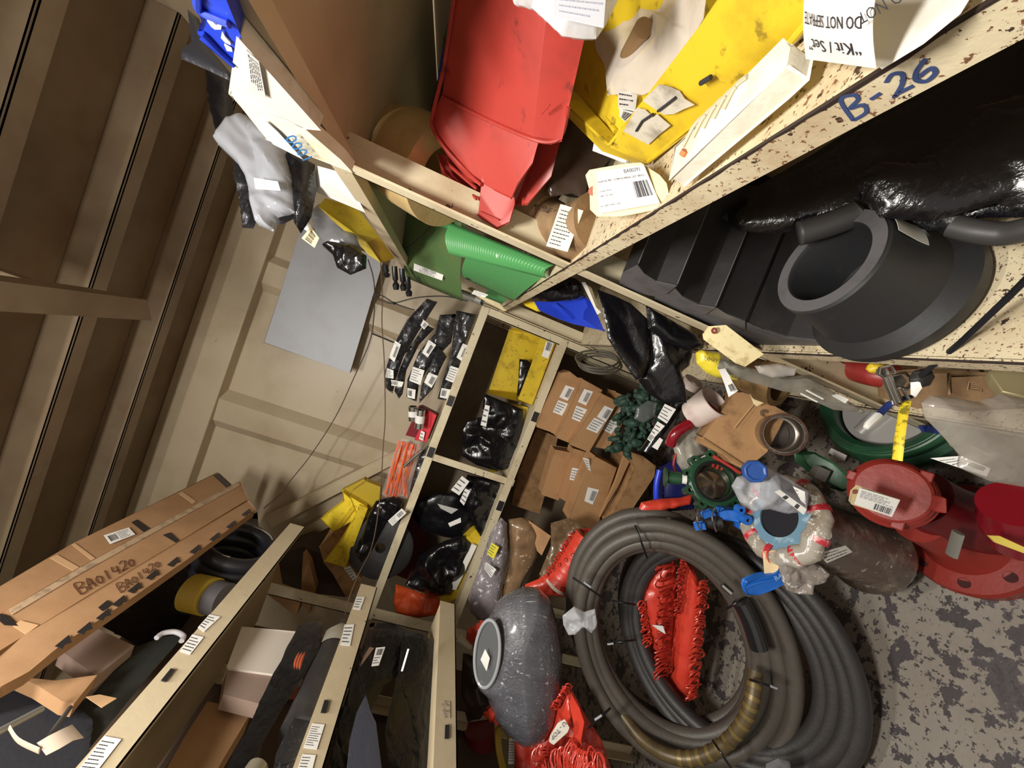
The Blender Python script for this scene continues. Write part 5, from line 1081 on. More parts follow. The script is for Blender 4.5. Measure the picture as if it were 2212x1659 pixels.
# --- second level
t = Thing('carton', 'white topped carton on the middle left shelf under the cream edge', 'box')
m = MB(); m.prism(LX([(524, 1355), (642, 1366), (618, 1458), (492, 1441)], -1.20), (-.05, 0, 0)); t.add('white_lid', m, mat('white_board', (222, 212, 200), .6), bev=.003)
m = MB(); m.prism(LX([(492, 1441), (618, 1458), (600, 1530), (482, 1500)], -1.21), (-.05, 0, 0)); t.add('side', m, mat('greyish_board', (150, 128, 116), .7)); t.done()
t = Thing('cardboard_box', 'brown cardboard box below the white topped carton on the middle left shelf', 'box')
m = MB(); m.prism(LX([(448, 1515), (545, 1535), (470, 1660), (360, 1660), (400, 1590)], -1.28), (-.08, 0, 0)); t.add('body', m, cardl); t.done()
t = Thing('plastic_sack', 'long crumpled shiny black sack along the middle left shelf', 'sack')
t.add('film', pillow(MB(), [(645, 1350), (700, 1345), (690, 1400), (645, 1480), (610, 1530), (560, 1620), (540, 1700), (470, 1700), (520, 1600), (545, 1560), (560, 1520), (590, 1455), (612, 1420)], DX(-1.17), .08, .9, 18, 161, 60, fold=(1.0, .5)), blackbag); t.done()
t = Thing('hose_coil', 'few turns of rust-orange hose beside the taped black canister on the middle left shelf', 'hose', None)
for k in range(3):
    t.add('turn', MB().tube(spl([(690-5*k, 1382+2*k, 'x-1.19'), (668-6*k, 1395, 'x-1.18'), (650-6*k, 1430, 'x-1.17'), (642-5*k, 1475, 'x-1.18'), (640-5*k, 1510, 'x-1.2')], 6), .006, 8), mat('rust_orange_hose', (176, 84, 54), .5))
t.done()
t = Thing('canister', 'black cylindrical canister with grey duct tape round its neck behind the left shelf edge', 'canister')
a = W(745, 1345, 'x-1.20'); c_ = W(650, 1590, 'x-1.20'); L_ = (c_-a).length; m = MB(); m.lathe(a, c_-a, [(0, 0), (0, .02), (.05, .03), (.09, .055), (L_, .062), (L_+.01, 0)], 28); b = t.add('body', m, rubber, sharp=50)
m = MB(); m.lathe(a, c_-a, [(.042, .031), (.088, .0575), (.15, .0585)], 28); t.add('duct_tape', m, mat('grey_duct_tape', (140, 134, 122), .5, bump=.3, bs=60), under=b, label='grubby grey duct tape'); t.done()
t = Thing('plastic_sack', 'small bulging black sack below the taped canister on the middle left shelf', 'sack')
t.add('film', pillow(MB(), [(645, 1530), (690, 1500), (700, 1540), (668, 1620), (640, 1700), (580, 1700), (600, 1620)], DX(-1.15), .06, .9, 18, 163, 40), wrapblack); t.done()
t = Thing('metal_cup', 'small round pale cup rim at the bottom of the picture on the middle left shelf', 'cup')
c = W(556, 1660, 'x-1.17'); m = MB(); m.ring(c, -FW, .018, .027, .03, 24); t.add('cup', m, mat('aged_metal', (150, 142, 124), .4, .5)); t.done()
# --- third level
t = Thing('plastic_sack', 'tall black sacks crowding the lower left shelf between two cream edges', 'sack')
t.add('film', pillow(MB(), [(800, 1345), (850, 1350), (885, 1370), (870, 1450), (830, 1480), (790, 1560), (750, 1700), (700, 1700), (730, 1560), (770, 1440)], DX(-1.20), .08, .9, 16, 171, 56, fold=(1.3, .4)), blackbag)
t.done()
t = Thing('plastic_sack', 'black sack with vertical glossy folds right of the white barcode ticket', 'sack')
t.add('film', pillow(MB(), [(870, 1365), (905, 1370), (938, 1385), (948, 1440), (935, 1560), (942, 1700), (850, 1700), (835, 1560), (860, 1450)], DX(-1.17), .08, .9, 20, 173, 60, fold=(1.4, .35)), blackbag)
t.add('paper_edge', MB().poly([(880, 1402, 1.28), (884, 1402, 1.28), (870, 1450, 1.24), (866, 1450, 1.24)], .001), paper); t.done()
t = Thing('plastic_bag', 'flat dark translucent bag standing at the bottom between the two left shelf edges', 'bag')
t.add('film', pillow(MB(), [(790, 1500), (800, 1535), (812, 1560), (822, 1640), (830, 1700), (745, 1700), (755, 1600), (770, 1540)], DX(-1.11), .02, .5, 9, 175, 34), mat('smoky_film', (74, 76, 88), .25, alpha=.85, bump=.4)); t.done()
t = Thing('paper_tag', 'white pointed barcode ticket on the black sacks of the lower left shelf', 'tag')
t.add('card', sticker([(812, 1400, 'x-1.08'), (832, 1398, 'x-1.08'), (818, 1438, 'x-1.08'), (802, 1440, 'x-1.08')], 181, bc=(.2, .55, .9, .9), rows=3), PI_); t.done()
t = Thing('paper_tag', 'brownish paper sliver left of the white pointed ticket', 'tag')
t.add('card', MB().poly([(798, 1398, 'x-1.09'), (808, 1400, 'x-1.09'), (778, 1440, 'x-1.09'), (785, 1418, 'x-1.09')], .001), mat('brown_paper', (120, 92, 74), .7)); t.done()
# twine
t = Thing('twine', 'thin brown twine hanging from the top right shelf past the yellow bins', 'string')
t.add('string', MB().tube(spl([(822, 560, 1.9), (826, 640, 2.0), (825, 700, 2.05), (830, 780, 2.1), (832, 900, 2.12), (828, 960, 2.13), (822, 1060, 2.12), (812, 1140, 2.05), (800, 1190, 1.95), (775, 1240, 1.8), (755, 1290, 1.7), (745, 1330, 1.65)], 6), .0028, 6), mat('brown_twine', (96, 74, 54), .8, bump=.5, bs=200)); t.done()
t = Thing('twine', 'dark brown cord running down across the beige bulkhead to the long cartons', 'string')
t.add('string', MB().tube(spl([(795, 560, 1.95), (808, 610, 2.0), (808, 680, 2.1), (798, 740, 2.2), (765, 815, 2.3), (725, 900, 2.35), (670, 985, 2.35), (626, 1040, 2.3), (612, 1062, 2.25), (570, 1098, 2.15)], 6), .0030, 6), mat('dark_cord', (70, 54, 46), .8, bump=.5, bs=200)); t.done()
t = Thing('wire_loop', 'black cable tied in a loop with a knot between the duct panel and the gaskets', 'cable')
t.add('loop', MB().tube(spl([(1010, 650, 2.0), (960, 640, 2.05), (900, 643, 2.1), (850, 655, 2.1), (828, 650, 2.1), (810, 642, 2.1), (812, 636, 2.1), (828, 640, 2.1), (852, 655, 2.1), (880, 665, 2.1), (896, 670, 2.1)], 6), .0035, 8), rubber); b = 0
t.add('knot', blob(MB(), W(851, 655, 2.09), RI*.009, UP*.009, FW*.009, .2, 2, 3, 2), rubber); t.done()
t = Thing('cable_pair', 'two thin parallel conduits on the bulkhead left of the wrapped gaskets', 'conduit')
t.add('conduit', MB().tube([W(802, 711, 'y2.78'), W(850, 733, 'y2.78')], .004, 8), mat('pale_conduit', (210, 196, 170), .5)); t.add('conduit', MB().tube([W(802, 720, 'y2.78'), W(850, 740, 'y2.78')], .004, 8), rubber); t.done()
# ================================================================ the pile on the deck
redpaint = mat('red_valve_paint', (136, 42, 34), .42, bump=.15, bs=60, dirt=((110, 34, 30), 9, .45, .7, .6))
redgloss = mat('red_gloss_paint', (128, 18, 32), .22, coat=.4)
greenv = mat('green_valve_paint', (34, 74, 50), .35, bump=.2, bs=50, dirt=((24, 48, 36), 12, .45, .7, .6), coat=.2)
greenv2 = mat('bright_green_edge', (54, 102, 66), .4, bump=.15, bs=50, dirt=((34, 70, 46), 9, .4, .6, .8))
hosem = mat('hydraulic_hose_rubber', (76, 70, 64), .5, bump=.25, bs=90, dirt=((88, 80, 68), 16, .45, .75, .6))
hosed = mat('hydraulic_hose_rubber_dark', (48, 45, 45), .5, bump=.2, bs=90, dirt=((60, 56, 52), 14, .5, .75, .5))
netm = mat('red_plastic_netting', (206, 66, 48), .35, bump=.25, bs=60, coat=.2, dirt=((190, 44, 34), 12, .4, .7, .6))
netd = mat('dark_red_plastic_fringe', (170, 44, 32), .4, coat=.1)
bluepaint = mat('blue_valve_paint', (32, 100, 190), .4, dirt=((24, 70, 140), 20, .5, .7, .5))
zipm = mat('black_cable_tie', (20, 20, 22), .4)
def coil(mb, c, ax_a, ax_b, drift, turns, r, a0=0.0, shrink=(), n=72, wob=.004, seed=0):
    """hose wound as one spiral: half axes ax_a, ax_b (vectors) scaled by shrink from first to last turn, drift = vector over all turns"""
    P = []; N = int(turns*n)
    for i in range(N+1):
        f = i/N; a = a0+2*math.pi*turns*f; tn = f*turns
        k0 = int(min(tn, len(shrink)-2)); ff = min(tn-k0, 1.0); s_ = shrink[k0]*(1-ff)+shrink[k0+1]*ff
        w_ = Vector((noise.noise(Vector((a*.5, seed, 0))), noise.noise(Vector((a*.5, seed, 7))), noise.noise(Vector((a*.5, seed, 3)))))*wob
        P.append(c+ax_a*math.cos(a)*s_+ax_b*math.sin(a)*s_+drift*f+w_)
    return mb.tube(P, r, 14)
# axes of the leaning hose coils from picture points
def axes(cx, cy, d, p1, p2):
    c = W(cx, cy, d); return c, W(*p1)-c, W(*p2)-c
t = Thing('hose_coil', 'front coil of thick grey-black hydraulic hose leaning over the red netting, tied with cable ties', 'hose', 'coils of thick hydraulic hose')
c, A, B_ = axes(1462, 1405, 1.34, (1345, 1160, 1.41), (1672, 1330, 1.24))
i0 = t.add('hose', coil(MB(), c, A, B_, FW*.17, 9.2, .0255, .2, (1.05, .96, .87, .82, .80, .88, .96, 1.03, .95, .86, .84), wob=.012, seed=2), hosem)
def tie(p, q, d0, d1, tail=None, nm='cable_tie', mm=zipm, r=.0035):
    P = [W(p[0], p[1], d0)]+[W(p[0]+(q[0]-p[0])*f, p[1]+(q[1]-p[1])*f, d0+(d1-d0)*f-.03*math.sin(math.pi*f)) for f in (.25, .5, .75)]+[W(q[0], q[1], d1)]
    t.add(nm, MB().tube(spl(P, 4), r, 8), mm, under=i0)
for p, q, d0, d1 in (((1238, 1248), (1300, 1290), 1.36, 1.34), ((1372, 1135), (1398, 1205), 1.36, 1.36), ((1272, 1572), (1318, 1530), 1.30, 1.30), ((1570, 1315), (1612, 1290), 1.22, 1.22), ((1620, 1468), (1676, 1486), 1.18, 1.16), ((1540, 1600), (1580, 1660), 1.18, 1.15)):
    tie(p, q, d0, d1)
for p, q in (((1285, 1555), (1300, 1545)), ((1665, 1482), (1678, 1487)), ((1262, 1258), (1276, 1268))):
    t.add('tie_tail', MB().tube([W(*p, 1.27 if p[0] < 1600 else 1.14), W(*q, 1.27 if p[0] < 1600 else 1.14)], .0035, 6), mat('milky_tie_tail', (160, 164, 170), .4), under=i0, label='pale cable tie tail')
t.add('clear_tape', pillow(MB(), [(1215, 1330), (1240, 1310), (1262, 1322), (1285, 1315), (1290, 1345), (1278, 1368), (1258, 1352), (1242, 1370), (1228, 1372), (1217, 1350)], 1.345, .035, 1.0, 24, 5, 30, back=.1), mat('clear_tape_film', (220, 222, 226), .1, alpha=.35, bump=.6, bs=40), under=i0, label='crumpled clear tape')
m = MB(); m.tube(spl([(1600, 1300, 1.235), (1622, 1345, 1.222), (1640, 1400, 1.21)], 6), .0268, 16); t.add('sleeve', m, mat('glossy_black_sleeve', (30, 30, 32), .15, coat=.6), under=i0, label='glossy black joint sleeve')
for a, b in (((1560, 1262), (1580, 1280)),): t.add('ferrule', MB().tube([W(*a, 1.20), W(*b, 1.19)], .010, 8), chrome, under=i0, label='bright metal ferrule')
t.done()
t = Thing('hose_coil', 'second darker coil of hydraulic hose behind the front coil and sticking out to its right', 'hose', 'coils of thick hydraulic hose')
c, A, B_ = axes(1556, 1400, 1.36, (1452, 1185, 1.51), (1776, 1372, 1.18))
i0 = t.add('hose', coil(MB(), c, A, B_, FW*.05, 6.1, .026, 1.0, (1.12, 1.05, .97, .90, .96, 1.04, 1.10), wob=.01, seed=5), hosed)
for p, q, d0, d1 in (((1322, 1298), (1372, 1306), 1.47, 1.47), ((1318, 1390), (1372, 1382), 1.46, 1.46)): tie(p, q, d0, d1)
t.add('tie_tail', MB().tube([W(1312, 1392, 1.43), W(1325, 1390, 1.43)], .0035, 6), mat('milky_tie_tail', (160, 164, 170), .4), under=i0); t.done()
t = Thing('spiral_hose', 'hose with dull brass-coloured spiral guard sweeping under the front coil', 'hose')
P = spl([(1345, 1545, 1.42), (1385, 1595, 1.36), (1440, 1630, 1.29), (1500, 1638, 1.25), (1560, 1612, 1.215), (1605, 1562, 1.19), (1625, 1510, 1.19), (1632, 1450, 1.22)], 14)
b = t.add('hose', MB().tube(P, .021, 12), mat('dull_brass_spiral', (92, 78, 50), .45, .2, dirt=((70, 58, 40), 20, .45, .65, .7)))
rnd = random.Random(2)
for k in range(34, 92, 5):
    if k+1 >= len(P): break
    a_, ax = P[k], (P[k+1]-P[k]).normalized(); m = MB(); m.ring(a_, ax, .019, .0222, .013, 16); t.add('guard_turn', m, mat('brass_spiral_turn', (116, 98, 56), .4, .3), under=b)
t.done()
# --- stretch wrapped disc
t = Thing('wrapped_roll', 'big round bundle tightly stretch-wrapped in clear film left of the hose coils', 'wrapped bundle')
wrapc = mat('wrapped_grey_bundle', (96, 96, 102), .16, chips_streaks=[((176, 176, 182), 22, 0.635), ((140, 140, 146), 48, .63)], bump=.6, bs=42, coat=.8, bdist=.006, stretch=(2.6, 5.5, .45), crk=24, dirt=((70, 70, 76), 6, .4, .7, .6))  # pale streaks stand for highlights along the film creases, painted in
o_ = [(1070, 1310), (1095, 1290), (1130, 1276), (1165, 1278), (1190, 1300), (1205, 1350), (1215, 1410), (1212, 1480), (1200, 1545), (1180, 1578), (1150, 1592), (1120, 1590), (1085, 1560), (1062, 1530), (1050, 1490), (1030, 1470), (1025, 1440), (1030, 1400), (1048, 1350)]
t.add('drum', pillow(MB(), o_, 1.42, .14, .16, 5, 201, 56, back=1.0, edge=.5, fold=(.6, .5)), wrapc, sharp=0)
m = MB(); c = W(1052, 1412, 1.33); A = W(1062, 1340, 1.33)-c; B_ = W(1078, 1425, 1.30)-c
P = [c+A*math.cos(a)+B_*math.sin(a) for a in [j*2*math.pi/40 for j in range(40)]]; m.tube(P, .006, 8, closed=True); i1 = t.add('end_rim', m, mat('translucent_rim', (150, 152, 156), .2, coat=.5))
m = MB(); m.prism([c+(p-c)*.95+FW*.004 for p in P], FW*.006); t.add('end_face', m, mat('smoky_end_face', (88, 90, 92), .25, coat=.5))
t.add('label', MB().poly([(1048, 1402, 1.31), (1058, 1422, 1.31), (1051, 1450, 1.31), (1038, 1425, 1.31)], .001), paper); t.done()
t = Thing('wrapped_bundle', 'long clear-wrapped silvery bundle with a yellow sticker under the far shelf edge', 'wrapped bundle')
t.add('bundle', pillow(MB(), [(1060, 1150), (1082, 1118), (1095, 1130), (1098, 1200), (1085, 1260), (1080, 1320), (1060, 1345), (1035, 1340), (1015, 1320), (1012, 1290), (1035, 1225)], 2.02, .06, .4, 16, 203, 40), mat('silvery_wrap', (140, 132, 136), .16, chips_streaks=[((214, 210, 212), 30, 0.60)], crk=35, bump=.5, bs=50, coat=.7, bdist=.005, stretch=(1, 3, 1), dirt=[((150, 60, 60), 12, .62, .72, .5), ((90, 86, 92), 8, .45, .7, .6)]))  # near-white streaks are painted glints of the wrap
t.add('yellow_sticker', sticker([(1062, 1172, 1.94), (1078, 1182, 1.94), (1066, 1208, 1.93), (1052, 1196, 1.93)], 210, rows=4, bc=None), [mat('yellow_sticker', (226, 214, 60), .5), inkm])
t.add('label', sticker([(1050, 1214, 1.93), (1072, 1230, 1.93), (1060, 1248, 1.92), (1046, 1228, 1.92)], 211, rows=4), PI_); t.done()
t = Thing('wrapped_bundle', 'brown cardboard bundle wound in shiny clear tape beside the silvery bundle', 'wrapped bundle')
t.add('bundle', pillow(MB(), [(1098, 1122), (1125, 1118), (1150, 1125), (1165, 1150), (1162, 1200), (1140, 1240), (1120, 1280), (1100, 1312), (1082, 1312), (1085, 1270), (1100, 1220), (1100, 1160)], 2.06, .06, .4, 13, 205, 40), mat('taped_brown_card', (136, 108, 80), .2, chips_streaks=[((196, 172, 140), 22, 0.62)], crk=28, bump=.4, bs=36, coat=.7, bdist=.006, stretch=(1, 2.5, 1), dirt=((84, 64, 46), 8, .45, .7, .6)))  # lighter streaks paint the shine of the tape creases
t.add('card_wing', MB().poly([(1142, 1124, 2.04), (1190, 1158, 2.0), (1170, 1200, 2.0), (1160, 1190, 2.02)], .006), card_); t.done()
t = Thing('wrapped_bundle', 'small brown wrapped lump between the cartons and the red netting roll', 'wrapped bundle')
t.add('lump', pillow(MB(), [(1190, 1130), (1230, 1118), (1265, 1140), (1262, 1160), (1230, 1185), (1200, 1230), (1175, 1260), (1165, 1240), (1190, 1180)], 1.95, .05, .8, 14, 207, 36), mat('brown_wrap', (112, 90, 66), .25, chips_streaks=[((170, 148, 116), 30, 0.62)], bump=.5, coat=.4)); t.done()  # lighter streaks are crease glints held in the colour
# --- red netting
def fringe(mb, p, q, wd, loops, r, seed=0, n=14):
    p, q = WP(p), WP(q); d = (q-p); s_ = d.normalized().cross(FW).normalized(); rnd = random.Random(seed); P = []
    for i in range(loops*n):
        f = i/(loops*n); a = 2*math.pi*i/n+3.0*noise.noise(Vector((f*loops*.5, seed, 2)))
        P.append(p+d*f+s_*math.cos(a)*wd*(.75+.8*noise.noise(Vector((f*loops*.45, seed, 0))))+d.normalized()*math.sin(a)*wd*(.45+.6*noise.noise(Vector((f*loops*.6, seed, 9))))+FW*math.sin(a*1.0+1)*wd*.45+Vector((rnd.uniform(-1, 1), rnd.uniform(-1, 1), rnd.uniform(-1, 1)))*r*.6)
    return mb.tube(P, r, 6)
def saw(a, b, n, dpx, rnd):
    """picture polyline from a to b with saw teeth"""
    a, b = Vector(a), Vector(b); d = b-a; nr = Vector((d.y, -d.x)).normalized(); out = []
    for i in range(n):
        out.append(tuple(a+d*(i/n))); out.append(tuple(a+d*((i+.35)/n)+nr*dpx*rnd.uniform(.6, 1.3)))
    return out
rnd = random.Random(8)
t = Thing('netting_sheet', 'upright red plastic netting rolls with curly fringes seen through the hose coils', 'netting', 'red plastic netting')
E1 = saw((1382, 1290), (1415, 1215), 4, -4, rnd)+[(1430, 1205), (1460, 1210)]+[(1462, 1300), (1455, 1420), (1450, 1470), (1440, 1480)]+saw((1440, 1478), (1385, 1360), 7, -4, rnd)
m = pillow(MB(), E1, 1.60, .06, .25, 14, 221, 34, edge=.6); b = t.add('left_roll', m, netm)
E2 = [(1470, 1205), (1500, 1225), (1515, 1260), (1510, 1330), (1500, 1420), (1492, 1480), (1478, 1508), (1455, 1500), (1440, 1470), (1452, 1400), (1462, 1300)]
t.add('right_roll', pillow(MB(), E2, 1.56, .07, .12, 14, 222, 34, edge=.7), netm)
t.add('fringe', fringe(MB(), (1440, 1215, 1.52), (1430, 1470, 1.50), .045, 30, .0032, 1), netd)
t.add('fringe', fringe(MB(), (1520, 1255, 1.50), (1495, 1510, 1.46), .032, 44, .0030, 2), netm)
t.add('fringe', fringe(MB(), (1475, 1210, 1.49), (1462, 1330, 1.49), .02, 16, .003, 31), netd)
t.add('fringe', fringe(MB(), (1385, 1300, 1.56), (1400, 1400, 1.54), .02, 12, .003, 3), netm)
t.add('ticket', MB().poly([(1408, 1350, 1.47), (1432, 1352, 1.47), (1438, 1370, 1.47), (1424, 1362, 1.47)], .001), paper); t.done()
t = Thing('netting_roll', 'red plastic netting rolled into a slotted cylinder above the front hose coil', 'netting', 'red plastic netting')
a, c_ = W(1270, 1160, 1.72), W(1205, 1262, 1.72); ax = c_-a; m = MB(); m.lathe(a, ax, [(0, 0)]+[p for i in range(7) for p in ((i*ax.length/7, .060), ((i+.85)*ax.length/7, .066), ((i+.9)*ax.length/7, .058))]+[(ax.length, 0)], 30); b = t.add('roll', m, netm, sharp=25)
A_, B2 = ortho(ax); rnd = random.Random(3)
for i in range(7):
    for k in range(9):
        an = k*2*math.pi/9+i*.2; p = a+ax*((i+.5)/7)+(A_*math.cos(an)+B2*math.sin(an))*.064
        if (p-CAM).length > (a+ax*.5-CAM).length+.01: continue
        if k % 2: m = MB(); m.lathe(p, (A_*math.cos(an)+B2*math.sin(an)), [(0, .007), (.001, .009), (.003, .0075)], 8); t.add('slot', m, mat('dark_slot', (80, 20, 18), .7), under=b)
t.add('fringe', fringe(MB(), (1295, 1160, 1.70), (1240, 1262, 1.68), .018, 16, .003, 5), netm)
t.add('fringe', fringe(MB(), (1235, 1150, 1.70), (1180, 1245, 1.70), .012, 14, .003, 6), netm)
t.add('fringe', fringe(MB(), (1250, 1158, 1.75), (1310, 1150, 1.75), .03, 14, .003, 7), netd)
t.add('frayed_base', pillow(MB(), saw((1165, 1250), (1195, 1235), 4, 4, rnd)+[(1195, 1235), (1200, 1270), (1230, 1278), (1220, 1290), (1160, 1280), (1130, 1275), (1135, 1262)], 1.74, .03, .5, 20, 9, 24), netm)
m = MB(); m.lathe(c_, ax, [(0, .052), (.012, .056), (.02, .04), (.02, 0)], 24); t.add('white_end', m, mat('dirty_white_core', (222, 210, 190), .5), under=b, label='dirty white core end'); t.done()
t = Thing('netting_roll', 'small red netting end sticking out above the stretch-wrapped drum', 'netting', 'red plastic netting')
t.add('roll', pillow(MB(), saw((1008, 1362), (1045, 1340), 4, 4, rnd)+[(1046, 1342), (1048, 1360), (1040, 1400), (1030, 1408)]+saw((1028, 1405), (1006, 1372), 4, 4, rnd), 1.75, .04, .5, 22, 11, 26), netm)
m = MB(); m.cyl(W(1018, 1398, 1.74), W(990, 1378, 1.74), .016); t.add('white_end', m, mat('dirty_white_core', (222, 210, 190), .5)); t.done()
t = Thing('netting_sheet', 'heap of torn red plastic netting at the bottom centre with a U - TOP label', 'netting', 'red plastic netting')
o_ = saw((1045, 1545), (1072, 1520), 3, 4, rnd)+saw((1075, 1520), (1110, 1590), 4, 4, rnd)+[(1150, 1600), (1195, 1560), (1215, 1480), (1235, 1490), (1262, 1540), (1300, 1600), (1330, 1690), (1110, 1690), (1112, 1600)]+saw((1112, 1568), (1045, 1560), 5, -5, rnd)
b = t.add('sheet', pillow(MB(), o_, 1.38, .06, .9, 26, 231, 60, edge=.4), netm)
m = MB(); m.poly([(1235, 1500, 1.30), (1252, 1530, 1.29), (1262, 1560, 1.28), (1255, 1600, 1.28), (1262, 1640, 1.27), (1240, 1645, 1.28), (1238, 1560, 1.30), (1230, 1520, 1.31)], .006); t.add('serrated_strip', m, netm, under=b)
for i, (p, q, wd, lp) in enumerate((((1160, 1640, 1.28), (1300, 1650, 1.22), .035, 34), ((1190, 1610, 1.28), (1150, 1680, 1.26), .03, 20), ((1230, 1480, 1.36), (1195, 1530, 1.34), .02, 12), ((1055, 1530, 1.40), (1090, 1565, 1.40), .015, 12), ((1225, 1620, 1.26), (1290, 1690, 1.2), .03, 22))):
    t.add('fringe', fringe(MB(), p, q, wd, lp, .0024, 20+i), netd if i % 2 else netm)
q = Quad([(1226, 1572, 1.27), (1214, 1555, 1.27), (1184, 1598, 1.27), (1192, 1612, 1.27)], 0)
m = MB(); m.poly([(1188, 1590, 1.275), (1205, 1562, 1.275), (1220, 1554, 1.27), (1230, 1572, 1.27), (1226, 1582, 1.27), (1195, 1610, 1.275), (1186, 1602, 1.275)], .001); b = t.add('label', m, mat('dirty_white_label', (226, 222, 210), .6), label='white label reading U - TOP')
q = Quad([(1230, 1566, 1.266), (1192, 1607, 1.27), (1184, 1592, 1.27), (1216, 1553, 1.266)], 0.001); m = MB(); words(m, q, 'U - TOP', .05, .2, .55, 0, .85); t.add('print', m, inkm, under=b); t.done()
t = Thing('brass_ring', 'narrow yellow ring standing beside the torn netting at the bottom', 'ring')
m = MB(); c = W(1092, 1640, 1.50); A = W(1072, 1578, 1.50)-c; m.lathe(c, RI*.9+FW*.45, [(0, .095), (0, .105), (.025, .105), (.025, .095)], 40, closed=True); t.add('ring', m, mat('yellow_plastic_ring', (206, 172, 66), .45)); 
t.add('label', sticker([(1100, 1594, 1.42), (1114, 1594, 1.42), (1112, 1650, 1.40), (1098, 1650, 1.40)], 240, rows=8), PI_); t.done()
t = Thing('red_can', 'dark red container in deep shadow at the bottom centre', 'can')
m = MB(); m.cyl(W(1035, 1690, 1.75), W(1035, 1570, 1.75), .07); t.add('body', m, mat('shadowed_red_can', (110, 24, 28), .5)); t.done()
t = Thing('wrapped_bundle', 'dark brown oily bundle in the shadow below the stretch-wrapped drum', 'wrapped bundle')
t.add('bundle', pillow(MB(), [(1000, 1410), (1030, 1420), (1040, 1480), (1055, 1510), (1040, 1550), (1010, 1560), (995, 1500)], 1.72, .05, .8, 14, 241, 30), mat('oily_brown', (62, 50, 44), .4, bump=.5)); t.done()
# --- green lug valve
def ringax(cx, cy, d, pa, pb):
    """centre, radius vectors and axis for a circle seen with picture points pa,pb on two radii"""
    c = W(cx, cy, d); return c
def toward(k=0.0, l=0.0): return (-FW+RI*k+UP*l).normalized()
t = Thing('butterfly_valve', 'small dark green lug butterfly valve with bright disc resting on the hose coil', 'valve', 'green butterfly valves')
c = W(1535, 1042, 1.38); ax = toward(-.15, .35); m = MB(); m.lathe(c+ax*.0, ax, [(0, .062), (0, .088), (.045, .088), (.05, .080), (.05, .062)], 40, closed=True); b = t.add('body', m, greenv, sharp=30)
A_, B2 = ortho(ax)
for k in range(10):
    an = k*2*math.pi/10+.3; p = c+(A_*math.cos(an)+B2*math.sin(an))*.092; m = MB(); m.lathe(p, ax, [(0, .004), (0, .016), (.048, .016), (.048, .007), (.0, .006)], 14); t.add('lug', m, greenv, under=b)
m = MB(); m.lathe(c+ax*.012, ax+UP*.1, [(0, 0), (0, .060), (.006, .058), (.014, .02), (.016, 0)], 36); t.add('disc', m, mat('polished_disc', (150, 142, 130), .15, .95), under=b, label='polished metal disc')
m = MB(); m.lathe(c+ax*.046, ax, [(0, .060), (0, .072), (.008, .070), (.008, .062)], 36, closed=True); t.add('seat', m, mat('black_seat', (26, 30, 30), .3), under=b, label='black rubber seat')
n0, n1 = W(1490, 1036, 1.36), W(1440, 1030, 1.38); m = MB(); m.lathe(n0, n1-n0, [(0, .016), ((n1-n0).length*.4, .016), ((n1-n0).length*.4, .022), ((n1-n0).length, .022), ((n1-n0).length, .034), ((n1-n0).length+.008, .034), ((n1-n0).length+.008, 0)], 24); t.add('neck', m, greenv, under=b)
m = MB(); m.lathe(n0+(n1-n0)*.15, n1-n0, [(0, .0175), (.016, .0175)], 20); t.add('white_band', m, paper, under=b, label='white band on the neck'); t.done()
t = Thing('blue_drum', 'dark blue plastic drum edge behind the small green lug valve', 'drum')
m = MB(); m.tube(spl([(1425, 1015, 1.55), (1418, 1050, 1.55), (1420, 1095, 1.55), (1432, 1105, 1.53)], 5), .012, 10); b = t.add('rim', m, mat('bright_blue_rim', (36, 62, 196), .35))
t.add('body', pillow(MB(), [(1425, 1010), (1470, 985), (1500, 1000), (1500, 1100), (1440, 1105), (1425, 1095)], 1.60, .04, .2, 9, 3, 22), mat('navy_drum', (22, 28, 84), .35)); t.done()
t = Thing('netting_sheet', 'red netting scrap trapped between the blue drum and the front hose coil', 'netting', 'red plastic netting')
t.add('scrap', pillow(MB(), [(1375, 1110), (1385, 1085), (1420, 1078), (1470, 1075), (1495, 1068), (1490, 1090), (1440, 1100), (1400, 1115)], 1.50, .03, .6, 18, 6, 30), netm); t.done()
# clear bag, red bits, white ring
t = Thing('plastic_bag', 'clear bag holding red and metal parts with a barcode label above the small green valve', 'bag')
t.add('film', pillow(MB(), [(1452, 955), (1480, 925), (1520, 905), (1548, 915), (1545, 960), (1552, 1000), (1530, 1020), (1500, 1028), (1478, 1025), (1462, 1000)], 1.45, .05, .8, 14, 251, 36), mat('clear_bag_grey', (190, 184, 170), .14, alpha=.6, bump=.2, bs=30, crk=28))
t.add('label', sticker([(1490, 998, 1.38), (1525, 982, 1.38), (1532, 996, 1.38), (1500, 1012, 1.38)], 252, bc=(.5, .2, .92, .85), rows=2), PI_)
t.add('red_edge', MB().tube(spl([(1460, 980, 1.44), (1455, 1005, 1.44), (1465, 1025, 1.44)], 5), .004, 6), redp)
t.add('metal_part', MB().cyl(W(1500, 940, 1.46), W(1515, 985, 1.46), .03), mat('dull_metal', (130, 120, 110), .4, .6)); t.done()
t = Thing('plastic_cup', 'grubby white plastic hoop lying on its side around a red pipe', 'hoop')
c = W(1515, 885, 1.40); ax = (W(1545, 870, 1.36)-W(1490, 905, 1.44)).normalized(); m = MB(); m.lathe(c-ax*.04, ax, [(0, .052), (.10, .060), (.102, .057), (0, .049)], 36, closed=True); t.add('hoop', m, mat('grubby_white', (216, 200, 192), .4, dirt=((170, 120, 116), 14, .5, .75, .6)))
m = MB(); m.lathe(W(1488, 835, 1.45), ax+UP*.3, [(0, .034), (.03, .036), (.031, .033), (0, .031)], 28, closed=True); t.add('small_hoop', m, mat('grubby_white', (216, 200, 192), .4)); t.done()
t = Thing('red_pipe', 'glossy bent red pipe running under the grubby white hoop', 'pipe')
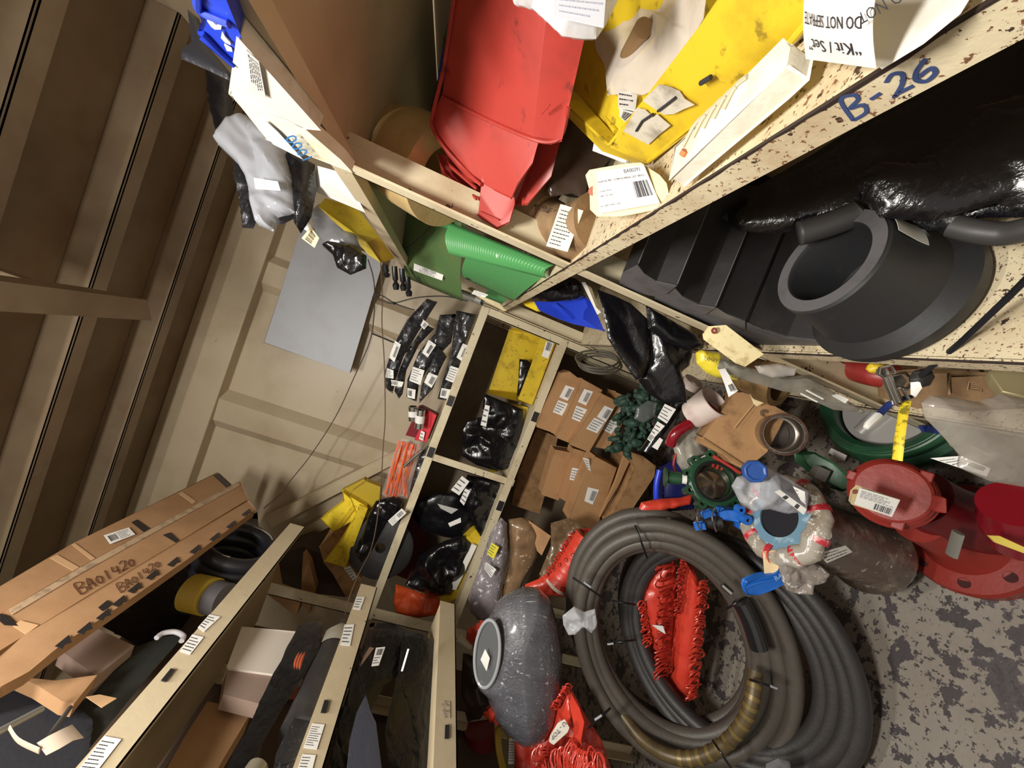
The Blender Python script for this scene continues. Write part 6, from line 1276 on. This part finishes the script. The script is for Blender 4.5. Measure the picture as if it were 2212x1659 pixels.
t.add('bar', MB().tube(spl([(1448, 960, 1.42), (1460, 935, 1.40), (1490, 915, 1.40)], 5), .020, 14), redgloss)
t.add('end', MB().tube(spl([(1525, 878, 1.36), (1545, 893, 1.36), (1570, 915, 1.38)], 5), .019, 14), redgloss); t.done()
t = Thing('wrapped_bar', 'black wrapped bar with three white labels lying by the dark green fittings', 'bar')
m = MB(); m.tube([W(1470, 865, 1.48), W(1395, 975, 1.52)], .022, 12); b = t.add('bar', m, blackbag)
t.add('label', sticker([(1436, 872, 1.42), (1460, 884, 1.42), (1440, 915, 1.43), (1420, 902, 1.43)], 253, rows=4), PI_, under=b)
t.add('label', sticker([(1420, 910, 1.43), (1436, 920, 1.43), (1405, 954, 1.45), (1398, 948, 1.45)], 254, bc=(.1, .05, .9, .3), rows=3), PI_, under=b)
t.add('label', sticker([(1425, 945, 1.44), (1432, 950, 1.44), (1420, 972, 1.45), (1408, 965, 1.45)], 255, rows=0), PI_, under=b); t.done()
# dark green fittings heap
rnd = random.Random(12); gm = mat('mossy_green_fitting', (40, 66, 54), .6, bump=.4, bs=80, dirt=((84, 92, 74), 25, .5, .75, .6)); proto = None
for i in range(84):
    f, g = rnd.random(), rnd.random(); x = 1350+f*95-30*g; y = 850+g*125+(-20 if f > .6 else 0)
    p = W(x, y, 1.98+rnd.uniform(-.05, .05)-.1*f)
    if proto is None:
        t = Thing('green_fitting', 'small knobbly dark green fitting in the heap right of the upper carton stack', 'fitting', 'small dark green fittings in a heap')
        m = MB(); blob(m, p, RI*.026, UP*.018, FW*.018, .25, 1.6, 4, 2); m.lathe(p-RI*.03, RI, [(0, 0), (0, .010), (.06, .010), (.06, 0)], 8); proto = t
        t.add('green_fitting', m, gm); proto = t.done()
    else:
        o = proto.copy(); COL.objects.link(o); o.location = p; o.rotation_euler = (rnd.uniform(0, 6), rnd.uniform(0, 6), rnd.uniform(0, 6)); s_ = rnd.uniform(.9, 1.5); o.scale = (s_, s_, s_)
t = Thing('plastic_bag', 'grey translucent film scrap over the dark green fittings', 'bag')
t.add('film', pillow(MB(), [(1375, 880), (1400, 865), (1420, 870), (1415, 900), (1390, 915), (1370, 905)], 1.72, .02, .6, 16, 4, 20), mat('grey_film_scrap', (110, 114, 112), .2, alpha=.5)); t.done()
# cardboard box, steel sleeve
t = Thing('cardboard_box', 'oil-stained brown cardboard box with a manila tag behind the steel sleeve', 'box')
m = MB(); P = [W(1592, 845, 1.34), W(1640, 860, 1.32), W(1698, 893, 1.28), W(1655, 975, 1.26), W(1615, 1008, 1.27), W(1520, 945, 1.34)]; m.prism(P, FW*.09+RI*.02); b = t.add('body', m, card_d, bev=.003)
m = MB(); m.poly([(1520, 945, 1.335), (1612, 1006, 1.265), (1608, 1014, 1.27), (1580, 1000, 1.30), (1562, 982, 1.31), (1518, 960, 1.35)], .05); t.add('lower_side', m, card_d, under=b)
t.add('paper_crease', MB().tube([W(1632, 868, 1.305), W(1585, 925, 1.30)], .0015, 6), mat('crease_line', (206, 170, 124), .7), under=b)
m = MB(); c = W(1650, 892, 1.288)
for r in (.011, .006): m.tube([c+(RI*math.cos(a)+UP*math.sin(a))*r for a in [j*.5 for j in range(11)]], .0012, 6)
t.add('printed_mark', m, inkm, under=b, label='small round printed mark'); t.done()
t = Thing('paper_tag', 'manila tag with a white printed slip lying on the stained cardboard box', 'tag')
t.add('card', MB().poly([(1620, 850, 1.29), (1650, 862, 1.28), (1672, 850, 1.26), (1668, 862, 1.26), (1635, 878, 1.28), (1628, 872, 1.285)], .001), manila)
t.add('slip', sticker([(1645, 862, 1.27), (1668, 850, 1.26), (1676, 856, 1.26), (1650, 870, 1.27)], 256, rows=2), PI_); t.done()
t = Thing('steel_sleeve', 'open machined steel pipe sleeve resting against the stained cardboard box', 'sleeve')
c = W(1692, 938, 1.22); ax = toward(-.28, .10); m = MB(); m.lathe(c-ax*.09, ax, [(0, .052), (0, .062), (.09, .064), (.094, .062), (.094, .056), (.088, .054), (.05, .054), (.048, .049), (.0, .049)], 44, closed=True); b = t.add('sleeve', m, mat('machined_steel', (186, 178, 168), .28, .95, bump=.05, bs=120), sharp=30)
m = MB(); m.ring(c+ax*.0, ax, .058, .0665, .004, 44); t.add('rusty_rim', m, mat('rusty_rim', (104, 76, 62), .5, .4), under=b, label='rusty outer rim')
m = MB(); m.lathe(c-ax*.088, ax, [(0, 0), (0, .048)], 30); t.add('dark_bore', m, mat('dark_bore', (58, 50, 46), .5), under=b); t.done()
# red comb
t = Thing('red_grille', 'red plastic grille under the lower corner of the stained cardboard box', 'grille')
m = MB(); m.tube([W(1540, 985, 1.36), W(1600, 1022, 1.33)], .007, 8); b = t.add('rail', m, redp)
for k in range(5): t.add('tooth', MB().tube([W(1545+10*k, 988+6*k, 1.36), W(1540+9*k, 1008+4*k, 1.38)], .005, 6), redp, under=b)
t.done()
# big green valve on the deck under the lowest shelf
t = Thing('butterfly_valve', 'large green butterfly valve with a grey disc lying under the lowest right shelf', 'valve', 'green butterfly valves')
c = W(1905, 862, 'z.20'); ax = Vector((.05, -.05, 1)).normalized(); R_ = .205
m = MB(); m.lathe(c-ax*.09, ax, [(0, .16), (0, R_), (.035, R_+.004), (.05, R_-.012), (.075, R_-.008), (.09, R_-.02), (.092, R_-.04), (.08, .15), (.0, .15)], 72, closed=True); b = t.add('body', m, greenv, sharp=28)
m = MB(); m.lathe(c-ax*.018, ax, [(0, R_-.008), (.014, R_-.014), (.019, R_-.024), (.014, R_-.034)], 72); t.add('bright_rim', m, greenv2, under=b, label='brighter green worn rim')
m = MB(); m.lathe(c-ax*.055, ax, [(0, .15), (.012, .148), (.014, .155)], 60); t.add('seat', m, mat('black_seat', (26, 30, 30), .3), under=b)
m = MB(); m.lathe(c-ax*.065, ax, [(0, 0), (.012, .0), (.012, .146), (0, .148)], 60); t.add('disc', m, mat('grey_coated_disc', (176, 172, 168), .4, .2), under=b, label='light grey disc')
m = MB(); m.tube([c-ax*.045+(W(1880, 890, 'z.2')-c)*.2, c-ax*.05+(W(1800, 960, 'z.2')-c)*.6], .026, 14); t.add('boss', m, mat('grey_coated_disc', (176, 172, 168), .4, .2), under=b)
t.add('label', sticker([(1796, 968, 'z.21'), (1830, 984, 'z.2'), (1824, 998, 'z.2'), (1790, 978, 'z.21')], 257, rows=0), PI_, under=b); t.done()
t = Thing('green_flange', 'narrow green flange plate with a steel block in front of the large green valve', 'flange')
m = MB(); m.poly([(1738, 985, 1.22), (1760, 978, 1.21), (1800, 1000, 1.17), (1840, 1035, 1.14), (1842, 1050, 1.14), (1820, 1060, 1.15), (1780, 1035, 1.18), (1740, 1002, 1.22)], .04); b = t.add('plate', m, greenv2, bev=.004)
m = MB(); m.poly([(1772, 1008, 1.155), (1795, 1018, 1.15), (1782, 1042, 1.15), (1758, 1030, 1.16)], .025); t.add('steel_block', m, mat('dull_zinc', (150, 148, 140), .45, .6), under=b); t.done()
t = Thing('paper_tag', 'white barcode sleeve of paper lying between the large green valve and the cloudy bag', 'tag')
t.add('paper', sticker([(2010, 990, .86), (2075, 985, .82), (2140, 1012, .78), (2132, 1030, .78)], 258, bc=(.45, .1, .9, .5), rows=3), PI_); t.done()
# --- red valve
t = Thing('gate_valve', 'red valve with a round cap and wide bolt-holed flange on the deck', 'valve')
c = W(1925, 1062, .93); ax = (Vector((0, 0, 1))*.75-FW*.55).normalized(); m = MB()
m.lathe(c-ax*.16, ax, [(0, 0), (0, .075), (.06, .075), (.075, .085), (.11, .085), (.115, .078), (.14, .078), (.145, .072), (.156, .072), (.16, .066), (.16, 0)], 44); b = t.add('cap_body', m, redpaint, sharp=28)
A_, B2 = ortho(ax)
for an in (.4, 2.5, 4.6):
    p = c+(A_*math.cos(an)+B2*math.sin(an))*.075-ax*.035; m = MB(); m.obox(p-A_*.012-B2*.012, A_*.024, B2*.024, ax*.03); t.add('cap_lug', m, redpaint, under=b, bev=.003)
c2 = W(2055, 1150, 'z.09'); m = MB(); m.lathe(Vector((c2.x, c2.y, .0)), (0, 0, 1), [(0, 0), (0, .150), (.035, .152), (.045, .146), (.05, .10), (.10, .075), (.22, .06), (.22, 0)], 56); f_ = t.add('flange', m, redpaint, sharp=30)
for k in range(8):
    an = k*math.pi/4+.35; p = Vector((c2.x+math.cos(an)*.122, c2.y+math.sin(an)*.122, .0482)); m = MB(); m.lathe(p, (0, 0, 1), [(0, 0), (0, .013)], 16); m.lathe(p, (0, 0, 1), [(0, .013), (.0012, .0135), (.0014, .0128)], 16); t.add('bolt_hole', m, mat('hole_shadow_red', (58, 14, 14), .8), under=f_, label='dark bolt hole')
m = MB(); m.tube([W(2055, 1200, .93), W(2070, 1150, .91)], .013, 8, flat=(1, .5)); t.add('bolt', m, mat('dull_zinc', (150, 148, 140), .45, .6))
m = MB(); m.obox(W(2018, 1068, .88), W(2048, 1075, .86)-W(2018, 1068, .88), W(2018, 1105, .87)-W(2018, 1068, .88), FW*.05); t.add('square_lug', m, redpaint, bev=.004)
m = MB(); m.tube(spl([(1985, 1075, 1.02), (2050, 1110, 1.02), (2120, 1130, 1.0), (2200, 1130, .98)], 6), .075, 24); t.add('pipe_body', m, mat('dark_red_valve_paint', (96, 18, 24), .35))
m = MB(); c3 = W(2200, 1135, .86); a3 = (W(2180, 1050, .80)-c3).normalized(); m.lathe(c3-a3*.06, a3, [(0, .0), (0, .054), (.05, .054), (.052, .060), (.09, .060), (.1, .056), (.15, .054), (.15, 0)], 36); t.add('upright_pipe', m, redgloss, sharp=30, label='glossier dark red branch pipe'); t.done()
t = Thing('paper_tag', 'manila tag with barcode label tied across the cap of the red valve', 'tag')
m = MB(); m.poly([(1834, 1082, .86), (1838, 1060, .86), (1850, 1048, .86), (1942, 1078, .85), (1926, 1116, .86), (1840, 1090, .87)], .001); b = t.add('card', m, manila)
t.add('barcode_label', sticker([(1856, 1053, .853), (1943, 1079, .845), (1925, 1116, .855), (1845, 1088, .862)], 260, bc=(.48, .08, .95, .42), rows=6, lift=.002), PI_, under=b)
m = MB(); m.ring(W(1845, 1062, .858)-FW*.001, -FW, .002, .005, .001, 12); t.add('eyelet', m, mat('dark_red_washer', (142, 70, 62), .7), under=b); t.done()
t = Thing('tie_label', 'yellowed plastic strip pointing in from the right edge over the red flange', 'strip')
t.add('strip', MB().poly([(2135, 1157, .80), (2160, 1158, .79), (2230, 1190, .76), (2230, 1202, .76), (2150, 1172, .80)], .003), mat('yellowed_plastic', (206, 186, 84), .5)); t.done()
# --- wrapped flanged pipe
t = Thing('wrapped_flange_pipe', 'flanged pipe wrapped in dirty clear film with red tape bands and pale blue face', 'pipe')
c = W(1690, 1120, 1.10); c1 = W(1880, 1195, 1.20); ax = (c-c1).normalized()
m = MB(); m.lathe(c1, ax, [(0, 0), (0, .115), (.02, .12), (.06, .10), ((c-c1).length-.06, .10), ((c-c1).length-.04, .10)], 44); b = t.add('pipe_wrap', m, mat('dirty_brown_film', (84, 70, 62), .25, chips_streaks=[((150, 142, 134), 46, 0.64)], bump=.5, bs=36, coat=.5, bdist=.006, crk=40, dirt=[((150, 136, 122), 18, .5, .75, .7), ((96, 30, 26), 5, .6, .75, .5)]), sharp=0)  # pale streaks paint glints on the pipe film
A_, B2 = ortho(ax); ringp = [c+(A_*math.cos(a)+B2*math.sin(a))*.102 for a in [j*2*math.pi/48 for j in range(48)]]
m = MB(); m.tube([p+Vector([noise.noise(p*30)*.010]*3) for p in ringp], [.026*(1+.22*noise.noise(p*45)) for p in ringp], 16, closed=True); f_ = t.add('flange_wrap', m, mat('milky_wrap', (168, 160, 148), .22, chips_streaks=[((226, 222, 216), 40, 0.60)], bump=.5, bs=45, coat=.6, bdist=.005, crk=45, dirt=[((120, 100, 70), 16, .5, .7, .7)]), sharp=0)  # white streaks are painted highlights of the flange wrap
for k in range(9):
    a0 = k*2*math.pi/9+.25; pp = [c+(A_*math.cos(a0+j*.06)+B2*math.sin(a0+j*.045))*.102 for j in range(4)]; m = MB(); m.tube(pp, .0285, 14, cap=False); t.add('red_band', m, mat('red_printed_tape', (190, 50, 62), .3, bump=.5, dirt=((230, 200, 190), 50, .5, .6, .5)), under=f_, label='red printed tape band')
m = MB(); m.ring(c-ax*.002+ax*.012, ax, .056, .090, .006, 48); t.add('blue_face', m, mat('pale_blue_cover', (104, 138, 160), .4, bump=.2, dirt=((196, 214, 220), 20, .5, .65, .6)), label='pale blue flange cover')
m = MB(); m.lathe(c+ax*.008, ax, [(0, 0), (0, .057)], 40); t.add('bore', m, mat('dark_opening', (22, 22, 30), .5), label='dark open bore')
t.add('long_label', sticker([(1765, 1195, 1.005), (1825, 1178, 1.02), (1840, 1192, 1.02), (1785, 1216, 1.005)], 262, rows=3, lift=.002), [mat('dirty_label', (200, 196, 186), .5), inkm], under=b)
t.done()
t = Thing('plastic_bag', 'crumpled clear bag with paper slips and blue cap on the wrapped flange', 'bag')
t.add('film', pillow(MB(), [(1580, 1050), (1592, 1030), (1625, 1022), (1650, 1005), (1672, 1015), (1700, 1030), (1745, 1060), (1742, 1105), (1700, 1110), (1660, 1100), (1625, 1105), (1598, 1085)], 1.00, .04, .9, 16, 261, 44), mat('clear_shiny_film', (206, 208, 216), .1, alpha=.45, bump=.3, bs=30, crk=28))
t.add('dark_part', pillow(MB(), [(1645, 1030), (1680, 1020), (1745, 1075), (1735, 1105), (1680, 1105), (1640, 1075)], 1.03, .03, .4, 12, 262, 24), mat('grey_part', (70, 72, 84), .4))
t.add('paper_slip', sticker([(1672, 1062, .93), (1684, 1058, .93), (1742, 1100, .92), (1735, 1112, .92)], 263, rows=2), PI_); t.add('paper_slip', sticker([(1712, 1050, .93), (1738, 1062, .92), (1740, 1090, .92), (1730, 1082, .92)], 264, rows=3), PI_)
m = MB(); cc = W(1628, 1018, .97); m.lathe(cc, toward(-.3, .2), [(0, 0), (0, .030), (.018, .028), (.020, .022), (.017, .020), (.017, 0)], 8); t.add('blue_cap', m, mat('blue_cap', (40, 78, 150), .35), label='dark blue eight-sided cap', bev=.002); t.done()
# blue bracket and clamp
t = Thing('blue_bracket', 'bright blue cast lever with two bosses lying on the hose beside the wrapped flange', 'bracket')
m = MB(); m.poly([(1556, 1108, 1.20), (1562, 1100, 1.20), (1590, 1102, 1.19), (1608, 1108, 1.18), (1622, 1122, 1.17), (1620, 1140, 1.17), (1600, 1143, 1.18), (1596, 1128, 1.18), (1575, 1124, 1.19), (1558, 1120, 1.20)], .03); b = t.add('arm', m, bluepaint, bev=.004)
for x, y, r in ((1594, 1098, .014), (1608, 1120, .016)): m = MB(); m.lathe(W(x, y, 1.17), toward(), [(0, .005), (0, r), (.018, r*.9), (.018, .005)], 18); t.add('boss', m, bluepaint, under=b)
t.done()
t = Thing('pipe_clamp', 'dark clamp with bright blue pads beside the bright blue lever', 'clamp')
m = MB(); m.tube([W(1515, 1130, 1.22), W(1560, 1128, 1.20)], .016, 12); b = t.add('bar', m, rubber)
for pl in ([(1518, 1110, 1.20), (1536, 1102, 1.20), (1545, 1112, 1.20), (1522, 1120, 1.20)], [(1503, 1132, 1.20), (1522, 1130, 1.19), (1524, 1143, 1.19), (1504, 1145, 1.20)]): t.add('pad', MB().poly(pl, .012), bluepaint, under=b, bev=.002)
for x in (1512, 1545): t.add('wire', MB().tube(spl([(x, 1098, 1.19), (x-7, 1120, 1.17), (x+2, 1148, 1.19)], 5), .0025, 6), chrome, under=b)
t.done()
for a, w_ in (((1427, 1124), 'left'), ((1444, 1122), 'right')):
    t = Thing('hose_fitting', 'tiny bright metal fitting on top of the front hose coil, the %s one of two' % w_, 'fitting')
    t.add('fitting', blob(MB(), W(a[0], a[1], 1.36), RI*.010, UP*.009, FW*.010, .3, 2, 4, 2), chrome); t.done()
# blue handwheel segment, wrapped lump, stained card
t = Thing('blue_lever', 'curved bright blue lever with raised lettering resting on the hoses', 'lever')
m = MB(); P = [(1611, 1268), (1614, 1258), (1640, 1246), (1672, 1240), (1690, 1225), (1702, 1240), (1696, 1258), (1672, 1272), (1640, 1284), (1615, 1284)]; m.poly([(a, b_, 1.07) for a, b_ in P], .018); b = t.add('blade', m, bluepaint, bev=.003)
q = Quad([(1668, 1243, 1.065), (1698, 1228, 1.065), (1702, 1240, 1.065), (1674, 1256, 1.065)], .002); m = MB(); words(m, q, 'BAI4', .05, .1, .75, 0, .9); t.add('raised_letters', m, mat('pale_blue_letters', (150, 190, 230), .5), under=b, label='pale raised letters')
t.add('rib', MB().tube(spl([(1612, 1268, 1.067), (1640, 1258, 1.065), (1672, 1252, 1.065), (1700, 1240, 1.067)], 5), .003, 6), bluepaint, under=b); t.done()
t = Thing('wrapped_bundle', 'lump of crinkled clear wrap with a dirty brown side next to the blue lever', 'wrapped bundle')
t.add('lump', pillow(MB(), [(1680, 1205), (1700, 1198), (1735, 1200), (1765, 1215), (1782, 1230), (1778, 1255), (1755, 1262), (1750, 1282), (1725, 1284), (1700, 1275), (1690, 1255)], 1.06, .05, .9, 20, 271, 40), mat('crinkled_wrap', (150, 140, 132), .15, chips_streaks=[((220, 216, 214), 44, 0.60)], alpha=.85, bump=.3, bs=45, crk=45, dirt=((110, 90, 80), 14, .5, .7, .6))); t.done()  # near-white streaks give the crinkles painted highlights
t = Thing('stained_card', 'cream card speckled with black stains above the blue lever', 'card')
m = MB(); m.poly([(1648, 1192, 1.08), (1680, 1188, 1.07), (1692, 1205, 1.07), (1680, 1232, 1.07), (1660, 1246, 1.08), (1652, 1240, 1.08)], .002); t.add('card', m, mat('stained_cream_card', (232, 206, 160), .7, chips_streaks=((70, 56, 48), 60, .62))); t.done()
t = Thing('plastic_scrap', 'grey clear film scrap on the deck by the bottom edge of the picture', 'plastic sheet')
t.add('film', pillow(MB(), [(1655, 1650), (1680, 1638), (1705, 1645), (1720, 1690), (1650, 1690)], 1.1, .02, .7, 18, 8, 20), greybag); t.done()
